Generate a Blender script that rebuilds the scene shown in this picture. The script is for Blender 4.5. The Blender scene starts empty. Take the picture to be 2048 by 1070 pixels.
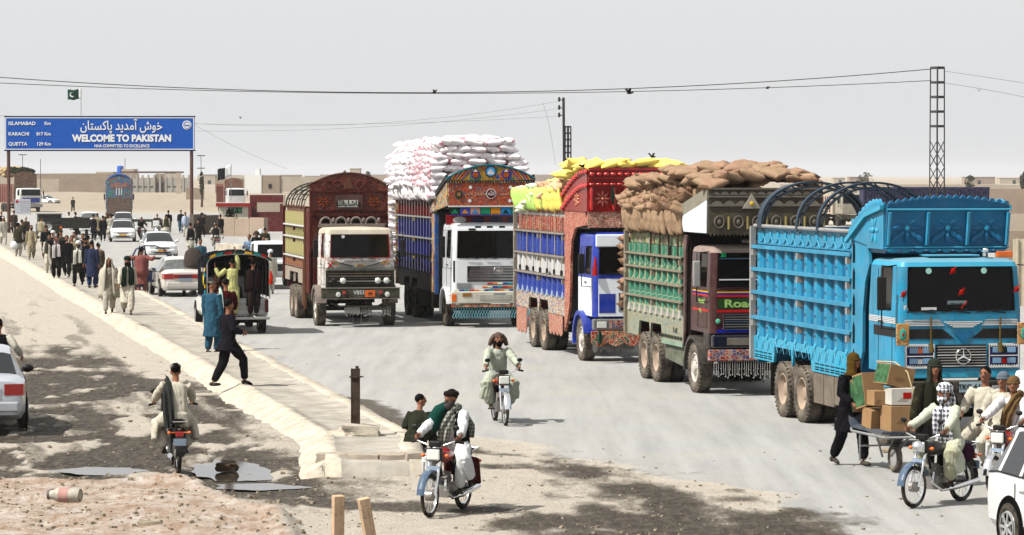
import bpy, math, random
import numpy as np
from mathutils import Vector, Matrix, noise
from math import sin, cos, pi, radians as R
rnd = random.Random(7)
SC = bpy.context.scene
COL = SC.collection

# ------------------------------------------------------------------ camera, world, sun, exposure
CAM_H = 4.5; FPX = 6000.0; PITCH = math.atan(185 / 6000.0)
cam_d = bpy.data.cameras.new('camera'); cam = bpy.data.objects.new('camera', cam_d); COL.objects.link(cam)
cam_d.sensor_width = 36; cam_d.lens = 36 * FPX / 2048; cam_d.clip_start = 0.5; cam_d.clip_end = 9000
cam.location = (0, 0, CAM_H); cam.rotation_euler = (pi / 2 - PITCH, 0, 0)
SC.camera = cam
SUN_EL = 51.0; SUN_V = Vector((-0.89, -0.45, 0)).normalized()      # towards the sun, on the ground
sun_dir = Vector((SUN_V.x * cos(R(SUN_EL)), SUN_V.y * cos(R(SUN_EL)), sin(R(SUN_EL))))
sd = bpy.data.lights.new('sun', 'SUN'); sun = bpy.data.objects.new('sun', sd); COL.objects.link(sun)
sd.energy = 5.0; sd.angle = R(0.53); sd.color = (1.0, 0.955, 0.88)
sun.rotation_euler = sun_dir.to_track_quat('Z', 'Y').to_euler()
W = bpy.data.worlds.new('World'); SC.world = W; W.use_nodes = True
nt = W.node_tree; bg = nt.nodes['Background']
sky = nt.nodes.new('ShaderNodeTexSky'); sky.sky_type = 'NISHITA'; sky.sun_disc = False
sky.sun_elevation = R(SUN_EL); sky.sun_rotation = math.atan2(SUN_V.x, SUN_V.y); sky.dust_density = 6.0; sky.air_density = 1.0; sky.ozone_density = 1.0
hs = nt.nodes.new('ShaderNodeHueSaturation'); hs.inputs['Saturation'].default_value = 0.22
mx = nt.nodes.new('ShaderNodeMix'); mx.data_type = 'RGBA'; mx.inputs[0].default_value = 0.8
mx.inputs[7].default_value = (3.62, 3.66, 3.72, 1)
nt.links.new(sky.outputs[0], hs.inputs['Color']); nt.links.new(hs.outputs[0], mx.inputs[6]); nt.links.new(mx.outputs[2], bg.inputs['Color'])
bg.inputs['Strength'].default_value = 0.136
SC.view_settings.view_transform = 'Standard'; SC.view_settings.look = 'None'
SC.view_settings.exposure = 0.85; SC.view_settings.gamma = 1.0; SC.view_settings.use_curve_mapping = False
SC.cycles.max_bounces = 5; SC.cycles.diffuse_bounces = 2; SC.cycles.glossy_bounces = 3; SC.cycles.transmission_bounces = 4
SC.cycles.transparent_max_bounces = 12; SC.cycles.volume_bounces = 0

# ------------------------------------------------------------------ where a point of the photograph stands on the ground
def ray(px, py):
    x = (px - 1024) / FPX; u = (535 - py) / FPX; c, s = cos(PITCH), sin(PITCH)
    return x, c + u * s, -s + u * c
def G(px, py, z=0.0):
    r = ray(px, py); t = (z - CAM_H) / r[2]; return Vector((r[0] * t, r[1] * t, z))
def AT(px, py, Y):
    r = ray(px, py); t = Y / r[1]; return Vector((r[0] * t, Y, CAM_H + r[2] * t))

# ------------------------------------------------------------------ materials
def lin(c):
    return tuple(((v / 255) / 12.92 if v / 255 <= .04045 else ((v / 255 + .055) / 1.055) ** 2.4) for v in c)
MATS = {}
def _n(nt, t, **k):
    n = nt.nodes.new('ShaderNode' + t)
    for a, b in k.items(): setattr(n, a, b)
    return n
def _mix(nt, fac, a, b, blend='MIX'):
    m = _n(nt, 'Mix', data_type='RGBA', blend_type=blend)
    for i, v in ((0, fac), (6, a), (7, b)):
        if isinstance(v, (int, float)): m.inputs[i].default_value = v
        elif isinstance(v, (tuple, list)): m.inputs[i].default_value = (v[0], v[1], v[2], 1)
        else: nt.links.new(v, m.inputs[i])
    return m.outputs[2]
def _ramp(nt, v, p0, p1, c0=(0, 0, 0), c1=(1, 1, 1)):
    r = _n(nt, 'ValToRGB'); e = r.color_ramp.elements
    e[0].position = p0; e[1].position = p1; e[0].color = (*c0, 1); e[1].color = (*c1, 1)
    nt.links.new(v, r.inputs[0]); return r.outputs[0]
def _noise(nt, co, scale, detail=4, rough=.55):
    n = _n(nt, 'TexNoise'); n.inputs['Scale'].default_value = scale; n.inputs['Detail'].default_value = detail; n.inputs['Roughness'].default_value = rough
    nt.links.new(co, n.inputs['Vector']); return n.outputs[0]
DUST = (0.25, 0.215, 0.17)
KA = .66      # paints are given as they look in the photograph's bright exposure; this brings them to albedo
def MT(name, rgb, rough=.6, metal=0, var=.18, vs=2.5, bump=.0, bs=60, dust=0., coat=0., emit=0, up=0., streak=0.):
    """plain coloured surface: slow colour variation, fine grain, dust patches; rgb is linear albedo"""
    if name in MATS: return MATS[name]
    if not metal: rgb = tuple(v ** 1.3 * KA for v in rgb)
    m = bpy.data.materials.new(name); m.use_nodes = True; nt = m.node_tree; b = nt.nodes['Principled BSDF']
    tc = _n(nt, 'TexCoord').outputs['Object']
    n1 = _noise(nt, tc, vs, 5, .6)
    col = _mix(nt, _ramp(nt, n1, .3, .7), tuple(v * (1 - var) for v in rgb), tuple(min(1, v * (1 + var)) for v in rgb))
    if streak:
        mp = _n(nt, 'Mapping'); mp.inputs['Scale'].default_value = (9, 9, .9); nt.links.new(tc, mp.inputs[0])
        n3 = _noise(nt, mp.outputs[0], 2.2, 4, .7)
        col = _mix(nt, _mul(nt, _ramp(nt, n3, .5, .72), streak), col, (.06, .042, .03))
        n4 = _noise(nt, tc, 22, 3, .7); col = _mix(nt, _mul(nt, _ramp(nt, n4, .63, .67), min(1, streak * 1.6)), col, (.07, .04, .026))
    if dust or up:
        n2 = _noise(nt, tc, 4.5, 6, .7)
        f = _mul(nt, _ramp(nt, n2, .38, .75), dust) if dust else None
        if up:
            g = _n(nt, 'NewGeometry'); sx = _n(nt, 'SeparateXYZ'); nt.links.new(g.outputs['Normal'], sx.inputs[0])
            u = _mul(nt, _ramp(nt, sx.outputs[2], .25, .95), up)
            if f is not None:
                a = _n(nt, 'Math', operation='MAXIMUM'); nt.links.new(f, a.inputs[0]); nt.links.new(u, a.inputs[1]); f = a.outputs[0]
            else: f = u
        col = _mix(nt, f, col, DUST)
    nt.links.new(col, b.inputs['Base Color'])
    b.inputs['Roughness'].default_value = rough; b.inputs['Metallic'].default_value = metal; b.inputs['Specular IOR Level'].default_value = .5 if rough < .28 else .18 if rough < .6 else .04
    if coat: b.inputs['Coat Weight'].default_value = coat; b.inputs['Coat Roughness'].default_value = .12
    if bump:
        bp = _n(nt, 'Bump'); bp.inputs['Strength'].default_value = bump; bp.inputs['Distance'].default_value = .01
        nt.links.new(_noise(nt, tc, bs, 4, .6), bp.inputs['Height']); nt.links.new(bp.outputs[0], b.inputs['Normal'])
    MATS[name] = m; return m
def _mul(nt, v, k):
    a = _n(nt, 'Math', operation='MULTIPLY'); nt.links.new(v, a.inputs[0])
    if isinstance(k, (int, float)): a.inputs[1].default_value = k
    else: nt.links.new(k, a.inputs[1])
    return a.outputs[0]
def ART(name, cols, scale=9., dust=.3, lines=(.45, .36, .22), lw=.06, rough=.55, stretch=(1, 1, 1)):
    """hand painted truck art: cells of flat colours from a palette with thin outlines and worn dusty patches"""
    if name in MATS: return MATS[name]
    scale *= 1.6; lw *= .8
    m = bpy.data.materials.new(name); m.use_nodes = True; nt = m.node_tree; b = nt.nodes['Principled BSDF']
    tc = _n(nt, 'TexCoord').outputs['Object']
    mp = _n(nt, 'Mapping'); mp.inputs['Scale'].default_value = stretch; nt.links.new(tc, mp.inputs[0])
    v = _n(nt, 'TexVoronoi'); v.inputs['Scale'].default_value = scale; v.inputs['Randomness'].default_value = .75; nt.links.new(mp.outputs[0], v.inputs['Vector'])
    sp = _n(nt, 'SeparateColor'); nt.links.new(v.outputs['Color'], sp.inputs[0])
    r = _n(nt, 'ValToRGB'); r.color_ramp.interpolation = 'CONSTANT'; e = r.color_ramp.elements
    for i, c in enumerate(cols):
        if i < 2: el = e[i]; el.position = i / len(cols)
        else: el = e.new(i / len(cols))
        el.color = (*[v ** 1.3 * KA for v in c], 1)
    nt.links.new(sp.outputs[0], r.inputs[0])
    v2 = _n(nt, 'TexVoronoi', feature='DISTANCE_TO_EDGE'); v2.inputs['Scale'].default_value = scale; v2.inputs['Randomness'].default_value = .75; nt.links.new(mp.outputs[0], v2.inputs['Vector'])
    col = _mix(nt, _ramp(nt, v2.outputs[0], lw * .5, lw), lines, r.outputs[0])
    n = _noise(nt, tc, 5, 6, .7); col = _mix(nt, _mul(nt, _ramp(nt, _noise(nt, tc, 13, 4, .75), .52, .66), .75), col, (.045, .03, .022))
    col = _mix(nt, _mul(nt, _ramp(nt, n, .4, .75), dust), col, DUST)
    nt.links.new(col, b.inputs['Base Color']); b.inputs['Roughness'].default_value = rough; b.inputs['Specular IOR Level'].default_value = .12
    MATS[name] = m; return m
def GLASS(name, tint=.3, rgb=(.55, .65, .68)):
    if name in MATS: return MATS[name]
    m = bpy.data.materials.new(name); m.use_nodes = True; nt = m.node_tree; nt.nodes.remove(nt.nodes['Principled BSDF'])
    o = nt.nodes['Material Output']; t = _n(nt, 'BsdfTransparent'); t.inputs[0].default_value = (*[v * tint for v in rgb], 1)
    g = _n(nt, 'BsdfGlossy'); g.inputs['Roughness'].default_value = .04; g.inputs['Color'].default_value = (.9, .95, 1, 1)
    d = _n(nt, 'BsdfDiffuse'); d.inputs[0].default_value = (*DUST, 1)
    fr = _n(nt, 'Fresnel'); fr.inputs[0].default_value = 1.22
    s = _n(nt, 'MixShader'); nt.links.new(fr.outputs[0], s.inputs[0]); nt.links.new(t.outputs[0], s.inputs[1]); nt.links.new(g.outputs[0], s.inputs[2])
    s2 = _n(nt, 'MixShader'); tc = _n(nt, 'TexCoord').outputs['Object']
    nt.links.new(_mul(nt, _ramp(nt, _noise(nt, tc, 3, 5, .7), .35, .8), .015), s2.inputs[0]); nt.links.new(s.outputs[0], s2.inputs[1]); nt.links.new(d.outputs[0], s2.inputs[2])
    nt.links.new(s2.outputs[0], o.inputs['Surface']); MATS[name] = m; return m

# ------------------------------------------------------------------ mesh building
class MB:
    def __init__(s, M=None): s.v = []; s.f = []; s.mi = []; s.m = 0; s.M = M
    def add(s, vs, fs):
        o = len(s.v)
        s.v += [tuple(s.M @ Vector(p)) for p in vs] if s.M is not None else [tuple(p) for p in vs]
        s.f += [tuple(i + o for i in f) for f in fs]; s.mi += [s.m] * len(fs); return s
    def bx(s, x0, y0, z0, x1, y1, z1):
        return s.add([(x0, y0, z0), (x1, y0, z0), (x1, y1, z0), (x0, y1, z0), (x0, y0, z1), (x1, y0, z1), (x1, y1, z1), (x0, y1, z1)],
                     [(0, 3, 2, 1), (4, 5, 6, 7), (0, 1, 5, 4), (1, 2, 6, 5), (2, 3, 7, 6), (3, 0, 4, 7)])
    def bxc(s, c, d, rot=None):
        x, y, z = d[0] / 2, d[1] / 2, d[2] / 2
        P = [Vector(p) for p in ((-x, -y, -z), (x, -y, -z), (x, y, -z), (-x, y, -z), (-x, -y, z), (x, -y, z), (x, y, z), (-x, y, z))]
        if rot is not None: P = [rot @ p for p in P]
        return s.add([p + Vector(c) for p in P], [(0, 3, 2, 1), (4, 5, 6, 7), (0, 1, 5, 4), (1, 2, 6, 5), (2, 3, 7, 6), (3, 0, 4, 7)])
    def rings(s, rs, cap=True, close=True):
        n = len(rs[0]); vs = [p for r in rs for p in r]; fs = []
        for i in range(len(rs) - 1):
            for j in range(n if close else n - 1):
                k = (j + 1) % n; fs.append((i * n + j, i * n + k, (i + 1) * n + k, (i + 1) * n + j))
        if cap: fs.append(tuple(range(n - 1, -1, -1))); fs.append(tuple((len(rs) - 1) * n + j for j in range(n)))
        return s.add(vs, fs)
    def tube(s, pts, r, seg=8, cap=True, flat=1.0, up=None):
        pts = [Vector(p) for p in pts]; n = len(pts); rr = r if isinstance(r, (list, tuple)) else [r] * n
        rs = []; prev = None
        for i, p in enumerate(pts):
            d = (pts[min(i + 1, n - 1)] - pts[max(i - 1, 0)])
            if d.length < 1e-9: d = Vector((0, 0, 1))
            d.normalize()
            if prev is None:
                a = Vector(up) if up else (Vector((0, 0, 1)) if abs(d.z) < .9 else Vector((0, 1, 0)))
                a = (a - d * a.dot(d)).normalized()
            else: a = (prev - d * prev.dot(d)).normalized()
            prev = a; b = d.cross(a)
            rs.append([p + (b * cos(t) + a * sin(t) * flat) * rr[i] for t in (2 * pi * k / seg for k in range(seg))])
        return s.rings(rs, cap)
    def lathe(s, prof, c=(0, 0, 0), axis='z', seg=24, cap=True):
        c = Vector(c); rs = []
        for r, h in prof:
            ring = []
            for k in range(seg):
                t = 2 * pi * k / seg; a, b = r * cos(t), r * sin(t)
                ring.append(c + Vector({'z': (a, b, h), 'x': (h, a, b), 'y': (b, h, a)}[axis]))
            rs.append(ring)
        return s.rings(rs, cap)
    def prism(s, poly, axis, d0, d1):
        """poly: 2D points; axis x: (y,z) polygon, y: (x,z), z: (x,y)"""
        P = lambda a, b, d: {'x': (d, a, b), 'y': (a, d, b), 'z': (a, b, d)}[axis]
        n = len(poly); vs = [P(a, b, d0) for a, b in poly] + [P(a, b, d1) for a, b in poly]
        fs = [tuple(range(n - 1, -1, -1)), tuple(range(n, 2 * n))] + [(i, (i + 1) % n, n + (i + 1) % n, n + i) for i in range(n)]
        return s.add(vs, fs)
    def ell(s, c, r, seg=12, rin=7, M=None):
        vs = []; fs = []; c = Vector(c); r = (r, r, r) if isinstance(r, (int, float)) else r
        for i in range(1, rin):
            a = pi * i / rin
            for k in range(seg):
                t = 2 * pi * k / seg; p = Vector((r[0] * sin(a) * cos(t), r[1] * sin(a) * sin(t), r[2] * cos(a)))
                if M is not None: p = M @ p
                vs.append(c + p)
        for i in range(rin - 2):
            for k in range(seg): fs.append((i * seg + k, (i + 1) * seg + k, (i + 1) * seg + (k + 1) % seg, i * seg + (k + 1) % seg))
        t = Vector((0, 0, r[2])); 
        if M is not None: t = M @ t
        vs += [c + t, c - t]; T = len(vs) - 2
        for k in range(seg):
            fs.append((T, k, (k + 1) % seg)); o = (rin - 2) * seg; fs.append((T + 1, o + (k + 1) % seg, o + k))
        return s.add(vs, fs)
    def mesh(s, name, mats, smooth=None, fixn=True):
        me = bpy.data.meshes.new(name); me.from_pydata(s.v, [], s.f); 
        for m in (mats if isinstance(mats, (list, tuple)) else [mats]): me.materials.append(m)
        me.polygons.foreach_set('material_index', s.mi)
        if fixn:
            import bmesh
            bm = bmesh.new(); bm.from_mesh(me); bmesh.ops.recalc_face_normals(bm, faces=bm.faces); bm.to_mesh(me); bm.free()
        if smooth is not None:
            me.shade_smooth()
            if smooth > 0: me.set_sharp_from_angle(angle=R(smooth))
        me.update(); return me
    def build(s, name, mats, parent=None, smooth=None, bevel=0, **k):
        return O(name, s.mesh(name, mats, smooth), parent, bevel=bevel, **k)
def O(name, data, parent=None, loc=None, rz=None, rot=None, scale=None, bevel=0, **props):
    o = bpy.data.objects.new(name, data); COL.objects.link(o)
    if parent is not None: o.parent = parent
    if loc is not None: o.location = loc
    if rz is not None: o.rotation_euler = (0, 0, rz)
    if rot is not None: o.rotation_euler = rot
    if scale is not None: o.scale = scale if isinstance(scale, (tuple, list)) else (scale,) * 3
    if bevel:
        b = o.modifiers.new('edge', 'BEVEL'); b.width = bevel; b.segments = 2; b.limit_method = 'ANGLE'; b.angle_limit = R(40)
    for a, b in props.items(): o[a] = b
    return o
def thing(name, label, cat, loc=(0, 0, 0), rz=0, group=None, scale=None):
    o = O(name, None, loc=loc, rz=rz, scale=scale, label=label, category=cat); o.empty_display_size = .1
    if group: o['group'] = group
    return o
def tag(o, label, cat, group=None):
    o['label'] = label; o['category'] = cat
    if group: o['group'] = group
    return o
def dup(root, loc, rz, label=None, scale=None):
    r = root.copy(); COL.objects.link(r); r.location = loc; r.rotation_euler = (0, 0, rz)
    if label: r['label'] = label
    if scale: r.scale = (scale,) * 3
    for ch in list(root.children):
        c = ch.copy(); COL.objects.link(c); c.parent = r
        for g in list(ch.children):
            d = g.copy(); COL.objects.link(d); d.parent = c
    return r
TXT = {}
def text(s, size, mat, parent, loc, rot, name='lettering', ex=.004, wide=1.0, bold=0.0, align='CENTER'):
    key = (s, mat.name, ex, bold, align)
    if key not in TXT:
        c = bpy.data.curves.new(name, 'FONT'); c.body = s; c.size = 1; c.align_x = align; c.align_y = 'CENTER'; c.extrude = ex / max(size, .01); c.offset = bold; c.resolution_u = 3
        t = bpy.data.objects.new('t', c); COL.objects.link(t); dg = bpy.context.evaluated_depsgraph_get()
        me = bpy.data.meshes.new_from_object(t.evaluated_get(dg)); me.name = name; me.materials.clear(); me.materials.append(mat)
        bpy.data.objects.remove(t); bpy.data.curves.remove(c); TXT[key] = me
    return O(name, TXT[key], parent, loc=loc, rot=rot, scale=(size * wide, size, size))
FRONT = (pi / 2, 0, 0)          # text readable from -y
LEFT = (pi / 2, 0, -pi / 2)     # text readable from -x
# ------------------------------------------------------------------ ground sheet with its relief, wheel tracks, wet mud
RD = Vector((-0.192, 0.981, 0)).normalized(); RX = Vector((RD.y, -RD.x, 0)); TH = math.atan2(0.192, 0.981)   # the road runs along RD
def fbm(x, y, s, oc=4, seed=0):
    """numpy value noise"""
    out = np.zeros_like(x); amp = .5; fr = 1.0 / s
    for o in range(oc):
        X = x * fr; Y = y * fr; xi = np.floor(X).astype(np.int64); yi = np.floor(Y).astype(np.int64); fx = X - xi; fy = Y - yi
        fx = fx * fx * (3 - 2 * fx); fy = fy * fy * (3 - 2 * fy)
        def h(a, b):
            n = (a * 374761393 + b * 668265263 + (seed + o) * 1274126177) & 0x7fffffff
            n = ((n ^ (n >> 13)) * 1274126177) & 0x7fffffff
            return ((n ^ (n >> 16)) & 0xffff) / 65535.0
        out += amp * ((h(xi, yi) * (1 - fx) + h(xi + 1, yi) * fx) * (1 - fy) + (h(xi, yi + 1) * (1 - fx) + h(xi + 1, yi + 1) * fx) * fy)
        amp *= .5; fr *= 2.03
    return out
def pdist(x, y, poly):
    """signed distance (positive inside) to a polygon given in ground metres"""
    d = np.full(x.shape, 1e9); ins = np.zeros(x.shape, bool); n = len(poly)
    for i in range(n):
        x0, y0 = poly[i][0], poly[i][1]; x1, y1 = poly[(i + 1) % n][0], poly[(i + 1) % n][1]
        dx, dy = x1 - x0, y1 - y0; t = np.clip(((x - x0) * dx + (y - y0) * dy) / (dx * dx + dy * dy + 1e-12), 0, 1)
        d = np.minimum(d, np.hypot(x - x0 - t * dx, y - y0 - t * dy))
        c = ((y0 > y) != (y1 > y)) & (x < (x1 - x0) * (y - y0) / (y1 - y0 + 1e-12) + x0); ins ^= c
    return np.where(ins, d, -d)
def GP(*pts): return [tuple(G(px, py)[:2]) for px, py in pts]
def ss(a, b, x): t = np.clip((x - a) / (b - a), 0, 1); return t * t * (3 - 2 * t)
ys = np.concatenate([np.linspace(-40, 30, 16, endpoint=False), 30 * (130 / 30) ** (np.linspace(0, 1, 470, endpoint=False)), 130 * (6500 / 130) ** (np.linspace(0, 1, 120))])
us = np.concatenate([np.linspace(-14, -1.25, 26, endpoint=False), np.linspace(-1.25, 1.25, 400, endpoint=False), np.linspace(1.25, 14, 26)])
YY, UU = np.meshgrid(ys, us, indexing='ij')
XX = UU * (np.maximum(YY, 30) * 0.178 + .3)
# the concrete island: its lateral extent measured across the road (left of the carriageway)
SE = G(824, 884); SN = RX
LAT = (XX - SE.x) * RX.x + (YY - SE.y) * RX.y          # 0 at the island's road-side edge, negative to the left
ALO = (XX - SE.x) * RD.x + (YY - SE.y) * RD.y
wob = (fbm(XX, YY, 2.5, 3, 5) - .47)
road = ss(-.15, .25, LAT + wob * .8) * ss(-.5, .7, pdist(XX, YY, GP((780, 850), (840, 872), (1000, 893), (1180, 918), (1420, 972), (1700, 1050), (1850, 1130), (2600, 1400), (6000, 1400), (5000, 360), (-1500, 360))) + wob * 2.5)
road *= LAT < 60
far_road = pdist(XX, YY, GP((-900, 470), (420, 452), (440, 413), (200, 408), (-900, 402)))
road = np.maximum(road, ss(-2, 3, far_road + wob * 4))
road *= 1 - ss(330, 380, YY)
mud_px = [(-200, 720), (130, 715), (120, 690), (160, 735), (300, 750), (420, 800), (470, 880), (560, 900), (640, 960), (620, 1000), (460, 985), (400, 962), (-200, 962)]
rut = fbm(LAT + 90, ALO * .09, .42, 3, 41) - .44; d1 = pdist(XX, YY, GP(*mud_px)) + rut * 2.4; n1 = .5 * fbm(XX, YY, 1.1, 5, 11) + .5 * fbm(LAT + 200, ALO * .22 + 50, .6, 5, 12) - .47; n2 = fbm(XX, YY * .45, .55, 4, 23) - .47
mud = ss(-1.1, 1.7, d1 + 1.0 + n1 * 3.0) * (1 - .85 * ss(.05, .2, n2 + .25 * ss(.0, 1, pdist(XX, YY, GP((330, 760), (400, 800), (380, 870), (200, 880), (150, 800)))) ))
d2 = pdist(XX, YY, GP((1000, 935), (1170, 912), (1290, 935), (1420, 985), (1600, 1030), (1760, 1065), (1900, 1120), (900, 1120), (1000, 1040), (1190, 1000)))
st = .92 * ss(-.9, 1.4, d2 + .15 + n1 * 3.6 + n2 * 3)
d3 = pdist(XX, YY, GP((660, 790), (760, 800), (850, 850), (1000, 905), (1180, 925), (1010, 915), (900, 905), (820, 870), (740, 850)))
st = np.maximum(st, .8 * ss(-.1, .3, d3 + n1 * 1.2))
d4 = pdist(XX, YY, GP((380, 990), (560, 985), (900, 1005), (1080, 1018), (1040, 1032), (840, 1030), (560, 1010)))
st = np.maximum(st, .85 * ss(-.1, .35, d4 + n1 * 1.6))
tr = np.abs(((LAT + 7.2 + .4 * np.sin(ALO * .05)) % 2.1) - 1.05)
mound_d = pdist(XX, YY, GP((-400, 972), (150, 976), (330, 968), (420, 974), (500, 1010), (600, 1040), (640, 1120), (-400, 1160)))
mound = ss(.0, .55, mound_d + n1 * .5)
Z = (fbm(XX, YY, 14, 3, 2) - .45) * .06 * (1 - road) * ss(30, 60, YY)
Z += mound * (.08 + .16 * (fbm(XX, YY, .8, 5, 31) - .3)) + ss(0, .25, mound_d) * (1 - ss(.25, .6, mound_d)) * .10
Z += -.05 * mud + .05 * mud * fbm(XX, YY, .35, 3, 7) - .02 * mud
Z += (1 - road) * (1 - mound) * ss(200, 30, YY) * .035 * (fbm(XX, YY, .45, 4, 3) - .45)
pud = [GP((110, 935), (170, 927), (260, 929), (285, 936), (240, 944), (150, 943)), GP((385, 925), (430, 915), (500, 918), (540, 936), (535, 952), (450, 954), (395, 946)), GP((430, 962), (540, 960), (610, 968), (520, 974), (440, 970))]
for P in pud: Z -= .06 * ss(-.35, .15, pdist(XX, YY, P) + n1 * .5)
# far berm, then the plain
Z += 1.1 * ss(430, 520, YY) * (1 - ss(560, 800, YY)) * (.6 + .8 * fbm(XX, YY * .2, 22, 4, 9)) * ss(-240, -60, -np.abs(XX) + 40)
Z += ss(600, 1400, YY) * .6
wall_near = ss(120, 300, YY)
trk_ = ss(.0, .22, rut + .06) * ss(-2.6, -3.6, LAT) * ss(150, 70, YY)
dark = np.maximum(np.maximum(mud, st), .62 * trk_ * (1 - mound))
nv = XX.size; H_, W_ = XX.shape
gm = bpy.data.meshes.new('ground'); idx = np.arange(nv).reshape(H_, W_)
q = np.stack([idx[:-1, :-1], idx[:-1, 1:], idx[1:, 1:], idx[1:, :-1]], -1).reshape(-1, 4)
gm.vertices.add(nv); gm.vertices.foreach_set('co', np.stack([XX, YY, Z], -1).astype(np.float32).ravel())
gm.loops.add(q.size); gm.loops.foreach_set('vertex_index', q.ravel().astype(np.int32))
gm.polygons.add(len(q)); gm.polygons.foreach_set('loop_start', (np.arange(len(q)) * 4).astype(np.int32)); gm.polygons.foreach_set('loop_total', np.full(len(q), 4, np.int32))
gm.update(); gm.validate()
ca = gm.color_attributes.new('zones', 'FLOAT_COLOR', 'POINT')
ca.data.foreach_set('color', np.stack([road, dark, mound, ss(280, 420, YY)], -1).astype(np.float32).ravel())
gm.shade_smooth()
def ground_mat():
    m = bpy.data.materials.new('desert ground'); m.use_nodes = True; nt = m.node_tree; b = nt.nodes['Principled BSDF']; L = nt.links.new
    tc = _n(nt, 'TexCoord').outputs['Object']; at = _n(nt, 'VertexColor', layer_name='zones')
    sp = _n(nt, 'SeparateColor'); L(at.outputs[0], sp.inputs[0]); al = at.outputs[1]
    big = _noise(nt, tc, .35, 6, .6); mid = _noise(nt, tc, 2.2, 7, .68); fine = _noise(nt, tc, 16, 6, .7); grit = _noise(nt, tc, 60, 3, .8)
    mq = _n(nt, 'Mapping'); mq.inputs['Scale'].default_value = (5.5, 2.0, 1); L(tc, mq.inputs[0]); pat = _noise(nt, mq.outputs[0], 1.3, 6, .75); spk = _noise(nt, mq.outputs[0], 5.5, 3, .8)
    dirt = _mix(nt, _ramp(nt, mid, .35, .68), (.250, .231, .202), (.165, .150, .127))
    dirt = _mix(nt, _mul(nt, _ramp(nt, pat, .47, .66), .65), dirt, (.165, .14, .105)); dirt = _mix(nt, _mul(nt, _ramp(nt, spk, .60, .68), .8), dirt, (.11, .09, .065)); dirt = _mix(nt, _mul(nt, _ramp(nt, spk, .40, .33), .6), dirt, (.42, .38, .32))
    dirt = _mix(nt, _mul(nt, _ramp(nt, fine, .5, .72), .4), dirt, (.20, .165, .125))
    mp = _n(nt, 'Mapping'); mp.inputs['Rotation'].default_value = (0, 0, -TH); mp.inputs['Scale'].default_value = (2.6, .16, 1); L(tc, mp.inputs[0])
    trk = _noise(nt, mp.outputs[0], 1.0, 5, .6)
    asp = _mix(nt, _ramp(nt, trk, .35, .7), (.250, .250, .243), (.190, .191, .187))
    asp = _mix(nt, _mul(nt, _ramp(nt, big, .42, .7), .6), asp, (.26, .245, .215))
    asp = _mix(nt, _mul(nt, _ramp(nt, pat, .54, .72), .35), asp, (.13, .13, .122)); asp = _mix(nt, _mul(nt, _ramp(nt, spk, .66, .70), .5), asp, (.10, .095, .085))
    asp = _mix(nt, _mul(nt, _ramp(nt, fine, .55, .75), .3), asp, (.19, .19, .185))
    vc = _n(nt, 'TexVoronoi', feature='DISTANCE_TO_EDGE'); vc.inputs['Scale'].default_value = .55; L(tc, vc.inputs['Vector'])
    def thr(v, lo, hi, amt=.5):
        a = _n(nt, 'Math', operation='ADD'); L(v, a.inputs[0]); s = _n(nt, 'Math', operation='MULTIPLY_ADD'); L(pat, s.inputs[0]); s.inputs[1].default_value = amt; s.inputs[2].default_value = -amt * .5
        L(s.outputs[0], a.inputs[1]); s2 = _n(nt, 'Math', operation='MULTIPLY_ADD'); L(fine, s2.inputs[0]); s2.inputs[1].default_value = amt * .6; s2.inputs[2].default_value = -amt * .3
        c = _n(nt, 'Math', operation='ADD'); L(a.outputs[0], c.inputs[0]); L(s2.outputs[0], c.inputs[1]); return _ramp(nt, c.outputs[0], lo, hi)
    dirt = _mix(nt, al, dirt, _mix(nt, _ramp(nt, big, .35, .65), (.20, .165, .125), (.255, .22, .175)))
    col = _mix(nt, thr(sp.outputs[0], .3, .7), dirt, asp)
    mc = _mix(nt, _ramp(nt, pat, .40, .62), (.022, .018, .014), (.088, .074, .057)); mc = _mix(nt, _mul(nt, _ramp(nt, spk, .58, .66), .5), mc, (.15, .135, .11)); mc = _mix(nt, _mul(nt, _ramp(nt, fine, .5, .66), .5), mc, (.012, .010, .007))
    md = thr(sp.outputs[1], .28, .80, 1.2)
    col = _mix(nt, md, col, mc)
    mo = _mix(nt, _ramp(nt, mid, .38, .62), (.38, .335, .295), (.25, .19, .145))
    mo = _mix(nt, _mul(nt, _ramp(nt, pat, .50, .62), .8), mo, (.20, .125, .075)); mo = _mix(nt, _mul(nt, _ramp(nt, fine, .5, .8), .5), mo, (.21, .15, .10))
    col = _mix(nt, thr(sp.outputs[2], .4, .6, .4), col, mo)
    L(col, b.inputs['Base Color'])
    rg = _n(nt, 'MapRange'); L(md, rg.inputs[0]); rg.inputs[3].default_value = .92; rg.inputs[4].default_value = .62; L(rg.outputs[0], b.inputs['Roughness'])
    b.inputs['Specular IOR Level'].default_value = .06
    hsum = _n(nt, 'Math', operation='MULTIPLY_ADD'); L(mid, hsum.inputs[0]); hsum.inputs[1].default_value = 2.2; L(fine, hsum.inputs[2])
    h2 = _n(nt, 'Math', operation='MULTIPLY_ADD'); L(grit, h2.inputs[0]); h2.inputs[1].default_value = .35; L(hsum.outputs[0], h2.inputs[2])
    iv = _n(nt, 'MapRange'); L(sp.outputs[0], iv.inputs[0]); iv.inputs[3].default_value = .9; iv.inputs[4].default_value = .28
    bp = _n(nt, 'Bump'); bp.inputs['Distance'].default_value = .05; L(iv.outputs[0], bp.inputs['Strength']); L(h2.outputs[0], bp.inputs['Height']); L(bp.outputs[0], b.inputs['Normal'])
    return m
gm.materials.append(ground_mat())
ground = O('ground', gm, kind='structure')
WATER = MT('muddy water', (.10, .085, .065), rough=.06, var=.1)
WATER.node_tree.nodes['Principled BSDF'].inputs['Specular IOR Level'].default_value = 1.0
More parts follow.
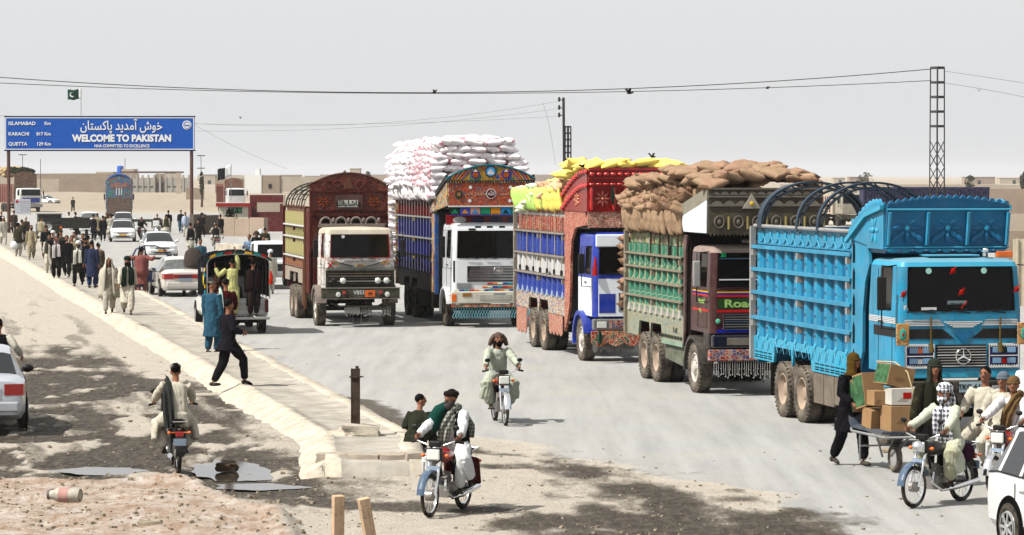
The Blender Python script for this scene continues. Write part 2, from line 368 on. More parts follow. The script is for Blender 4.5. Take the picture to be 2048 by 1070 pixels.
for i, P in enumerate(pud):
    c = Vector((sum(p[0] for p in P) / len(P), sum(p[1] for p in P) / len(P), 0)); m = MB(); ring = []
    for k in range(48):
        t = k / 48 * len(P); a = Vector((*P[int(t) % len(P)], 0)); b_ = Vector((*P[(int(t) + 1) % len(P)], 0)); p = a.lerp(b_, t % 1)
        ring.append(c + (p - c) * (1.05 + .35 * noise.noise(p * 1.7) + .12 * noise.noise(p * 6)))
    m.add([(c.x, c.y, 0)] + [tuple(p) for p in ring], [(0, k + 1, (k + 1) % 48 + 1) for k in range(48)])
    O('puddle', m.mesh('puddle', WATER), loc=(0, 0, -.048), kind='structure')

# ------------------------------------------------------------------ the raised concrete island with its dusty bank
CONC = MT('dusty concrete', (.58, .535, .46), rough=.95, var=.30, vs=3.2, bump=.9, bs=18, dust=.5)
CONCD = MT('island concrete', (.44, .42, .38), rough=.95, var=.32, vs=2.6, bump=.9, bs=16, dust=.5)
ISL_Z = .17
mesh_v = []; rows = []
S = [-5.4, -5.3]
while S[-1] < 330: S.append(S[-1] + (.30 if S[-1] < 70 else .9 if S[-1] < 120 else 4))
prof = [(.10, -.08), (.06, .10), (.0, .17), (-.30, .175), (-.34, .150), (-.9, .148), (-1.6, .150), (-1.86, .155), (-1.92, .185), (-2.18, .19), (-2.22, .14), (-2.50, .03), (-2.70, -.10)]
m = MB(); rs = []
for s_ in S:
    ring = []
    for j, (l, z) in enumerate(prof):
        le = -(1.5 + .018 * s_) if s_ > 0 else -(1.5 - .12 * s_); ri = -.6 * ss(0, -5, s_) if s_ < 0 else 0
        w = (l + .35) / 1.83 if l < -.35 else 0; lat = l + ri if l >= -.35 else ri - .35 + w * (ri - le - .35) if l > -2.2 else le + (l + 2.18)
        end = s_ < -5.35; p = SE + RD * (s_ + .25 * sin(max(0, min(1, lat / min(le, -.1))) * pi) * -1 * (s_ < -3)) + RX * lat; z = -.12 if end else z * (1 + .35 * float(ss(-1, -4.5, s_)))
        nn = noise.noise(Vector((p.x * .9, p.y * .5, j * 3.1))) * .11 + noise.noise(Vector((p.x * 3.1, p.y * 2.2, j))) * .04
        nn *= .6
        p = p + RX * nn + Vector((0, 0, z + .018 * noise.noise(Vector((p.x * 2, p.y * 2, 7 + j)))))
        ring.append(p)
    rs.append(ring)
for i in range(len(rs) - 1):
    pass
vs = [p for r in rs for p in r]; n = len(prof)
for i in range(len(rs) - 1):
    for j in range(n - 1):
        m.m = 1 if 3 <= j <= 7 else 0
        m.add([rs[i][j], rs[i + 1][j], rs[i + 1][j + 1], rs[i][j + 1]], [(0, 1, 2, 3)])
me = m.mesh('pavement', [CONC, CONCD], smooth=0)
import bmesh
bm = bmesh.new(); bm.from_mesh(me); bmesh.ops.remove_doubles(bm, verts=bm.verts, dist=.0005)
bmesh.ops.recalc_face_normals(bm, faces=bm.faces); bm.to_mesh(me); bm.free(); me.shade_smooth()
isl = O('pavement', me, kind='structure')
def rock(seed, dims, rough=.12, seg=3):
    bm = bmesh.new(); bmesh.ops.create_cube(bm, size=1); bmesh.ops.subdivide_edges(bm, edges=bm.edges, cuts=seg, use_grid_fill=True)
    for v in bm.verts:
        p = v.co.copy(); q = p.normalized() * .62; p = p.lerp(q, .22); nn = noise.noise_vector(p * 2.3 + Vector((seed * 7.1, seed, 0)))
        p += nn * rough; v.co = Vector((p.x * dims[0], p.y * dims[1], p.z * dims[2]))
    me = bpy.data.meshes.new('stone'); bm.to_mesh(me); bm.free(); me.shade_smooth(); me.set_sharp_from_angle(angle=R(38)); return me
STONE = MT('kerb stone', (.47, .42, .36), rough=.95, var=.2, vs=5, bump=.5, bs=40, dust=.4)
ks = [(668, 940, .50, .26, 'leftmost and half buried in dust'), (727, 944, .52, .27, 'second from the left with a chipped corner'), (784, 946, .36, .30, 'third from the left, squared'), (827, 948, .26, .32, 'at the right end behind the motorcycle wheel')]
for i, (a, b, w, h, t) in enumerate(ks):
    me = rock(i + 3, (w, .34, h), .10); me.materials.append(STONE); p = G(a, b)
    O('kerb_stone', me, loc=(p.x, p.y + .04, h * .5), rz=.16 * (i - 1.5), label='pale kerb stone at the pavement end, ' + t, category='stone', group='broken kerb stones')
# loose stones and clods
LS = MT('loose stone', (.40, .35, .28), rough=.95, var=.35, vs=1.2)
sm = [rock(20 + i, (1, .8, .6), .2, 1) for i in range(3)]
for x in sm: x.materials.append(LS)
big = MB(); 
def scatter(nm, pxbox, nn, smin, smax, label):
    m = MB()
    for _ in range(nn):
        px = rnd.uniform(pxbox[0], pxbox[2]); py = rnd.uniform(pxbox[1], pxbox[3]); p = G(px, py); s_ = smin + (smax - smin) * rnd.random() ** 3
        i = int(np.argmin(np.abs(ys - p.y))); j = int(np.argmin(np.abs(XX[i] - p.x)))
        if road[i, j] > .6 and rnd.random() < .8: continue
        src = sm[rnd.randrange(3)]; Mt = Matrix.Translation((p.x, p.y, Z[i, j] + s_ * .2)) @ Matrix.Rotation(rnd.uniform(0, 6.3), 4, 'Z') @ Matrix.Scale(s_, 4)
        m.M = Mt; m.add([v.co for v in src.vertices], [tuple(f.vertices) for f in src.polygons])
    m.M = None
    return O(nm, m.mesh(nm, LS, smooth=35, fixn=False), kind='stuff', label=label, category='gravel')
scatter('gravel', (0, 690, 700, 1080), 800, .012, .07, 'scattered gravel and clods on the muddy lane')
scatter('rubble', (0, 972, 560, 1075), 380, .006, .06, 'crumbled rubble over the pinkish earth mound')
scatter('gravel', (560, 890, 1900, 1075), 1000, .008, .05, 'scattered small stones on the dirt beside the road')

# ------------------------------------------------------------------ far walls, compound, huts
MUD = MT('mud plaster', (.42, .35, .285), rough=.95, var=.12, vs=.5, bump=.3, bs=3)
MUDL = MT('pale mud plaster', (.53, .47, .39), rough=.95, var=.12, vs=.4, bump=.3, bs=3)
WHITE = MT('white plaster', (.82, .82, .80), rough=.8, var=.04)
RUST = MT('rusty brown steel', (.16, .085, .065), rough=.7, var=.3, vs=6, dust=.2)
DARK = MT('dark opening', (.02, .019, .018), rough=.9)
def wall(name, pxa, pxb, ytop, ybot, mat, label, Y=None, th=.5, parent=None):
    Yd = Y or G(0, ybot).y; a = AT(pxa, ytop, Yd); b = AT(pxb, ytop, Yd); m = MB(); N = max(2, int((b.x - a.x) / 6)); zb = -.8
    top = []
    for i in range(N + 1):
        x = a.x + (b.x - a.x) * i / N; top.append((x, a.z + .12 * noise.noise(Vector((x * .2, Yd, 0)))))
    m.prism([(a.x, zb)] + top + [(b.x, zb)], 'y', Yd, Yd + th)
    o = m.build(name, mat, parent)
    if label: tag(o, label, 'wall')
    return o
wall('compound_wall', 70, 278, 347, 376, MUD, 'long brown mud wall of the far compound behind the gantry, left stretch', Y=640)
wall('compound_wall', 58, 118, 358, 377, MUDL, 'short pale wall standing in front of the long brown wall behind the left truck', Y=600)
wall('boundary_wall', 352, 362, 346, 378, MUDL, 'narrow pale wall end beside the right gantry post', Y=560)
wall('boundary_wall', 372, 408, 376, 392, MUD, 'low brown wall beyond the gantry right post', Y=480)
wall('mud_wall', 430, 565, 357, 381, MUD, 'low brown mud wall around the white hut', Y=560)
wall('mud_wall', 556, 800, 353, 376, MUDL, 'long pale far wall behind the red topped truck', Y=760)
wall('mud_wall', 640, 1110, 349, 356, MUD, 'distant brown wall on the horizon behind the trucks', Y=1900)
wall('mud_wall', -60, 75, 352, 366, MUDL, 'pale distant wall at the left edge behind the far truck', Y=900)
wall('mud_wall', 395, 560, 350, 356, MUDL, 'low pale wall on the horizon behind the black and white flag', Y=1700)
# right side behind the blue truck
wall('yard_wall', 1978, 2300, 377, 404, MUD, 'long brown yard wall right of the blue container', Y=330)
wall('yard_wall', 1560, 2300, 369, 376, MUDL, 'distant pale wall above the blue container', Y=700)
wall('yard_wall', 1975, 2400, 428, 470, MUDL, 'pale earth wall behind the blue truck cab', Y=180)
wall('yard_wall', 1995, 2400, 462, 512, MUD, 'brown earth wall at the right edge beside the blue truck', Y=150, th=.8)
g_ = thing('steel_gate', 'cream steel gate of upright ribs at the right edge behind the blue truck', 'gate', AT(2040, 600, 105) * Vector((1, 1, 0)) if False else (AT(2026, 600, 103).x, 103, 0))
m = MB(); m.bx(0, 0, 0, 4, .06, 2.3); m.build('gate_leaf', MT('cream paint', (.66, .60, .48), rough=.7, dust=.3), g_)
for i in range(16):
    m = MB(); m.bx(.1 + i * .25, -.06, 0, .17 + i * .25, -.002, 2.32); m.build('rib', MATS['cream paint'], g_)
# low far houses on the horizon
hz = [(700, 335, 720, 343), (1300, 343, 1385, 349), (1392, 346, 1440, 352), (1600, 350, 1660, 358), (1668, 354, 1690, 362), (1700, 352, 1735, 362), (1760, 356, 1850, 364), (1930, 352, 1990, 364), (2000, 356, 2060, 366), (1070, 346, 1110, 352), (560, 348, 600, 356), (610, 350, 640, 356), (405, 347, 430, 354), (0, 344, 30, 352), (330, 343, 352, 350), (840, 346, 880, 352), (1240, 345, 1290, 351)]
wds = ['isolated', 'long low', 'second long', 'broad', 'tiny', 'square', 'widest', 'tall', 'rightmost', 'central', 'small', 'smaller', 'leftward', 'leftmost', 'pale', 'hidden', 'half hidden']
beside = ['above the red topped truck', 'above the yellow sacks', 'above the brown sacks', 'left of the steel hoops', 'between the steel hoops', 'right of the steel hoops', 'above the blue container', 'right of the lattice pylon', 'at the right edge', 'beside the twin poles', 'left of the red crown', 'behind the hoops of the red topped truck', 'behind the flagpole', 'at the left edge', 'behind the gantry post', 'behind the white sacks', 'behind the green sacks']
for k, (a, t, b, bt) in enumerate(hz):
    if k in (1, 3, 6, 9, 15): continue
    Yd = 1150 + 60 * (k % 5); t += 3; p = AT(a, t, Yd); q = AT(b, t, Yd); h = thing('mud_house', wds[k] + ' flat roofed mud house on the horizon ' + beside[k], 'house', (p.x, Yd, 0), group='mud houses on the horizon')
    m = MB(); w = q.x - p.x; zt = max(3.0, p.z); m.bx(0, 0, -1, w, 9, zt); m.bx(-.15, -.15, zt + .003, w + .15, 9.15, zt + .3); m.build('wall', MUD if k % 2 else MUDL, h)
    m = MB(); m.bx(w * .42, -.06, 0, w * .42 + 1.4, .02, 2.2); m.build('door', DARK, h)
# compound with concrete panels and gate
cp = thing('factory_compound', 'concrete panelled compound with a dark gateway under a brown beam beyond the gantry', 'building', (AT(262, 376, 620).x, 620, 0))
x0 = AT(262, 376, 620).x; L_ = AT(378, 376, 620).x - x0
PANEL = MT('grey concrete panel', (.47, .45, .41), rough=.9, var=.12, vs=.8)
for i in range(10):
    if i in (4, 5): continue
    m = MB(); m.bx(i * L_ / 10 + .12, 0, -.5, (i + 1) * L_ / 10 - .12, .3, 3.9); m.build('concrete_panel', PANEL, cp)
for i in range(11):
    m = MB(); m.bx(i * L_ / 10 - .18, -.12, -.5, i * L_ / 10 + .18, .42, 4.5); m.build('pillar', PANEL, cp)
m = MB(); m.bx(L_ * .4 + .2, .3, -.5, L_ * .6 - .2, .6, 4.8); m.build('gateway_wall', MUD, cp)
m = MB(); m.bx(L_ * .44, .2, -.5, L_ * .56, .295, 2.9); m.build('gate', MT('dark grey gate', (.16, .14, .15), rough=.8), cp)
m = MB(); m.bx(-2, .5, 4.9, L_ * .9, 1.2, 5.25); m.build('roof_beam', RUST, cp)
for i in (0, 1, 2, 3, 6, 7, 8): 
    m = MB(); m.bx(i * L_ / 10 + .2, -.08, 2.0, (i + 1) * L_ / 10 - .2, -.004, 2.25); m.build('rail', MT('green grey rail', (.14, .19, .16)), cp)
hs_ = thing('hillside_house', 'long flat roofed building with a blue water tank behind the painted truck', 'building', (AT(192, 350, 760).x, 760, 0))
m = MB(); w = AT(268, 350, 760).x - AT(192, 350, 760).x; m.bx(0, 0, -1, w * .45, 8, 5.3); m.bx(w * .68, -.5, -1, w, 8, 6.0); m.build('wall', MUDL, hs_)
m = MB(); m.bx(w * .45 + .01, .5, -1, w * .67, 8, 4.9); m.build('annexe', MUD, hs_)
m = MB(); m.lathe([(.1, 6.9), (.75, 6.8), (.85, 6.6), (.85, 4.9)], (w * .62, 1.5, 0), seg=14); m.build('water_tank', MT('blue plastic', (.03, .16, .55), rough=.4), hs_, smooth=40)
# white hut with a brown room
wh = thing('white_hut', 'white walled hut with a brown room and dark window beyond the guard booth', 'building', (AT(489, 374, 540).x, 540, 0))
s_ = 540 / 6000.; 
m = MB(); m.bx(0, 0, -.5, 34 * s_, 5, 4.5); m.build('white_wall', WHITE, wh)
m = MB(); m.bx(20 * s_, 1.5, 4.5, 29 * s_, 4, 5.7); m.build('roof_parapet', WHITE, wh)
m = MB(); m.bx(34 * s_ + .01, .1, -.5, 70 * s_, 5, 4.4); m.build('brown_wall', MUD, wh)
m = MB(); m.bx(48 * s_, .02, 2.1, 54 * s_, .095, 2.9); m.build('window', DARK, wh)
# blue shipping container far behind the blue truck
ct = thing('shipping_container', 'long dark blue shipping containers standing end to end behind the steel hoops', 'container', (AT(1727, 395, 210).x, 210, 0))
w = AT(1979, 395, 210).x - AT(1727, 395, 210).x; BC = MT('dark container blue', (.028, .035, .12), rough=.6, dust=.25)
m = MB(); m.bx(0, .05, 0, w, 2.5, 3.62); m.build('body', BC, ct)
for i in range(44):
    m = MB(); m.bx(i * w / 44 + .03, -.02, .15, i * w / 44 + .12, .048, 3.5); m.build('corrugation', BC, ct)
m = MB(); m.bx(-.02, -.03, 3.5, w + .02, .2, 3.66); m.build('top_rail', BC, ct)
# shrubs on the horizon
LEAF = MT('grey green leaves', (.10, .10, .065), rough=.9, var=.3)
BARK = MT('grey bark', (.16, .12, .09), rough=.95)
def tree(px, py_top, Yd, w_px, label, seed):
    r2 = random.Random(seed); p = AT(px, py_top, Yd); t = thing('desert_tree', label, 'tree', (p.x, Yd, 0)); Hh = max(2.5, p.z); w = w_px * Yd / 6000
    m = MB(); m.tube([(0, 0, -.5), (.1, 0, Hh * .35), (.05, 0, Hh * .6)], [.18, .14, .08], 6)
    for k in range(5): 
        a = r2.uniform(0, 6.28); m.tube([(.05, 0, Hh * .4), (cos(a) * w * .25, sin(a) * w * .25, Hh * .75)], [.08, .03], 5)
    m.build('trunk', BARK, t); m = MB()
    for k in range(420):
        a = r2.uniform(0, 6.28); rr = r2.random() ** .6; hh = r2.uniform(-1, 1); q = Vector((cos(a) * rr * w * .5 * math.sqrt(max(0, 1 - hh * hh)), sin(a) * rr * w * .5, Hh * .68 + hh * Hh * .3))
        if noise.noise(q * (2.2 / max(w, 1)) + Vector((seed, 0, 0))) < -.12: continue
        s = r2.uniform(.12, .26); u = Vector((r2.uniform(-1, 1), r2.uniform(-1, 1), r2.uniform(-1, 1))).normalized() * s; v = u.orthogonal().normalized() * s * .7
        m.add([q - u, q - v, q + u, q + v], [(0, 1, 2, 3)])
    o = O('crown', m.mesh('crown', LEAF, fixn=False), t)
for k, (px, py, Yd, w, lb) in enumerate([(1730, 344, 620, 34, 'bushy grey tree on the horizon above the steel hoops'), (1940, 350, 560, 22, 'small round tree right of the lattice pylon'), (2046, 341, 500, 14, 'narrow dark tree at the right picture edge'), (800, 341, 700, 18, 'low tree on the horizon left of the white sacks'), (735, 342, 760, 16, 'faint tree above the red crown of the first truck'), (690, 341, 780, 14, 'small faint tree above the middle of the red crown'), (403, 343, 420, 8, 'small dark tree at the foot of the far utility pole')]):
    tree(px, py, Yd, w, lb, 40 + k)
# ------------------------------------------------------------------ shared truck materials
TYRE = MT('dusty tyre rubber', (.13, .115, .10), rough=.95, var=.25, vs=5, bump=.4, bs=50, dust=.55)
TYRED = MT('dark tyre rubber', (.035, .033, .03), rough=.9, var=.25, vs=5, dust=.35)
RIMM = MT('dusty rim paint', (.45, .36, .29), rough=.6, var=.2, vs=6, dust=.4)
RIMW = MT('pale rim paint', (.62, .58, .54), rough=.5, var=.2, vs=6, dust=.35)
BLK = MT('black paint', (.012, .012, .013), rough=.5, dust=.05)
UND = MT('dirty underbody', (.014, .012, .011), rough=.95, dust=.08)
CHR = MT('chrome', (.72, .72, .72), rough=.18, metal=1, var=.05)
STEEL = MT('grey steel', (.24, .24, .235), rough=.5, metal=.4, var=.2, dust=.3)
WIN = GLASS('truck glass', .09)
WINC = GLASS('clear glass', .5)
SEAL = MT('black window rubber', (.01, .01, .01), rough=.6)
SEATM = MT('dark seat cloth', (.035, .02, .018), rough=.95)
WHT = MT('white paint', (.72, .73, .73), rough=.35, var=.05, coat=.3, dust=.18)
LAMP = MT('lamp glass', (.75, .76, .72), rough=.12, var=.1, coat=.6)
ORG = MT('amber lens', (.75, .20, .02), rough=.25)
REDL = MT('red lens', (.42, .02, .02), rough=.2, coat=.4)
REDC = MT('red cloth', (.45, .03, .02), rough=.9)
GRNC = MT('dark green cloth', (.02, .07, .05), rough=.9)

def wheel_meshes(r, w, rr, tyre_m, rim_m, dish, lugs=34, name=''):
    m = MB(); h = w / 2
    m.lathe([(rr, -h * .8), (rr + (r - rr) * .35, -h), (r - .05, -h * .96), (r - .008, -h * .75), (r, -h * .45), (r - .012, -h * .43), (r - .012, -h * .33), (r, -h * .31), (r, -h * .02), (r - .012, 0), (r, h * .02), (r, h * .31), (r - .012, h * .33), (r - .012, h * .43), (r, h * .45),
             (r - .008, h * .75), (r - .05, h * .96), (rr + (r - rr) * .35, h), (rr, h * .8), (rr, -h * .8)], axis='x', seg=40, cap=False)
    for k in range(lugs):
        t = 2 * pi * k / lugs
        for s in (-1, 1):
            c = Vector((s * h * .82, cos(t) * (r - .018), sin(t) * (r - .018))); m.bxc(c, (h * .34, .028 * r / .5, .036), Matrix.Rotation(t - pi / 2, 3, 'X'))
    ty = m.mesh('tyre', tyre_m, smooth=35)
    m = MB(); d = dish
    m.lathe([(rr + .012, -h * .82), (rr - .01, -h * .86), (rr - .03, -h * .6), (rr - .06, -h * .55 - d * .3), (rr * .62, -h * .35 + d * -1), (rr * .45, -h * .35 + d * -1.1), (rr * .40, -h * .8 - d * .6), (rr * .22, -h * .95 - d * .6), (.01, -h * .97 - d * .6)], axis='x', seg=28, cap=False)
    m.lathe([(rr + .01, h * .8), (rr * .5, h * .2), (.01, h * .2)], axis='x', seg=20, cap=False)
    for k in range(8):
        t = 2 * pi * k / 8; m.ell((-h * .42 - d * 1.05, cos(t) * rr * .53, sin(t) * rr * .53), .022, 6, 4)
    ri = m.mesh('rim', rim_m, smooth=35); return ty, ri
TW_F = wheel_meshes(.52, .29, .30, TYRE, RIMW, .05); TW_R = wheel_meshes(.52, .27, .29, TYRE, RIMM, -.06); TW_D = wheel_meshes(.52, .27, .29, TYRED, MT('dark rim', (.06, .05, .045), dust=.3), -.06)
def wheel(T, meshes, x, y, r=.52, rim=None):
    w = O('wheel', meshes[0], T, loc=(x, y, r)); w.scale = (1 if x < 0 else -1, 1, 1)
    O('rim', meshes[1], w); return w
def axle_set(T, hw, rears, rear_m=TW_R, front_y=0):
    for s in (-1, 1):
        wheel(T, TW_F if rear_m is TW_R else TW_D, s * (hw - .155), front_y)
        for y in rears:
            wheel(T, rear_m, s * (hw - .145), y); wheel(T, TW_D, s * (hw - .46), y)
    for y in [front_y] + rears: m = MB(); m.tube([(-hw + .2, y, .52), (hw - .2, y, .52)], .075, 8); m.ell((0, y, .52), (.2, .2, .18), 10, 6); m.build('axle', UND, T, smooth=40)
    m = MB()
    for s in (-1, 1): m.bx(s * .42 - .05, -1.0, .72, s * .42 + .05, rears[-1] + 1.6, .98)
    for y in (-.4, 1.4, 3, rears[0] - .6, rears[-1] + .6, rears[-1] + 1.5): m.bx(-.42, y, .78, .42, y + .12, .94)
    m.build('chassis_rail', UND, T)
def notch_poly(y0, y1, z0, z1, axles, w=.62, h=.3, z0r=None):
    """side board outline with the openings over the wheels"""
    z0r = z0 if z0r is None else z0r; P = [(y0, z1), (y1, z1), (y1, z0r)]
    for a in sorted(axles, reverse=True):
        if a + w < y1: P += [(a + w, z0r), (a + w - .1, z0r + h), (a - w + .1, z0r + h), (a - w, z0r)]
    P.append((y0, z0)); out = [P[0]]
    for p in P[1:]:
        if abs(p[0] - out[-1][0]) + abs(p[1] - out[-1][1]) > 1e-4: out.append(p)
    return out
def both(T, name, me, far=True, **k):
    o = O(name, me, T, **k)
    if far: O(name, me, T, scale=(-1, 1, 1), **{a: b for a, b in k.items()})
    return o
def post_mesh(name, z0, z1, w, d, mat, foot=0, footm=None, round_=False):
    m = MB()
    if round_: m.tube([(-d * .4, 0, z0), (-d * .4, 0, z1)], w * .5, 8)
    else:
        m.prism([(-w * .5, 0), (-w * .28, -d), (w * .28, -d), (w * .5, 0)], 'z', z0, z1)
        m.v = [(y, x, z) for x, y, z in m.v]
    if foot:
        m.m = 1; m.add([(0, -foot, z0 - .02), (0, foot, z0 - .02), (-d * 1.3, foot * .8, z0 - .02), (-d * 1.3, -foot * .8, z0 - .02), (0, -w * .3, z0 + foot * 1.5), (0, w * .3, z0 + foot * 1.5), (-d, w * .28, z0 + foot * 1.3), (-d, -w * .28, z0 + foot * 1.3)],
                       [(0, 1, 5, 4), (1, 2, 6, 5), (2, 3, 7, 6), (3, 0, 4, 7)])
    return m.mesh(name, [mat, footm or mat])
def cargo(T, hw, y0, y1, z0, z1, bands, rails, n, inner, axles, skirt, skirt_z, floorm=UND, tail=None, railm=None, z0r=None, pw=.15, pd=.085, nh=.3, nw=.62):
    xo = -(hw - .10)
    for (a, b, pm, wm, kw) in bands:
        m = MB(); m.prism([(y0, b), (y1, b), (y1, a), (y0, a)], 'x', xo, xo + .03); both(T, 'wall_panel', m.mesh('wall_panel', wm))
        if kw.get('posts', True):
            me = post_mesh('post', a, b, kw.get('w', pw), pd, pm, kw.get('foot', 0), kw.get('footm'), kw.get('round', False))
            for i in range(n):
                y = y0 + (i + .5) * (y1 - y0) / n; O('post', me, T, loc=(xo - .001, y, 0)); O('post', me, T, loc=(-xo + .001, y, 0), scale=(-1, 1, 1))
        if kw.get('holes'):
            hh = kw['holes']; m = MB(); w = (y1 - y0) / n * .22
            pts = [(-w, hh[0]), (w, hh[0]), (w, hh[1] - w), (w * .6, hh[1] - w * .4), (0, hh[1] + w * .5), (-w * .6, hh[1] - w * .4), (-w, hh[1] - w)]
            m.prism(pts, 'x', -.006, .002); me = m.mesh('opening', DARK)  # flat dark panel paints the unlit interior; the board itself is not cut
            for i in range(n - 1): O('opening', me, T, loc=(xo - .002, y0 + (i + 1) * (y1 - y0) / n, 0))
    for rz_, rm in rails:
        m = MB(); m.bx(-hw - .035, y0 - .04, rz_, xo - .004, y1 + .10, rz_ + (.032 if hw < 1.1 else .022)); m.bx(-hw - .035, y0 - .04, rz_ - (.03 if hw < 1.1 else .02), -hw - .02, y1 + .10, rz_ + .001); both(T, 'rail', m.mesh('rail', rm))
        m = MB(); m.bx(-hw - .045, -.05, -.16, xo - .01, .05, -.05); me = m.mesh('bracket', railm or rm)
        for f in (.02, .5, .98): O('bracket', me, T, loc=(0, y0 + f * (y1 - y0), rz_))
    m = MB(); m.prism(notch_poly(y0, y1, z0, skirt_z, axles, nw, nh, z0r), 'x', xo - .07, xo - .02); both(T, 'skirt_board', m.mesh('skirt_board', skirt))
    m = MB(); m.bx(-hw + .1, y0, 1.22, hw - .1, y1, 1.34); m.build('floor', floorm, T)
    m = MB(); m.bx(-hw + .11, y0 - .04, 1.05, hw - .11, y0, z1); m.build('bulkhead', inner, T)
    m = MB(); m.bx(-hw + .11, y1 - .04, .9, hw - .11, y1 + .02, z1); m.build('tailgate', tail or inner, T)
    for s in (-1, 1): m = MB(); m.bx(s * hw * .99 - .05, y1 - .02, z0, s * hw * .99 + .05, y1 + .08, z1 + .02); m.build('corner_post', railm or inner, T)
    m = MB(); m.tube([(-hw + .04, y0, z1 + .03), (-hw + .04, y1, z1 + .03)], .035, 8); both(T, 'top_rail', m.mesh('top_rail', railm or STEEL, smooth=40))
def cab(T, hw, yf, yr, zb, zt, zw0, zw1, body, roof=None, seal=SEAL, wy=(.35, 1.05), lean=.08, r=.13, crown=.06, glass=WIN, door_z=None, seatc=SEATM, driver=False):
    """hollow cab shell with real window openings; returns the shell"""
    roof = roof or body; NA = 5
    lv = [(zb, 0, 0), (zb + .3, 0, 0), (zw0 - .12, .0, 0), (zw0, .0, 0), (zw1, lean, .03), (zt - .12, lean + .02, .035), (zt - .05, lean + .05, .06), (zt, lean + .14, .15)]
    rs = []
    for z, l, ins in lv:
        w = hw - ins; y0 = yf + l; ring = []
        for k in range(NA + 1): t = pi / 2 * k / NA; ring.append((-w + r - r * cos(t), y0 + r - r * sin(t), z))
        for k in range(NA + 1): t = pi / 2 * k / NA; ring.append((w - r + r * sin(t), y0 + r - r * cos(t), z))
        ring += [(w, yf + wy[0], z), (w, yf + wy[1], z), (w, yr - ins, z), (-w, yr - ins, z), (-w, yf + wy[1], z), (-w, yf + wy[0], z)]
        rs.append(ring)
    n = len(rs[0]); m = MB(); F = NA
    side = (2 * NA + 2, n - 2)
    for i in range(len(rs) - 1):
        for j in range(n):
            k = (j + 1) % n
            if i == 3 and (j == F or j == side[0] or j == n - 2 ): continue
            m.m = 1 if i >= 4 else 0
            m.add([rs[i][j], rs[i][k], rs[i + 1][k], rs[i + 1][j]], [(0, 1, 2, 3)])
    m.m = 1; z = zt + crown * .6; cx = [(0, (yf + yr) / 2, z)]
    top = rs[-1]
    for j in range(n): m.add([top[j], top[(j + 1) % n], cx[0]], [(0, 1, 2)])
    m.m = 0; m.add(rs[0], [tuple(range(n))])
    me = m.mesh('cab_shell', [body, roof]); 
    bm = bmesh.new(); bm.from_mesh(me); bmesh.ops.remove_doubles(bm, verts=bm.verts, dist=.0005); bmesh.ops.recalc_face_normals(bm, faces=bm.faces); bm.to_mesh(me); bm.free()
    me.shade_smooth(); me.set_sharp_from_angle(angle=R(35)); sh = O('cab_shell', me, T)
    a, b, c, d = rs[3][F], rs[3][F + 1], rs[4][F + 1], rs[4][F]
    def pane(nm, q, off, sealn='window_seal'):
        q = [Vector(p) for p in q]; nrm = Vector(off); m = MB(); m.add([p + nrm * .012 for p in q] + [p + nrm * .018 for p in q], [(0, 1, 2, 3), (7, 6, 5, 4), (0, 4, 5, 1), (1, 5, 6, 2), (2, 6, 7, 3), (3, 7, 4, 0)])
        g = m.build(nm, glass, T); m = MB(); cc = sum(q, Vector()) / 4; pts = []
        for i in range(4):
            p = q[i]; pa = (q[i - 1] - p).normalized() * .07; pb = (q[(i + 1) % 4] - p).normalized() * .07
            pts += [p + pa, p + pa * .3 + pb * .3, p + pb]
        ring = [p - nrm * .012 for p in pts]; rn = [p + (p - cc).normalized() * 0 for p in ring]
        o_ = [p - (p - cc).normalized() * .035 - nrm * .004 for p in pts]; nn = len(pts)
        m.add([tuple(p) for p in ring] + [tuple(p) for p in o_], [(i, (i + 1) % nn, nn + (i + 1) % nn, nn + i) for i in range(nn)])
        m.build(sealn, seal, T); return g
    pane('windscreen', (a, b, c, d), (0, 1, 0), 'windscreen_seal')
    for sgn, (j, k) in ((1, (side[0], side[0] + 1)), (-1, (n - 1, n - 2))):
        pane('side_window', (rs[3][j], rs[3][k], rs[4][k], rs[4][j]), (-sgn, 0, 0))
    m = MB(); m.bx(-hw + .1, yf + .2, zw0 - .35, hw - .1, yf + .42, zw0 - .04); m.build('dashboard', BLK, T)
    m = MB(); m.bx(-hw + .12, yf + 1.1, zb + .4, hw - .12, yf + 1.25, zw0 + .35); m.bx(-hw + .12, yf + .6, zb + .3, hw - .12, yf + 1.1, zb + .55); m.build('seat', seatc, T, bevel=.03)
    m = MB(); ring = [(hw * .45 + .22 * cos(t), yf + .46 + .05 * sin(t), zw0 + .02 + .20 * sin(t)) for t in (2 * pi * k / 20 for k in range(21))]; m.tube(ring, .016, 6, cap=False); m.build('steering_wheel', BLK, T, smooth=60)
    for s in (-1, 1):          # door seam, handle, step
        m = MB(); x = s * (hw + .002); ya, yb = yf + wy[0] - .05, yf + wy[1] + .07; zd = door_z or zb + .1
        for p, q in (((ya, zd), (ya, zw0 - .1)), ((yb, zd), (yb, zw1 - .05)), ((ya, zd), (yb, zd))):
            m.tube([(x, p[0], p[1]), (x, q[0], q[1])], .006, 4)
        m.build('door_seam', BLK, T)
        m = MB(); m.tube([(s * (hw + .03), yb - .28, zw0 - .2), (s * (hw + .03), yb - .1, zw0 - .2)], .016, 6); m.build('door_handle', BLK, T)
        m = MB()
        x = s * (hw + .27); m.tube([(s * (hw - .02), yf + .22, zw1 + .02), (x, yf + .1, zw1 + .0), (x, yf + .1, zw0 - .28), (s * (hw - .01), yf + .25, zw0 - .3)], .012, 6); m.build('mirror_arm', BLK, T, smooth=60)
        m = MB(); m.bx(x - .09, yf + .03, zw0 + .02, x + .065, yf + .10, zw1 - .16); m.build('mirror', BLK if T['label'][0] != 'm' else STEEL, T, bevel=.025)
    return sh
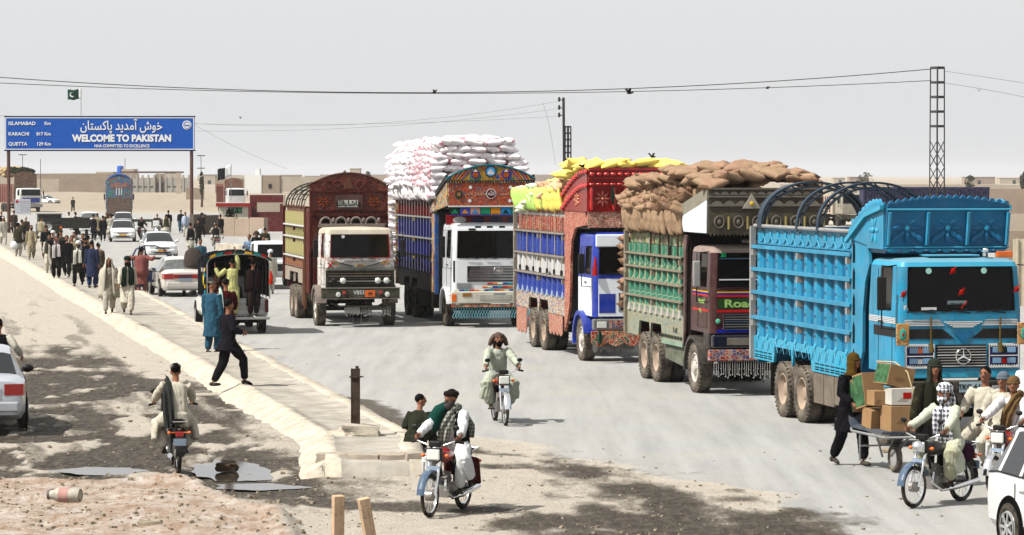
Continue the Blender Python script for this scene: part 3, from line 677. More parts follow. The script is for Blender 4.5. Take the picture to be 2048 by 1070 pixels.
def wipers(T, xs, yf, z, mat=BLK, L=.5):
    for x in xs:
        m = MB(); m.tube([(x, yf - .02, z), (x - L * .5, yf - .03, z + .03)], .010, 5); m.tube([(x - L, yf - .02, z + .015), (x - .05, yf - .035, z + .055)], .009, 5); m.build('wiper', mat, T)
def fbox(T, nm, x0, x1, z0, z1, y, th, mat, bevel=0, **k):
    m = MB(); m.bx(x0, y - th, z0, x1, y, z1); return m.build(nm, mat, T, bevel=bevel, **k)
def arc_band(T, nm, y, r0, r1, x0, x1, mat, a0=0, a1=180, z=.52, seg=18):
    m = MB(); P = []
    for k in range(seg + 1): t = R(a0 + (a1 - a0) * k / seg); P.append((y + r1 * cos(t), z + r1 * sin(t)))
    for k in range(seg, -1, -1): t = R(a0 + (a1 - a0) * k / seg); P.append((y + r0 * cos(t), z + r0 * sin(t)))
    me = MB(); n = len(P) // 2
    for k in range(n - 1):
        q = [P[k], P[k + 1], P[len(P) - 2 - k], P[len(P) - 1 - k]]; me.prism(q, 'x', x0, x1)
    return me.build(nm, mat, T)
def scallop(T, nm, x0, x1, z, y, n, mat, up=True, depth=.05, th=.02, zf=None):
    """row of rounded lobes; zf(x) lets it follow a curved edge"""
    m = MB(); w = (x1 - x0) / n; sg = 1 if up else -1
    for i in range(n):
        cx = x0 + (i + .5) * w; zb = zf(cx) if zf else z
        m.prism([(cx - w * .49 + w * .98 * k / 8, zb + sg * depth * sin(pi * k / 8)) for k in range(9)], 'y', y - th, y)
    return m.build(nm, mat, T)
def flower(T, x, z, y, r, mp, mc, n=8, nm='flower'):
    m = MB()
    for k in range(n):
        t = 2 * pi * k / n; c = Vector((x + cos(t) * r * .6, y - .006, z + sin(t) * r * .6)); m.ell(c, (r * .36, .014, r * .15), 8, 5, Matrix.Rotation(-t, 3, 'Y'))
    m.m = 1; m.ell((x, y - .01, z), (r * .2, .03, r * .2), 10, 5); m.build(nm, [mp, mc], T, smooth=60)
def sideflower(T, y, z, x, r, mp, mc, n=6):
    m = MB()
    for k in range(n):
        t = 2 * pi * k / n; c = Vector((x, y + cos(t) * r * .6, z + sin(t) * r * .6)); m.ell(c, (.014, r * .36, r * .15), 8, 5, Matrix.Rotation(t, 3, 'X'))
    m.m = 1; m.ell((x - .01, y, z), (.03, r * .2, r * .2), 10, 5); m.build('flower', [mp, mc], T, smooth=60)
def fringe(T, nm, x0, x1, z, y, n, ln, mat, bead=True, sway=.02):
    m = MB()
    for i in range(n):
        x = x0 + (i + .5) * (x1 - x0) / n; l = ln * rnd.uniform(.75, 1.1); m.tube([(x, y, z), (x + rnd.uniform(-sway, sway), y, z - l)], .006, 4)
        if bead: m.ell((x, y, z - l), .017, 5, 4)
        if bead and i % 2: m.ell((x, y, z - l * .6), .013, 5, 4)
    o = m.build(nm, mat, T); o['kind'] = 'stuff'; return o
def hoops(T, hw, ys, z, h, mat, w=.07, lat=False):
    for i, y in enumerate(ys):
        m = MB(); inner = []; outer = []
        for k in range(29):
            t = pi * k / 28; outer.append((-(hw) * cos(t), z + h * sin(t) ** .8)); inner.append((-(hw - .10) * cos(t), z - .02 + (h - .10) * sin(t) ** .8))
        for k in range(28):
            m.prism([outer[k], outer[k + 1], (outer[k + 1][0] * .975, outer[k + 1][1] - .035), (outer[k][0] * .975, outer[k][1] - .035)], 'y', y, y + w * (2.2 if i == lat else 1))
            if True: m.prism([(inner[k][0] * 1.01, inner[k][1] + .03), (inner[k + 1][0] * 1.01, inner[k + 1][1] + .03), inner[k + 1], inner[k]], 'y', y, y + w * (2.2 if i == lat else 1))
            if k % 2 == 0: m.tube([(outer[k][0], y + w * .5, outer[k][1] - .02), (inner[k + 1][0], y + w * .5, inner[k + 1][1] + .01)], .012, 4)
        m.build('roof_hoop', mat, T)
def plate(T, s, x, z, y, w=.42, h=.14, bg=None, fg=None, size=.11):
    p = fbox(T, 'number_plate', x - w / 2, x + w / 2, z - h / 2, z + h / 2, y, .012, bg or MT('plate white', (.55, .62, .66), rough=.5))
    text(s, size, fg or BLK, T, (x, y - .016, z), FRONT, bold=.012)
def at_truck(px, py, hw, sh=0, off=0):
    g = G(px, py); ex = Vector((cos(TH), sin(TH), 0)); fy = Vector((sin(TH), -cos(TH), 0)); return g + ex * (hw + off) + fy * sh

# ------------------------------------------------------------------ 1. turquoise truck
TQ = MT('turquoise paint', (.012, .345, .53), rough=.42, var=.2, vs=1.6, dust=.16, up=.2, bump=.15, bs=8, streak=.45)
TQL = MT('light turquoise paint', (.03, .42, .60), rough=.42, var=.1, dust=.2, up=.35)
TQD = MT('deep turquoise paint', (.008, .20, .37), rough=.4, var=.12, dust=.06)  # darker copy of the turquoise: shade of recesses and crown front in its colour
DUSTM = MT('caked dust', (.46, .44, .40), rough=1)
hw = 1.06
T = thing('cargo_truck', 'turquoise cargo truck with bare steel roof hoops over an empty bed, nearest of the row', 'truck', at_truck(1562, 834, hw, 5.9), TH)
axle_set(T, hw, [4.66, 5.9])
cargo(T, hw, 1.65, 7.88, .98, 3.50, [(1.42, 3.14, TQ, TQD, dict(foot=.05, footm=TQL, w=.27)), (3.18, 3.48, TQ, TQ, dict(posts=False))], [(3.13, TQ), (2.70, TQ), (2.26, TQ), (1.78, TQ)], 10, TQD, [4.66, 5.9], TQL, 1.42, railm=STEEL, pd=.07)
xs = -(hw - .10)
m = MB()        # carved scrolls on the top board and zigzag on the skirt
for i in range(12):
    y = 1.85 + i * .5; 
    m.tube([(xs - .012, y + .10 * cos(t) + .05 * t, 3.33 + .10 * sin(t)) for t in (k * .7 for k in range(8))], .014, 5)
    m.tube([(xs - .012, y - .12, 3.2), (xs - .012, y + .02, 3.3), (xs - .012, y + .2, 3.46)], .011, 5)
m.build('carved_scroll', TQL, T, smooth=60)
m = MB()
for i in range(15):
    y = 1.72 + i * .41; m.tube([(xs - .072, y, 1.17), (xs - .072, y + .14, 1.37), (xs - .072, y + .28, 1.17)], .007, 4); m.tube([(xs - .072, y + .05, 1.37), (xs - .072, y + .19, 1.20)], .005, 4)
m.build('carved_zigzag', TQ, T, smooth=60)
m = MB()
for i in range(20):
    y = 1.75 + i * .305
    if abs(y + .13 - 4.66) < .75 or abs(y + .13 - 5.9) < .75: continue
    for z in (1.02, 1.06, 1.12): m.bx(xs - .076, y, z, xs - .069, y + .24, z + .018)
m.build('slot', DARK, T)
m = MB()
for i in range(10):
    y = 1.65 + (i + .5) * .623
    for z in (1.62, 1.98, 2.42, 2.9): m.bx(xs - .10, y - .05, z, xs - .085, y + .05, z + .014)
m.build('rivet_strip', TQD, T)
for s in (-1, 1):     # wing boards with pointed openings put on as flat shade panels, then the crown's cheek boards
    me = MB(); x = s * (hw - .03)
    me.prism([(1.64, 1.08), (1.64, 3.75), (.70, 3.30), (.62, 3.0), (.85, 2.7), (.98, 2.2), (1.0, 1.5), (1.25, 1.08)], 'x', x - .025, x + .025); me.build('wing_board', TQ, T)
    for z in (1.15, 1.62, 2.1, 2.55, 3.0):
        me = MB(); me.prism([(1.42, z), (1.54, z), (1.54, z + .28), (1.48, z + .38), (1.42, z + .28)], 'x', x - s * -.026 - .004, x + s * .026 + .004) if False else me.prism([(1.42, z), (1.54, z), (1.54, z + .28), (1.48, z + .38), (1.42, z + .28)], 'x', min(x + s * .024, x + s * .029), max(x + s * .024, x + s * .029)); me.build('opening', DARK, T)
    me = MB(); me.prism([(1.68, 3.42), (1.62, 3.62), (.75, 3.95), (-.20, 4.05), (-.20, 3.27), (.70, 3.27), (.70, 3.32)], 'x', x + s * .035 - .02, x + s * .035 + .02); me.build('crown_cheek', TQ, T)
    me = MB(); me.prism([(1.75, 3.40), (.66, 3.86), (-.22, 4.00), (-.22, 3.93), (.66, 3.79), (1.72, 3.33)], 'x', x + s * .09 - .03, x + s * .09 + .03); me.build('cheek_moulding', TQL, T)
    me = MB()
    for k in range(10):
        f = k / 10; y = 1.65 - f * 1.8; z = 3.52 + .50 * math.sin(min(1, f * 1.25) * pi / 2); me.ell((x + s * .035, y, z), (.025, .11, .09), 8, 5)
    me.build('scalloped_edge', TQ, T, smooth=60)
    sideflower(T, .30, 3.58, x + s * .06, .26, TQL, TQL)
zf = lambda x: 4.0 + .12 * (1 - (x / 1.1) ** 2)
m = MB(); P = [(-hw, 3.27)] + [(-hw + 2 * hw * k / 12, zf(-hw + 2 * hw * k / 12)) for k in range(13)] + [(hw, 3.27)]
m.prism(P, 'y', -.24, -.19); m.v = [(x, y - max(0, z - 3.27) * .16, z) for x, y, z in m.v]; m.build('crown_board', TQD, T)
scallop(T, 'scalloped_crest', -hw, hw, 0, -.33, 17, TQD, True, .055, .05, zf)
m = MB(); m.tube([(-hw - .02, -.38, 3.93), (hw + .02, -.38, 3.93)], .018, 6); m.tube([(-hw - .02, -.28, 3.30), (hw + .02, -.28, 3.30)], .014, 6); m.build('crown_moulding', TQL, T)
scallop(T, 'scalloped_hem', -hw, hw, 3.27, -.21, 9, TQ, False, .06, .04)
m = MB(); 
for x in (-.36, .34, hw - .03, -hw + .03):
    m2 = MB(); m2.tube([(x, -.40, 3.88), (x, -.30, 3.34)], .034, 6); m2.build('crown_strut', TQ, T, smooth=60)
for x in (-.70, 0, .68):
    flower(T, x, 3.62, -.30, .27, TQD, TQ); 
    m2 = MB()
    for k in range(4): t = pi / 4 + k * pi / 2; m2.ell((x + cos(t) * .3, -.31, 3.62 + sin(t) * .25), (.09, .012, .045), 8, 5, Matrix.Rotation(-t, 3, 'Y'))
    m2.build('petal_corner', TQD, T, smooth=60)
m = MB(); m.bx(-hw + .03, -.15, 3.20, hw - .03, 1.6, 3.24); m.build('crown_floor', TQD, T)
m = MB(); m.bx(-hw + .04, 1.2, 1.1, hw - .04, 1.6, 3.2); m.build('cab_back_panel', TQD, T)
hoops(T, hw, [7.3, 4.9, 3.6], 3.5, .88, MT('dark blue steel hoop', (.02, .06, .10), rough=.5, dust=.1), .13, 0)
yf = -.98
cab(T, hw, yf, .62, 1.24, 3.12, 2.27, 3.00, TQ, TQL, lean=.06, wy=(.42, 1.02))
m = MB(); m.bx(-.45, yf + .35, 3.155, .45, yf + .85, 3.185); m.build('roof_hatch', TQL, T, bevel=.02)
wipers(T, (-.45, .15, .75), yf - .02, 2.24)
MAR = MT('cream badge', (.7, .66, .55)); 
for x, z in ((-.55, 2.93), (.40, 2.93)):
    m = MB(); m.lathe([(.05, 0), (.05, -.006), (.0, -.006)], (x, yf + .035, z), 'y', 16); m.build('round_sticker', MT('pale green sticker', (.45, .72, .62)), T)
for x, z in ((-.13, 2.93), (-.98, 2.55), (.02, 2.58), (.06, 2.36), (.97, 2.62)):
    m = MB(); m.ell((x, yf + .03, z), (.045, .012, .05), 8, 5); m.tube([(x - .06, yf + .02, z - .05), (x + .05, yf + .02, z + .07)], .010, 5); m.build('red_sticker', REDC, T)
fbox(T, 'sticker', -.98, -.90, 2.29, 2.37, yf + .012, .004, WHT); fbox(T, 'paper', -.68, -.42, 2.29, 2.335, yf + .012, .004, WHT)
fbox(T, 'inside_card', -.23, .10, 2.28, 2.44, yf + .025, .004, MT('faded card', (.24, .30, .32))); text('TKC', .11, BLK, T, (-.07, yf + .018, 2.36), FRONT)
for k in range(4):
    z = 2.115 - k * .027; d = k * .05
    m = MB(); m.bx(-hw + .09, yf - .012, z, -.36 + d * .4, yf - .002, z + .016); m.bx(.42 - d * .4, yf - .012, z, hw - .09, yf - .002, z + .016); m.bx(-.30 + d, yf - .022, z - .03, .36 - d, yf - .012, z - .012); m.build('trim_stripe', WHT, T)
    m = MB(); m.bx(-hw - .008, yf + .14, 2.14 - k * .027, -hw - .002, .60, 2.156 - k * .027); m.build('side_stripe', WHT, T)
m = MB(); m.prism([(-hw + .1, 1.98), (-.32, 1.98), (-.12, 1.82), (-hw + .1, 1.82)], 'y', yf - .008, yf - .002); m.prism([(hw - .1, 1.98), (.38, 1.98), (.18, 1.82), (hw - .1, 1.82)], 'y', yf - .008, yf - .002); m.build('black_band', BLK, T)
m = MB(); m.bx(-hw - .007, yf + .2, 1.84, -hw - .002, .35, 2.0); m.build('side_band', BLK, T)
m = MB(); m.prism([(-.15, 1.93), (.21, 1.93), (.03, 1.74)], 'y', yf - .02, yf - .004); m.build('badge_wedge', TQD, T)
NAVY = MT('navy enamel', (.012, .02, .13), rough=.35)
for x0, x1 in ((-hw + .09, -.46), (.46, hw - .06)):
    fr_ = fbox(T, 'headlamp_frame', x0, x1, 1.33, 1.74, yf, .03, CHR, .02); fbox(T, 'headlamp_panel', x0 + .03, x1 - .03, 1.36, 1.71, yf - .031, .008, NAVY)
    m = MB(); n_ = 11
    for k in range(n_):
        x = x0 + .03 + (k + .5) * (x1 - x0 - .06) / n_
        for z, s in ((1.36, 1), (1.71, -1)): m.prism([(x - .022, z), (x + .022, z), (x, z + s * .035)], 'y', yf - .046, yf - .040)
    m.build('zigzag_border', WHT, T)
    fbox(T, 'panel_bar', x0 + .03, x1 - .03, 1.53, 1.545, yf - .040, .006, CHR)
    for z in (1.41, 1.585):
        for xa in (x0 + .07, x1 - .22): fbox(T, 'headlamp', xa, xa + .15, z, z + .09, yf - .040, .012, MT('blue tinted lamp', (.22, .38, .55), rough=.15, coat=.6), .008)
    m = MB(); xm = (x0 + x1) / 2; 
    fbox(T, 'lamp_badge', xm - .04, xm + .04, 1.585, 1.665, yf - .040, .008, ORG if x0 < 0 else GRNC); fbox(T, 'lamp_badge', xm - .04, xm + .04, 1.41, 1.49, yf - .040, .008, WHT if x0 < 0 else REDC)
fbox(T, 'grille_recess', -.43, .43, 1.34, 1.72, yf, .012, BLK)
for k in range(8):
    z = 1.365 + k * .045; m = MB(); m.bx(-.42, yf - .045, z, .42, yf - .014, z + .014); m.build('grille_bar', CHR if k % 4 == 0 else STEEL, T)
m = MB(); m.tube([(.02 + .125 * cos(t), yf - .06, 1.53 + .125 * sin(t)) for t in (2 * pi * k / 24 for k in range(25))], .013, 6, cap=False)
for a in (90, 210, 330): m.tube([(.02, yf - .06, 1.53), (.02 + .12 * cos(R(a)), yf - .06, 1.53 + .12 * sin(R(a)))], [.022, .006], 6)
m.build('star_emblem', CHR, T, smooth=50)
for x in (-hw + .02, hw - .02):       # painted mirror boards and hanging tassels
    fbox(T, 'painted_board', x - .11, x + .11, 1.72, 2.08, yf - .10, .03, ART('orange board art', [(.55, .25, .05), (.65, .42, .1), (.6, .3, .08), (.35, .2, .08)], 28, .15), .03)
    m = MB(); m.ell((x, yf - .135, 1.90), (.055, .012, .10), 12, 6); m.m = 1; m.ell((x, yf - .148, 1.90), (.02, .008, .03), 8, 5); m.build('medallion', [MT('sea green enamel', (.08, .42, .34)), REDC], T, smooth=60)
for x in (-.53, .66):
    m = MB(); m.tube([(x, yf - .05, 2.18), (x - .01, yf - .06, 1.85), (x, yf - .06, 1.72)], .016, 6); m.tube([(x, yf - .06, 1.78), (x, yf - .07, 1.6)], [.022, .05], 8); m.build('tassel', MT('olive cord', (.16, .12, .045), rough=.95), T, smooth=60)
fbox(T, 'valance', -hw + .02, hw - .02, 1.17, 1.28, yf + .02, .04, TQL, .015)
m = MB(); m.bx(-hw, yf - .12, .72, hw, yf + .1, 1.13); m.build('bumper', MT('dusty black bumper', (.045, .04, .036), rough=.7, dust=.35), T, bevel=.02)
plate(T, 'TKC-613', .13, 1.03, yf - .122, .40, .17, MT('pale plate', (.42, .52, .58)), BLK, .12)
for x in (-.75, .62): fbox(T, 'bumper_lamp', x - .13, x + .13, .92, 1.05, yf - .12, .02, LAMP if x < 0 else STEEL, .01)
for x in (-.85, .85): fbox(T, 'step_well', x - .15, x + .15, .55, .72, yf + .05, .1, UND)
m = MB(); m.tube([(.5, yf + .3, 3.16), (.5, yf + .3, 3.23)], .03, 8); m.ell((.5, yf + .28, 3.26), (.06, .09, .05), 10, 6); m.build('roof_horn', CHR, T, smooth=60)
m = MB(); m.bx(.74, yf + .3, 3.14, 1.0, yf + .4, 3.24); m.build('roof_lamp', ORG, T, bevel=.01)
arc_band(T, 'fender', .02, .58, .64, -hw - .03, -hw + .28, TQL, 0, 178); arc_band(T, 'fender', .02, .58, .64, hw - .28, hw + .03, TQL, 0, 178)
m = MB(); m.ell((-hw - .03, -.12, 1.22), (.02, .035, .035), 8, 5); m.build('side_repeater', ORG, T)
WOODP = MT('weathered plank', (.27, .235, .20), rough=.95, var=.25, vs=3, bump=.5, bs=20, streak=.4)
for i in range(3):      # planked tool locker ahead of the rear wheels
    m = MB(); m.bx(-hw + .05, 2.15 + i * .62, .42 + (i == 0) * .05, -hw + .09, 2.73 + i * .62, .98); m.build('locker_plank', WOODP, T)
m = MB(); m.bx(-hw + .10, 2.15, .42, -hw + .5, 3.98, .97); m.build('tool_locker', UND, T)
m = MB()
for s in (-1, 1): m.bx(s * .75 - .3, 6.6, .35, s * .75 + .3, 6.63, .98)
m.build('mud_flap', UND, T)
TURQ = T

# ------------------------------------------------------------------ 2. maroon truck under brown sacks
MARN = MT('maroon paint', (.085, .018, .020), rough=.32, var=.15, dust=.10, up=.55, coat=.4)
GRP = ART('green post art', [(.03, .27, .18), (.04, .34, .24), (.42, .46, .28), (.05, .30, .21), (.10, .26, .20)], 5, .4, (.30, .32, .22), .03, stretch=(1, 1, .45))
GRD = MT('deep green paint', (.012, .17, .11), rough=.6, var=.3, dust=.2, streak=.4)
SKT = ART('faded skirt art', [(.36, .36, .26), (.30, .36, .30), (.40, .36, .22), (.22, .32, .34), (.38, .36, .30)], 9, .4, (.24, .26, .19), .05, stretch=(1, 1, 2))
TOPA = ART('top board art', [(.30, .35, .18), (.48, .44, .22), (.16, .28, .16), (.42, .40, .34), (.30, .14, .08)], 6, .3, (.10, .15, .09), .06)
CRG = MT('grey carved wood', (.13, .115, .09), rough=.8, var=.4, vs=6, dust=.06, bump=.6, bs=25)
CRGL = MT('worn carved edge', (.24, .22, .19), rough=.7, var=.2)
hw = 1.2
T = thing('cargo_truck', 'maroon cab truck with green ribbed sides under a heap of brown sacks', 'truck', at_truck(1386, 785, hw), TH)
axle_set(T, hw, [3.34, 4.42])
GRL = MT('worn pale rail', (.30, .27, .21), rough=.8, dust=.3)
cargo(T, hw, .95, 6.05, .93, 3.25, [(1.50, 2.98, GRP, GRD, dict(foot=.12, footm=DUSTM, w=.24)), (2.99, 3.24, TOPA, TOPA, dict(posts=False))], [(2.76, GRL), (2.47, GRL), (2.16, GRL), (1.82, GRL)], 10, MT('dark red wood', (.08, .02, .015)), [3.34, 4.42], SKT, 1.50, railm=GRL, nh=.34, nw=.56)
xs = -(hw - .10); m = MB()
for i in range(16): 
    y = 1.05 + i * .13
    m.lathe([(.045, -.004), (.045, .002), (0, .002)], (xs - .073, y, 1.05), 'x', 10)
m.build('pierced_holes', DARK, T)
m = MB(); m.bx(xs - .09, .95, .88, xs - .02, 2.75, .97); m.build('skirt_rail', MT('pale green rail', (.30, .40, .33), dust=.3), T)
m = MB(); m.prism([(1.0, .45), (2.7, .55), (2.7, .86), (1.0, .86)], 'x', xs - .02, xs + .35); m.build('fuel_tank', MT('grey green tank', (.15, .18, .14), dust=.5), T, bevel=.02)
text('F A K', .16, BLK, T, (xs - .075, 1.6, 1.2), LEFT)
for i, y in enumerate((1.3, 2.1, 2.9, 3.7)):
    m = MB(); m.bx(xs - .09, y, 2.55 + .1 * (i % 2), xs - .075, y + .12, 3.25); m.build('tie_strap', MT('dark strap', (.08, .05, .035), rough=.95), T)
m = MB()
for s in (-1, 1): m.prism([(.95, .9), (.95, 3.25), (.60, 3.25), (.75, 2.9), (.85, 1.2)], 'x', s * 1.15 - .02, s * 1.15 + .02)
m.build('wing_board', MT('worn purple grey wood', (.17, .11, .11), dust=.3), T)
m = MB(); m.bx(-1.1, .55, 1.1, 1.1, .92, 3.3); m.build('cab_back_panel', MT('blackened wood', (.018, .008, .008)), T)
m = MB(); m.bx(-1.17, -1.2, 3.30, 1.17, .9, 3.35); m.build('crown_floor', BLK, T)
for s in (-1, 1):
    m = MB(); m.prism([(1.1, 3.60), (-1.18, 4.0), (-1.18, 4.25), (1.1, 3.86)], 'x', s * 1.19 - .03, s * 1.19 + .03); m.build('crown_cheek', MT('pale worn cheek', (.34, .33, .27), dust=.2, streak=.5), T)
    m = MB(); m.prism([(.75, 3.32), (-1.12, 3.32), (-1.14, 4.0), (1.0, 3.66)], 'x', s * 1.21 - .008, s * 1.21 + .008); m.build('cover_sheet', MT('white plastic sheet', (.72, .78, .80), rough=.5), T)
fbox(T, 'crown_board', -1.2, 1.2, 3.32, 4.22, -1.18, .05, CRG)
for z in (4.22, 4.06, 3.88): fbox(T, 'crown_moulding', -1.21, 1.21, z - .015, z + .02, -1.23, .03, CRGL)
scallop(T, 'scalloped_row', -1.15, 1.15, 4.10, -1.235, 12, CRGL, True, .07, .012); scallop(T, 'scalloped_row', -1.15, 1.15, 3.90, -1.235, 9, CRGL, True, .08, .012)
for i in range(6):
    x = -.98 + i * .40; m = MB(); m.tube([(x + .10 * cos(t), -1.25, 3.55 + .12 * sin(t)) for t in (2 * pi * k / 18 for k in range(19))], .014, 5, cap=False); m.ell((x, -1.24, 3.55), (.05, .02, .06), 8, 5); m.build('carved_rosette', CRGL, T, smooth=60)
    m = MB(); m.tube([(x + .2, -1.25, 3.40), (x + .2, -1.25, 3.66)], .026, 6); m.build('baluster', MT('brass yellow', (.35, .30, .13), rough=.4), T, smooth=60)
m = MB(); m.prism([(-.50, 3.82), (-.12, 3.82), (-.31, 4.12)], 'y', -1.29, -1.26); m.m = 1; m.ell((-.31, -1.30, 3.92), (.05, .02, .05), 10, 5); m.build('triangle_badge', [MT('silver board', (.42, .40, .34)), MT('yellow stud', (.65, .45, .1))], T)
m = MB(); n_ = 30
for i in range(n_): x = -1.2 + 2.4 * i / n_; m.prism([(x, 3.32), (x + .08, 3.32), (x + .04, 3.26)], 'y', -1.24, -1.21)
m.build('zigzag_hem', CRG, T)
yf = -1.15
cab(T, 1.13, yf, .45, 1.28, 3.05, 2.21, 2.92, MARN, MT('dusty roof paint', (.36, .29, .26), rough=.8, dust=.4), seal=MT('maroon seal', (.03, .01, .01)), lean=.05, wy=(.35, .95))
m = MB(); m.bx(-.25, yf + .3, 3.1, .35, yf + .9, 3.17); m.build('roof_vent', MT('cream vent', (.6, .57, .5)), T, bevel=.03)
fbox(T, 'windscreen_strip', -.95, .95, 2.79, 2.81, yf + .035, .01, CHR); fbox(T, 'windscreen_strip', -.95, .95, 2.36, 2.385, yf + .015, .01, WHT)
text('38', .12, MT('green lettering', (.02, .45, .18)), T, (-.86, yf + .02, 2.87), FRONT, bold=.02); fbox(T, 'blue_sticker', -.15, .2, 2.84, 2.89, yf + .035, .006, MT('sky blue', (.05, .4, .6)))
YEL = MT('yellow stripe', (.70, .45, .03)); BLU = MT('blue stripe', (.02, .04, .42)); RED = MT('red stripe', (.52, .02, .02), rough=.4)
for z, h, mm in ((2.105, .025, YEL), (2.07, .025, BLU), (2.02, .04, RED), (1.71, .05, RED), (1.295, .06, BLU)):
    fbox(T, 'front_stripe', -1.0, 1.0, z, z + h, yf, .006, mm)
    m = MB(); m.bx(-1.138, yf + .13, z, -1.131, .3, z + h)
    if z > 1.4: m.build('side_stripe', mm, T)
LGR = MT('lime lettering', (.38, .55, .22)); 
fbox(T, 'name_board', -.98, -.05, 1.78, 1.985, yf, .006, MT('dark green board', (.04, .10, .035))); text('Road', .22, LGR, T, (-.52, yf - .012, 1.88), FRONT, bold=.03, wide=1.45)
text('King', .16, LGR, T, (.42, yf - .012, 1.88), FRONT, bold=.03, wide=1.3); text('Road', .15, LGR, T, (-1.14, -.45, 1.92), LEFT, bold=.03, wide=1.5); text('King', .10, LGR, T, (-1.14, -.35, 1.72), LEFT, bold=.02)
for xa, xb in ((-.86, -.06), (.06, .86)):
    fbox(T, 'grille_recess', xa, xb, 1.36, 1.67, yf, .014, BLK, .01); 
    m = MB()
    for k in range(21):
        pass
    m.tube([(xa, yf - .02, 1.38), (xa, yf - .02, 1.66), (xb, yf - .02, 1.66), (xb, yf - .02, 1.36), (xa, yf - .02, 1.36)], .013, 6); m.build('grille_frame', CHR, T)
    for k in range(5): fbox(T, 'grille_bar', xa + .02, xb - .02, 1.41 + k * .05, 1.418 + k * .05 + (k == 2) * .012, yf - .014, .012, CHR if k == 2 else STEEL)
for x in (-1.0,): 
    m = MB(); m.ell((x + .02, yf - .01, 1.53), (.05, .012, .05), 8, 5); m.build('round_sticker', MT('mint sticker', (.2, .6, .45)), T)
NV = MT('midnight blue paint', (.01, .014, .04), rough=.25, coat=.5)
fbox(T, 'bumper', -1.1, 1.1, .98, 1.25, yf + .1, .14, NV, .03)
for x in (-.55, .55): fbox(T, 'headlamp', x - .25, x + .25, 1.04, 1.19, yf - .045, .015, MT('grey lamp glass', (.20, .19, .17), rough=.3, dust=.3), .02)
m = MB(); m.ell((.18, yf - .06, .98), (.07, .05, .07), 12, 7); m.build('fog_lamp', LAMP, T, smooth=60)
fbox(T, 'amber_lamp', .14, .22, 1.1, 1.26, yf - .05, .03, ORG, .01)
RBA = ART('red bumper art', [(.34, .04, .03), (.42, .30, .25), (.25, .03, .04), (.5, .12, .05), (.12, .08, .2)], 9, .35, (.5, .4, .35), .05)
fbox(T, 'lower_bumper', -1.18, 1.18, .72, .95, yf + .06, .14, RBA, .02)
fringe(T, 'bead_fringe', -1.1, 1.15, .74, yf - .06, 46, .36, STEEL); fringe(T, 'bead_fringe', -1.1, 1.15, .74, yf + .05, 40, .42, UND)
arc_band(T, 'fender', .0, .60, .67, -1.24, -.95, MT('black fender', (.05, .045, .045), rough=.5, dust=.3), -8, 170, seg=20); arc_band(T, 'fender', .0, .60, .67, .95, 1.24, MATS['black fender'], -8, 170)
m = MB(); m.bx(-1.13, -1.0, 1.0, -.98, -.55, 1.3); m.build('step', MATS['black fender'], T, bevel=.02)
MAROON = T

# ------------------------------------------------------------------ 3. blue and white cab truck with the red crown
BL = MT('royal blue paint', (.012, .07, .44), rough=.35, var=.15, coat=.3, dust=.12, streak=.25)
BLP = MT('royal blue boards', (.016, .085, .42), rough=.5, var=.2, dust=.18, streak=.4)
PINKA = ART('red floral art', [(.42, .05, .03), (.50, .14, .09), (.36, .05, .04), (.55, .28, .18), (.45, .09, .04)], 11, .25, (.50, .33, .25), .05)
PINKS = ART('rose floral art', [(.50, .16, .12), (.46, .22, .15), (.55, .30, .22), (.42, .12, .09)], 10, .35, (.55, .42, .33), .05)
MULTI = ART('striped patchwork art', [(.60, .52, .42), (.06, .16, .42), (.55, .35, .06), (.40, .06, .04), (.50, .48, .42), (.10, .30, .22)], 9, .25, (.65, .60, .52), .05, stretch=(1, 1, 3))
REDG = MT('glossy red paint', (.55, .02, .015), rough=.2, var=.2, coat=.6)
REDD = MT('deep red paint', (.34, .012, .012), rough=.3, var=.2, coat=.4)
T = thing('cargo_truck', 'blue and white cab truck with a glossy red crown under yellow and green sacks', 'truck', at_truck(1160, 721, 1.2), TH)
hw = 1.2; axle_set(T, hw, [4.5, 5.87])
WB = MT('white boards', (.62, .62, .62), rough=.5, dust=.15)
cargo(T, hw, 1.8, 8.15, .98, 3.62, [(1.45, 1.93, BLP, MATS['royal blue boards'], dict(foot=.10, footm=MT('pale foot blocks', (.35, .42, .55), dust=.2), w=.24)), (1.98, 2.44, WB, MT('white wall boards', (.50, .50, .50)), dict(w=.26)), (2.49, 3.02, BLP, BLP, dict(w=.26, holes=(2.72, 2.92))), (3.06, 3.60, PINKA, PINKA, dict(posts=False))],
      [(3.03, MT('grey rail', (.33, .30, .27), dust=.2)), (2.45, MATS['grey rail']), (1.94, MATS['grey rail'])], 10, REDD, [4.5, 5.87], MULTI, 1.42, railm=MATS['grey rail'], nh=.32)
xs = -(hw - .10)
for i in range(24): 
    m = MB(); m.bx(xs - .03, 1.84 + i * .262, 3.1, xs - .001, 1.84 + i * .262 + .14, 3.42); m.build('carved_panel', PINKA, T)
fbx = lambda nm, y0, y1, z0, z1, x, th, mat, **k: MB().bx(x - th, y0, z0, x, y1, z1).build(nm, mat, T, **k)
fbx('white_band', 1.8, 8.1, 3.46, 3.52, xs, .012, WB)
for a, b in ((2.2, 3.85), (6.75, 8.1)):        # painted mud guards hanging to the wheels with scalloped hems
    m = MB(); P = [(a, 1.0), (b, 1.0)]; nn = 4 if b - a > 1.5 else 3; zz = .46 if a < 4 else .30
    for k in range(nn * 6, -1, -1): f = k / (nn * 6); P.append((a + (b - a) * f, zz + .09 - .09 * abs(sin(pi * f * nn))))
    m.prism(P, 'x', xs - .07, xs - .05); m.build('painted_mud_guard', PINKS, T)
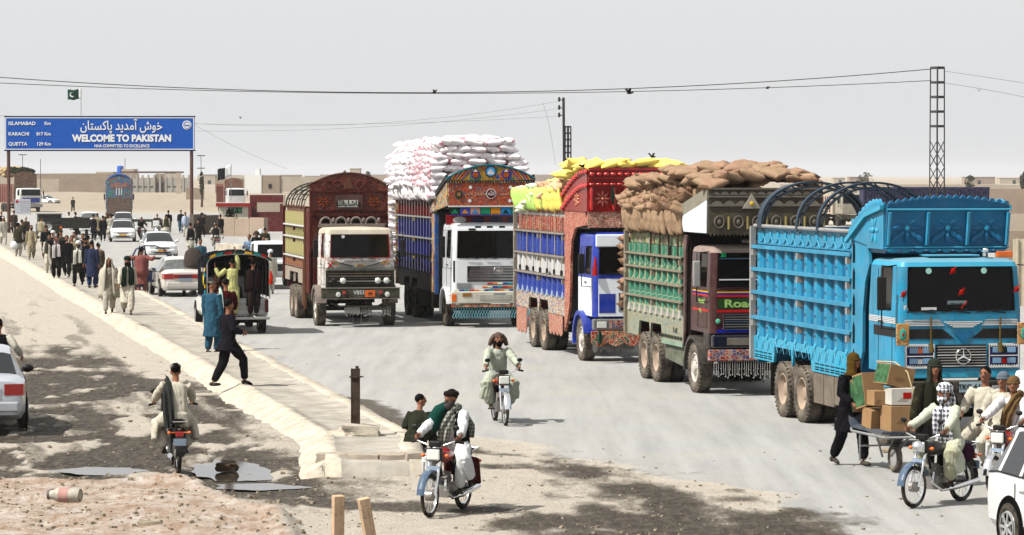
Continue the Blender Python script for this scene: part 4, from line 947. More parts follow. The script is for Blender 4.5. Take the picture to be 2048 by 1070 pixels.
for s in (-1, 1):
    x = s * 1.17; m = MB(); m.prism([(1.80, .62), (1.80, 3.62), (-.55, 3.62), (-.75, 3.30), (.55, 3.22), (.98, 2.9), (1.12, 2.4), (1.14, 1.7), (1.25, 1.25), (1.5, .9)], 'x', x - .03, x + .03); m.build('wing_board', PINKA, T)
    m = MB(); m.prism([(1.9, 3.62), (1.95, 3.95), (.6, 4.42), (-.85, 4.66), (-.85, 3.62)], 'x', x + s * .03 - .02, x + s * .03 + .02); m.build('crown_cheek', REDD, T)
    for z0_, z1_ in ((4.05, 4.62), (3.72, 4.28)):
        m = MB()
        for k in range(11):
            f = k / 10; m.ell((x + s * .08, 1.9 - f * 2.75, z0_ + (z1_ - z0_) * sin(f * pi / 2) ** 1.0 - .04), (.05, .12, .07), 8, 5)
        m.build('bulb_moulding', REDG, T, smooth=60)
    m = MB()
    for k in range(14):
        t = k * 2.4; rr = .06 + .020 * k ** .9; m.ell((x + s * .055, .25 + rr * cos(t), 3.93 + rr * .8 * sin(t)), (.03, .045, .04), 7, 5)
    m.build('gilded_studs', MT('gilt red stud', (.55, .20, .08), rough=.2, coat=.5), T, smooth=60)
m = MB(); m.prism([(-1.2, 3.62), (1.2, 3.62), (1.2, 4.68), (-1.2, 4.68)], 'y', -.92, -.86); m.build('crown_board', REDD, T)
m = MB()
for k in range(14): m.ell((-1.12 + k * .172, -.97, 4.52), (.075, .07, .05), 8, 5)
for k in range(14): m.ell((-1.12 + k * .172, -.96, 4.28), (.085, .06, .035), 8, 5)
m.build('bulb_moulding', REDG, T, smooth=60)
for z in (4.64, 4.42, 4.24): fbox(T, 'crown_moulding', -1.2, 1.2, z - .012, z + .014, -.92, .04, REDG)
for x in (-1.13, -.58, 0, .58, 1.13): m = MB(); m.lathe([(.03, 3.66), (.05, 3.8), (.03, 3.95), (.05, 4.1), (.03, 4.2)], (x, -.95, 0), 'z', 8); m.build('turned_post', REDG, T, smooth=60)
for x in (-.85, -.29, .29, .85): flower(T, x, 3.93, -.93, .20, MT('gilt leaf red', (.40, .08, .04), rough=.25, coat=.5), MATS['gilt red stud'])
fbox(T, 'rose_valance', -1.2, 1.2, 3.24, 3.62, -.84, .05, PINKS); 
for x, mm in ((-.62, GRNC), (-.30, REDC)):
    m = MB(); m.tube([(x, -1.02, 4.25), (x - .01, -1.02, 4.0), (x + .01, -1.0, 3.78)], [.02, .045, .02], 8, flat=.5); m.build('hanging_scarf', mm, T, smooth=60)
m = MB(); m.bx(-1.15, -.85, 3.20, 1.15, 1.75, 3.24); m.build('crown_floor', BLK, T); m = MB(); m.bx(-1.12, 1.2, 1.0, 1.12, 1.7, 3.2); m.build('cab_back_panel', BLK, T)
yf = -1.12
WC = MT('white cab paint', (.86, .90, .94), rough=.3, var=.05, coat=.4, dust=.1)
cab(T, 1.12, yf, .55, 1.10, 3.12, 2.12, 2.78, BL, BL, lean=.07, wy=(.30, .90))
fbox(T, 'sun_visor', -1.05, 1.05, 2.78, 3.08, yf + .09, .05, WC, .03); text('\ufeea\ufee0\ufedf\ufe8d \u0644\u0648\ufeb3\u0631'[:0] + '\ufedd\ufeee\ufeb3\u0631 \ufeae\ufee3 \ufe8e\ufbfe', .20, MT('teal lettering', (.04, .32, .36)), T, (-.05, yf + .03, 2.93), FRONT)
fbox(T, 'white_front', -1.0, 1.0, 1.12, 2.02, yf, .01, WC); m = MB(); m.bx(-1.135, yf + .13, 1.12, -1.122, .5, 2.03); m.build('white_side', WC, T); m = MB(); m.bx(1.122, yf + .13, 1.12, 1.135, .5, 2.03); m.build('white_side', WC, T)
fbox(T, 'blue_flap', -.98, -.58, 1.20, 1.66, yf - .01, .008, BL, .01); fbox(T, 'grille_recess', -.50, .95, 1.24, 1.68, yf - .01, .01, BLK)
for k in range(6): fbox(T, 'grille_slat', -.46, .92, 1.28 + k * .065, 1.30 + k * .065, yf - .02, .012, NV)
m = MB(); m.tube([(-.48, yf - .04, 1.26), (-.48, yf - .04, 1.66), (.92, yf - .04, 1.66), (.92, yf - .04, 1.26), (-.48, yf - .04, 1.26)], .008, 5)
for k in range(12): a = k * .12; m.ell((-.45 + a, yf - .045, 1.46 + .12 * sin(k * 1.6)), .014, 6, 4)
m.tube([(-.3, yf - .045, 1.30), (.15, yf - .045, 1.52)], .012, 5); m.build('chain_ornament', CHR, T)
arc_band(T, 'fender', 0, .60, .70, -1.25, -.92, BL, -12, 165); arc_band(T, 'fender', 0, .60, .70, .92, 1.25, BL, -12, 165)
fbox(T, 'bumper', -1.15, 1.15, .80, 1.06, yf + .05, .15, MT('grey chrome bumper', (.22, .22, .23), rough=.25, metal=.6, dust=.2), .03)
fbox(T, 'painted_panel', -.75, -.35, .84, 1.02, yf - .10, .012, RBA, .01); fbox(T, 'headlamp', -1.05, -.82, .85, 1.0, yf - .10, .02, LAMP, .01); fbox(T, 'headlamp', .82, 1.05, .85, 1.0, yf - .10, .02, LAMP, .01)
RSK = ART('orange scallop art', [(.50, .10, .03), (.58, .22, .06), (.42, .06, .03), (.15, .18, .12)], 9, .2, (.45, .38, .28), .05)
m = MB(); P = [(-1.2, .78), (1.2, .78)]
for k in range(36, -1, -1): f = k / 36; P.append((-1.2 + 2.4 * f, .50 - .09 * abs(sin(pi * f * 6))))
m.prism(P, 'y', yf - .14, yf - .10); m.build('scalloped_apron', RSK, T)
fringe(T, 'chain_curtain', -1.15, 1.18, .55, yf - .05, 90, .28, STEEL, bead=False, sway=.003)
for x in (-1.0, .55): m = MB(); m.tube([(x, yf - .18, .78), (x, yf - .18, .48)], [.03, .05], 8); m.build('tassel', GRNC, T)
wipers(T, (-.3, .4), yf - .01, 2.12)
m = MB(); m.tube([(-1.08, yf - .05, 2.55), (-1.10, yf - .08, 2.1)], [.02, .07], 8, flat=.6); m.build('red_scarf', REDC, T, smooth=60)
for i in range(7):
    y = 2.1 + i * .88; m = MB(); m.tube([(xs - .10, y, 3.62), (xs - .115, y + rnd.uniform(-.1, .1), 2.6), (xs - .115, y, 1.95)], .010, 4); m.build('cargo_rope', MT('pale rope', (.55, .47, .30), rough=.95) if i % 2 else MT('grey rope', (.3, .3, .28)), T)
    m = MB(); m.bx(xs - .14, y - .05, 2.0, xs - .10, y + .05, 2.12); m.build('rope_cleat', UND, T)
fringe(T, 'shell_tassels', -1.24, -1.23, 3.0, 8.2, 3, 1.2, CHR)
BLUEWHITE = T

# ------------------------------------------------------------------ 4. white cab truck with the painted arch and white sacks
NB = MT('deep blue boards', (.010, .022, .17), rough=.3, var=.2, coat=.3, dust=.05)
NBD = MT('blue black boards', (.006, .010, .06), rough=.5)
DR = MT('dark red boards', (.14, .010, .012), rough=.35, coat=.3)
CARN = ART('carnival art', [(.45, .03, .02), (.02, .10, .40), (.60, .36, .04), (.04, .26, .14), (.50, .20, .04), (.55, .52, .45)], 10, .08, (.50, .42, .20), .06)
PAN = ART('red sequin art', [(.36, .02, .02), (.42, .04, .03), (.30, .02, .02), (.40, .10, .03), (.10, .10, .18)], 12, .06, (.42, .16, .05), .05)
ARC = ART('arch art', [(.45, .28, .03), (.36, .24, .05), (.10, .20, .12), (.03, .12, .35), (.42, .12, .03)], 5, .08, (.18, .14, .05), .05)
T = thing('cargo_truck', 'white cab truck with a painted arch crown, piled high with white sacks', 'truck', at_truck(887, 652, 1.2), TH)
hw = 1.2; axle_set(T, hw, [5.6, 7.1], TW_D)
cargo(T, hw, 1.8, 9.0, .95, 3.75, [(1.5, 3.22, NB, NBD, dict(w=.22)), (3.24, 3.74, DR, DR, dict(w=.24))], [(3.20, STEEL), (2.55, STEEL), (2.0, UND)], 13, NBD, [5.6, 7.1], MT('dirty dark skirt', (.05, .04, .035), dust=.15), 1.48, railm=CARN)
for s in (-1, 1):
    x = s * 1.2; m = MB(); m.prism([(1.85, .95), (1.85, 3.9), (1.35, 3.9), (1.35, .95)], 'x', x - .04, x + .04); m.build('wing_board', CARN, T)
    m = MB(); m.bx(x - .05, 1.16, .9, x + .05, 1.3, 3.3); m.build('wing_strip', MT('sky blue boards', (.03, .15, .40), dust=.2, streak=.5), T)
    m = MB(); m.prism([(1.9, 3.35), (1.9, 3.6), (-1.1, 4.42), (-1.1, 3.6)], 'x', s * 1.26 - .02, s * 1.26 + .02); m.build('crown_cheek', CARN, T)
    m = MB(); m.prism([(1.9, 3.58), (1.9, 3.70), (-1.2, 4.52), (-1.2, 4.36)], 'x', s * 1.30 - .03, s * 1.30 + .03); m.build('cheek_moulding', BLK, T)
yc = -1.15
fbox(T, 'crown_panel', -1.24, 1.24, 3.60, 4.27, yc, .05, PAN)
zf = lambda x: 4.36 + .44 * max(0, cos(x / 1.36 * pi / 2)) ** .8
m = MB(); m.prism([(-1.34, 4.34)] + [(-1.34 + 2.68 * k / 20, zf(-1.34 + 2.68 * k / 20)) for k in range(21)] + [(1.34, 4.34)], 'y', yc - .09, yc - .02); m.build('arch_board', ARC, T)
m = MB(); m.tube([(-1.34 + 2.68 * k / 24, yc - .10, zf(-1.34 + 2.68 * k / 24)) for k in range(25)], .028, 6); m.build('arch_rim', MT('teal trim', (.03, .20, .25)), T, smooth=60)
for i in range(9):       # rays spreading to both ends of the arch
    for s in (-1, 1):
        x = s * (.85 + i * .045); m = MB(); m.prism([(x, 4.37), (x + s * .03, 4.37), (s * (.55 + i * .075) + s * .03, zf(.55 + i * .075) - .04), (s * (.55 + i * .075), zf(.55 + i * .075) - .04)], 'y', yc - .10, yc - .091); m.build('painted_ray', [BL, ORG, REDC, YEL][i % 4], T)
def disc(T, nm, x, z, y, r, mat, th=.01, sx=1.0):
    m = MB(); m.prism([(x + r * sx * cos(2 * pi * k / 22), z + r * sin(2 * pi * k / 22)) for k in range(22)], 'y', y - th, y); return m.build(nm, mat, T)
disc(T, 'medallion_rim', .0, 4.60, yc - .092, .165, MT('dark teal enamel', (.01, .09, .12))); disc(T, 'medallion', .0, 4.60, yc - .103, .135, MT('pale blue enamel', (.10, .35, .62)))
m = MB()
for k, h in enumerate((.07, .11, .14, .10, .06)): m.prism([(-.09 + k * .036, 4.55), (-.06 + k * .036, 4.55), (-.065 + k * .036, 4.55 + h), (-.085 + k * .036, 4.55 + h)], 'y', yc - .118, yc - .114)
m.bx(-.10, yc - .118, 4.52, .10, yc - .114, 4.55); m.build('painted_skyline', WHT, T)
for s in (-1, 1):
    disc(T, 'lobe', s * .46, 4.53, yc - .092, .13, MT('ultramarine enamel', (.02, .06, .35))); disc(T, 'lobe_heart', s * .46, 4.51, yc - .103, .09, MT('orange enamel', (.40, .12, .02))); 
    m = MB(); m.prism([(s * .46 - .07, 4.60), (s * .46 + .07, 4.60), (s * .46, 4.67)], 'y', yc - .12, yc - .114); m.build('white_tip', WHT, T)
fbox(T, 'zigzag_band', -1.33, 1.33, 4.27, 4.345, yc - .02, .05, MT('black band', (.02, .02, .03)))
m = MB()
for i in range(34): x = -1.3 + i * .077; m.prism([(x, 4.28), (x + .06, 4.28), (x + .03, 4.335)], 'y', yc - .078, yc - .071)
m.build('zigzag', CARN, T)
for x in (-.95, 1.0): disc(T, 'round_boss', x, 3.93, yc - .05, .11, GRNC, .03); disc(T, 'round_boss_heart', x, 3.93, yc - .08, .06, MT('brass ring', (.35, .2, .1)), .01)
disc(T, 'calligraphy_ring', 0.02, 3.95, yc - .05, .15, WHT, .012); disc(T, 'calligraphy_ground', .02, 3.95, yc - .063, .13, MT('crimson ground', (.16, .01, .01)), .004)
text('\ufdf2', .16, WHT, T, (.02, yc - .07, 3.95), FRONT); text('\ufeea\u0644\u0644\u0627 \ufe8e\ufee3'[:2] + '\ufe80\ufe8e\ufeb7\ufe8e\ufee3', .13, MT('pale lettering', (.6, .45, .35)), T, (-.36, yc - .055, 3.95), FRONT); text('\ufeaa\ufee4\ufea4\ufee3', .13, MATS['pale lettering'], T, (.42, yc - .055, 3.95), FRONT)
for x, z in ((-.6, 4.14), (.6, 4.14), (-.62, 3.74), (.58, 3.74)): disc(T, 'mirror_stud', x, z, yc - .05, .05, WHT, .012)
tiles = [GRNC, BL, MT('dusty pink tile', (.50, .30, .26)), MT('emerald tile', (.02, .28, .16)), MT('amber tile', (.55, .28, .04)), MT('sky tile', (.05, .28, .55)), MATS['emerald tile'], MATS['amber tile']]
for i, mm in enumerate(tiles):
    x0_ = -1.22 + i * .305; fbox(T, 'painted_tile', x0_ + .01, x0_ + .295, 3.34, 3.54, yc - .02, .04, mm)
    m = MB(); m.prism([(x0_ + .05, 3.37), (x0_ + .25, 3.37), (x0_ + .15, 3.50)], 'y', yc - .067, yc - .061); m.build('tile_motif', tiles[(i + 3) % 8], T)
fbox(T, 'crown_moulding', -1.26, 1.26, 3.56, 3.60, yc, .08, WHT); scallop(T, 'scalloped_hem', -1.24, 1.24, 3.33, yc - .02, 22, BL, False, .03, .04)
m = MB(); m.bx(-1.2, -.5, 3.02, 1.2, -.44, 3.33); m.build('under_crown_panel', REDD, T)
for x in (-.8, -.25, .3, .85): disc(T, 'painted_oval', x, 3.17, -.50, .10, [WHT, NB, NB, REDC][int((x + .8) / .55)], .02, 2.0)
m = MB(); m.bx(-1.2, -.9, 3.5, 1.2, 1.75, 3.55); m.bx(-1.15, 1.1, 1.0, 1.15, 1.3, 3.4); m.build('crown_floor', BLK, T)
yf = -1.22
WHC = MT('clean white cab paint', (.76, .78, .80), rough=.25, var=.04, coat=.5)
cab(T, 1.14, yf, .55, .95, 3.08, 2.05, 2.86, WHC, WHC, lean=.05, wy=(.35, .95), glass=WIN)
for x in (-.45, -.10, .27): fbox(T, 'marker_lamp', x, x + .17, 2.94, 3.0, yf + .08, .015, GRNC)
for x in (-.55, .85): fbox(T, 'visor_bracket', x - .1, x + .1, 2.88, 2.93, yf + .06, .04, BLK)
wipers(T, (-.35, .2, .9), yf - .01, 2.03, L=.4)
CHG = MT('dark chrome', (.35, .36, .37), rough=.2, metal=1)
fbox(T, 'grille_recess', -.70, .98, 1.36, 1.82, yf, .012, BLK)
for k in range(5): fbox(T, 'grille_bar', -.68 + .02 * k, .96, 1.40 + k * .085, 1.46 + k * .085, yf - .012, .022, CHG, .006)
m = MB(); m.tube([(.22 + .13 * cos(t), yf - .05, 1.68 + .10 * sin(t)) for t in (2 * pi * k / 24 for k in range(25))], .016, 6, cap=False); m.bx(.11, yf - .058, 1.665, .33, yf - .044, 1.695); m.prism([(.14, 1.70), (.30, 1.70), (.27, 1.73), (.17, 1.73)], 'y', yf - .056, yf - .046); m.prism([(.14, 1.66), (.30, 1.66), (.27, 1.63), (.17, 1.63)], 'y', yf - .056, yf - .046); m.build('oval_emblem', CHR, T)
text('RANGER', .07, BLK, T, (-.45, yf - .04, 1.77), FRONT, bold=.02)
fbox(T, 'corner_vane', -1.12, -.98, 1.36, 1.98, yf + .03, .02, MT('smoky vane', (.10, .10, .10), rough=.2)); 
for x in (-.8, .95): fbox(T, 'headlamp', x - .22, x + .22, 1.17, 1.33, yf, .03, MT('grey lens', (.32, .34, .34), rough=.15, coat=.5), .015)
stripe = [MT('ribbon red', (.45, .03, .02)), MT('ribbon orange', (.6, .22, .02)), MT('ribbon cream', (.6, .6, .45)), MT('ribbon blue', (.02, .08, .3)), MT('ribbon teal', (.02, .3, .32))]
for r_, (z, a, b) in enumerate(((1.30, -.1, 1.0), (1.20, -.25, 1.0), (1.10, -1.1, 1.0))):
    n_ = int((b - a) / .075)
    for k in range(n_): m = MB(); m.tube([(a + k * .075, yf - .04, z), (a + (k + 1) * .075, yf - .04, z)], .026, 7); m.build('ribbon_bead', stripe[(k // 2 + r_) % 5], T, smooth=60)
CRB = MT('cream bumper', (.66, .64, .56), rough=.35, coat=.3, dust=.1)
m = MB(); m.bx(-1.2, yf - .13, .72, 1.2, yf + .1, 1.08); m.build('bumper', CRB, T, bevel=.03)
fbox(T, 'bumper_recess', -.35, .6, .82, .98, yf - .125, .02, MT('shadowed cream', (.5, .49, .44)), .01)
for x in (-1.12, 1.12): fbox(T, 'corner_lamp', x - .07, x + .07, .78, 1.0, yf - .13, .015, ORG, .01)
fbox(T, 'yellow_plate', -.86, -.60, .93, 1.03, yf - .13, .012, MT('bronze plate', (.35, .2, .06))); plate(T, 'LES', .25, .94, yf - .13, .36, .14, MT('slate plate', (.09, .16, .22)), WHT, .09)
fbox(T, 'red_reflector', .72, 1.0, .79, .83, yf - .13, .01, REDC)
fbox(T, 'orange_skirt', -1.18, 1.18, .62, .70, yf - .03, .08, RSK)
m = MB()
for k in range(30):
    x = -1.16 + k * .08
    m.tube([(x, yf - .08, .62), (x + .14, yf - .08, .32)], .007, 4); m.tube([(x + .14, yf - .083, .62), (x, yf - .083, .32)], .007, 4)
o = m.build('bead_net', MT('turquoise beads', (.25, .50, .55), rough=.5), T); o['kind'] = 'stuff'
fringe(T, 'bead_tips', -1.15, 1.22, .33, yf - .08, 30, .04, MATS['turquoise beads'])
for x, mm in ((1.25, REDC), (1.31, GRNC)): m = MB(); m.tube([(x, yf - .1, .6), (x - .06, yf - .1, .22)], [.015, .09], 8, flat=.5); m.build('tassel', mm, T)
m = MB()
for k in range(26): 
    a = rnd.uniform(0, 6.28); m.tube([(.35 + .02 * cos(a), yf + .22, 2.10), (.35 + .26 * cos(a) * rnd.random(), yf + .24 + .05 * sin(a), 2.18 + .22 * rnd.random())], [.012, .022], 5)
m.build('dashboard_bouquet', MT('orange plastic flowers', (.45, .16, .06)), T)
m = MB()
for k in range(20): m.tube([(-.9 + rnd.uniform(-.05, .05), yf + .2, 2.08), (-.9 + rnd.uniform(-.16, .3), yf + .22, 2.15 + .25 * rnd.random())], [.01, .02], 5)
m.build('dashboard_leaves', MT('plastic leaves', (.12, .3, .12)), T)
arc_band(T, 'fender', 0, .60, .66, -1.22, -.95, WHC, -10, 165); arc_band(T, 'fender', 0, .60, .66, .95, 1.22, WHC, -10, 165)
m = MB(); m.tube([(-1.24, 1.4, .9), (-1.24, 1.4, 2.1)], .03, 6); m.build('exhaust_post', MT('rusty pipe', (.2, .1, .06)), T)
m = MB(); m.bx(-1.15, 1.9, .45, -.8, 4.6, .95); m.build('tool_locker', UND, T); m = MB(); m.bx(-1.1, 8.0, .4, 1.1, 8.05, .95); m.build('rear_apron', UND, T)
WHITECAB = T

# ------------------------------------------------------------------ 5. red crowned truck at the head of the row
OLB = MT('olive yellow boards', (.48, .45, .24), rough=.7, var=.2, dust=.25, streak=.5)
OLW = MT('olive wall', (.40, .37, .20), rough=.7, var=.2, streak=.5, dust=.2)
ORB = ART('orange slat art', [(.40, .14, .05), (.45, .22, .10), (.30, .08, .05)], 8, .4, (.4, .33, .25), .05)
RC = ART('dark red crown art', [(.15, .015, .012), (.19, .02, .015), (.12, .02, .015), (.22, .045, .02)], 7, .12, (.16, .06, .04), .04)
RCP = MT('oxblood wood', (.13, .014, .012), rough=.6, var=.35, dust=.10, streak=.4)
OGR = MT('mossy green bumper', (.035, .05, .027), rough=.6, var=.4, dust=.3, streak=.5)
FARTW = ART('worn white cab art', [(.78, .77, .75), (.8, .79, .77), (.7, .7, .68), (.62, .5, .45), (.5, .5, .48)], 5, .30, (.5, .45, .42), .02)
T = thing('cargo_truck', 'dusty truck with a dark red crown, mossy green bumper and olive yellow sides', 'truck', at_truck(629, 651, 1.2), TH)
hw = 1.2; axle_set(T, hw, [4.82, 5.87])
cargo(T, hw, 2.2, 7.7, 1.15, 3.48, [(1.62, 1.95, ORB, ORB, dict(w=.13)), (2.0, 2.62, OLB, OLW, dict(w=.2)), (2.64, 2.92, OLB, OLW, dict(w=.1, holes=(2.66, 2.82))), (2.96, 3.36, OLB, OLW, dict(w=.22)), (3.37, 3.48, PINKS, PINKS, dict(posts=False))], [(2.93, WHT), (2.56, WHT), (1.95, WHT)], 10, RCP, [4.82, 5.87], MT('caked dust skirt', (.40, .35, .30), dust=.5), 1.58, railm=RCP, nh=.3)
m = MB(); m.bx(-1.24, 2.1, .4, -1.17, 2.25, 3.5); m.bx(-1.25, 2.3, .5, -1.18, 2.5, 1.9); m.build('ladder_post', MT('rusty pipe', (.2, .1, .06)), T)
m = MB(); m.prism([(1.25, .9), (1.25, 3.4), (2.2, 3.4), (2.2, .9)], 'x', -1.2, -1.15); m.prism([(1.25, .9), (1.25, 3.4), (2.2, 3.4), (2.2, .9)], 'x', 1.15, 1.2); m.build('wing_board', RCP, T)
yc = 1.2; zf = lambda x: 4.16 + .38 * (1 - ((x + 0) / 1.22) ** 2)
m = MB(); m.prism([(-1.2, 3.32)] + [(-1.2 + 2.4 * k / 16, zf(-1.2 + 2.4 * k / 16)) for k in range(17)] + [(1.2, 3.32)], 'y', yc - .05, yc); m.build('crown_board', RC, T)
m = MB(); m.prism([(-1.22, 2.55), (1.22, 2.55), (1.22, 3.34), (-1.22, 3.34)], 'y', yc - .07, yc - .01) if False else m.bx(-1.2, yc - .12, 2.2, 1.2, yc - .04, 3.32); m.build('lower_crown_board', RCP, T)
m = MB()
for k in range(40): x = -1.2 + 2.4 * k / 39; m.ell((x, yc - .06, zf(x) + .02), .034, 6, 4)
m.build('beaded_crest', RCP, T, smooth=60)
for z in (3.98, 3.40): fbox(T, 'crown_moulding', -1.2, 1.2, z, z + .05, yc - .05, .06, RCP)
scallop(T, 'scalloped_row', -1.2, 1.2, 3.26, yc - .12, 13, RCP, True, .07, .03); fbox(T, 'crown_moulding', -1.2, 1.2, 3.02, 3.06, yc - .12, .03, RCP)
for s in (-1, 1):
    for x in (.35, .62): m = MB(); m.tube([(s * x + .1 * cos(t), yc - .07, 4.22 + .10 * sin(t)) for t in (2 * pi * k / 16 for k in range(17))], .02, 6, cap=False); m.build('carved_ring', RCP, T, smooth=60)
    flower(T, s * .78, 3.68, yc - .06, .2, MT('faded orange', (.28, .08, .03)), RCP)
    m = MB(); m.bx(s * .42 - .03, yc - .10, 3.45, s * .42 + .03, yc - .05, 3.96); m.bx(s * 1.15 - .03, yc - .10, 3.45, s * 1.15 + .03, yc - .05, 3.96); m.build('crown_pilaster', RCP, T)
m = MB(); m.prism([(-.15, 4.08), (.15, 4.08), (0, 4.45)], 'y', yc - .10, yc - .05); m.build('crest_peak', MT('worn brown peak', (.20, .10, .07)), T)
fbox(T, 'name_board', -.42, .42, 3.46, 3.90, yc - .10, .03, MT('grey brown frame', (.16, .10, .09))); fbox(T, 'name_plate', -.33, .27, 3.53, 3.74, yc - .13, .012, MT('pale plate paint', (.55, .57, .52)))
text('\ufdf2\ufe80\ufe8e\ufeb7\ufe8e\ufee3', .22, BLK, T, (-.03, yc - .145, 3.64), FRONT, bold=.02)
GAR = MT('grey carved rack', (.28, .24, .22), rough=.8, var=.3, vs=8, dust=.3)
for i in range(4):         # arcade standing on the cab roof
    x = -.78 + i * .46; m = MB(); m.tube([(x + .17 * cos(t), .55, 3.02 + .20 * sin(t)) for t in (pi * k / 12 for k in range(13))], .035, 6); m.m = 1
    m.prism([(x + .15 * cos(pi * k / 10), 3.02 + .17 * sin(pi * k / 10)) for k in range(11)], 'y', .56, .58); m.m = 0; m.ell((x + .23, .54, 3.14), (.06, .03, .08), 8, 5); m.build('roof_arch', [GAR, DARK], T, smooth=60)
m = MB(); m.bx(-1.0, .45, 2.93, 1.0, .62, 3.03); m.tube([(-1.0, .2, 2.95), (-1.05, .2, 3.02), (1.0, .2, 3.02)], .02, 6); m.build('roof_rack', GAR, T)
m = MB(); m.bx(-1.1, 1.0, 1.0, 1.1, 1.1, 3.0); m.build('cab_back_panel', RCP, T)
hoops(T, hw, [7.2, 5.8, 4.4, 3.2], 3.48, .82, MT('green grey hoop', (.05, .075, .06), dust=.2), .06)
yf = -1.25
cab(T, 1.03, yf, .6, 1.15, 2.93, 2.05, 2.75, FARTW, MT('cream roof art', (.58, .54, .46), dust=.3), seal=MT('red window frame', (.30, .03, .03)), lean=.05, wy=(.35, .95), driver=True)
disc(T, 'round_sticker', -.50, 2.68, yf + .045, .05, WHT, .006)
wipers(T, (-.1, .45), yf - .01, 2.03)
GRF = MT('battered grey front', (.34, .34, .34), rough=.5, var=.3, vs=4, dust=.35)
m = MB(); m.prism([(-.75, 1.78), (-.45, 1.98), (.45, 1.98), (.75, 1.78)], 'y', yf - .02, yf - .002); m.build('nose_panel', GRF, T)
for s in (-1, 1):
    m = MB(); m.tube([(s * .68, yf - .035, 1.93), (s * .2, yf - .035, 1.80)], .014, 6); m.build('chevron_trim', BLK, T)
    m = MB(); m.prism([(s * .92, 1.98), (s * .70, 1.98), (s * .52, 1.80), (s * .78, 1.84)], 'y', yf - .012, yf - .002); m.build('painted_leaf', ART('leaf art', [(.5, .25, .05), (.12, .28, .12), (.5, .1, .05)], 14, .2), T)
m = MB(); m.tube([(-.96, yf - .01, 1.92), (-.82, yf - .01, 1.76)], .02, 5); m.tube([(-.82, yf - .01, 1.92), (-.96, yf - .01, 1.76)], .02, 5); m.build('red_cross_mark', REDC, T)
fbox(T, 'brass_badge', -.14, .14, 1.80, 1.88, yf - .03, .02, MT('aged brass', (.35, .25, .12), rough=.4, metal=.5)); text('NISSAN', .06, BLK, T, (0, yf - .055, 1.84), FRONT, bold=.01)
fbox(T, 'dark_front_panel', -1.03, 1.03, 1.15, 1.685, yf - .0, .006, OGR); fbox(T, 'front_moulding', -1.0, 1.0, 1.69, 1.76, yf, .02, MT('faded green moulding', (.20, .22, .19), dust=.3))
fbox(T, 'grille_recess', -.95, .95, 1.22, 1.66, yf - .007, .01, BLK)
for k in range(5): fbox(T, 'grille_bar', -.93, .93, 1.28 + k * .075, 1.30 + k * .075, yf - .018, .02, [OGR, STEEL, OGR, GAR, MT('red green bar', (.2, .16, .1))][k])
for x in (-.78, -.52, .52, .78): m = MB(); m.lathe([(.085, 0), (.09, -.03), (.075, -.045), (.0, -.055)], (x, yf - .03, 1.38), 'y', 16); m.build('headlamp', LAMP if x != -.78 else BLK, T, smooth=50)
m = MB(); m.bx(-1.16, yf - .18, .86, 1.16, yf + .05, 1.16); m.build('bumper', OGR, T, bevel=.02)
fbox(T, 'bumper_rim', -1.18, 1.18, 1.155, 1.175, yf - .0, .19, GAR); fbox(T, 'bumper_rim', -1.18, 1.18, .84, .862, yf - .0, .19, GAR)
for x in (-.68, .78): m = MB(); m.lathe([(.07, 0), (.075, -.03), (.0, -.045)], (x, yf - .18, .98), 'y', 14); m.build('fog_lamp', LAMP, T, smooth=50)
for x in (-.50, .58): m = MB(); m.lathe([(.055, 0), (.06, -.03), (.0, -.045)], (x, yf - .18, 1.03), 'y', 12); m.build('red_lamp', REDL, T, smooth=50)
text('V853', .16, WHT, T, (-.06, yf - .185, 1.03), FRONT, bold=.01); fbox(T, 'orange_plate', .12, .42, .90, 1.10, yf - .18, .012, ORG); text('JM', .11, BLK, T, (.27, yf - .196, 1.0), FRONT, bold=.02)
m = MB(); m.tube([(-.9, yf - .05, .72), (-.6, yf - .12, .62), (.5, yf - .12, .62), (.85, yf - .05, .8)], .03, 6); m.build('tow_bar', OGR, T); fbox(T, 'sump_guard', -.45, .0, .42, .6, yf + .1, .03, MT('bright dented plate', (.55, .54, .5), rough=.4))
fringe(T, 'chain_fringe', -.5, .9, .62, yf - .12, 34, .26, STEEL); fringe(T, 'chain_fringe', -.35, .4, .4, yf - .05, 3, .3, STEEL)
m = MB(); m.tube([(-.62, yf - .1, .05), (.55, yf - .1, .09)], .018, 6); m.build('fallen_bar', STEEL, T)
arc_band(T, 'fender', 0, .60, .70, -1.22, -.92, GAR, 20, 165); arc_band(T, 'fender', 0, .60, .70, .92, 1.22, GAR, 20, 165)
REDTOP = T

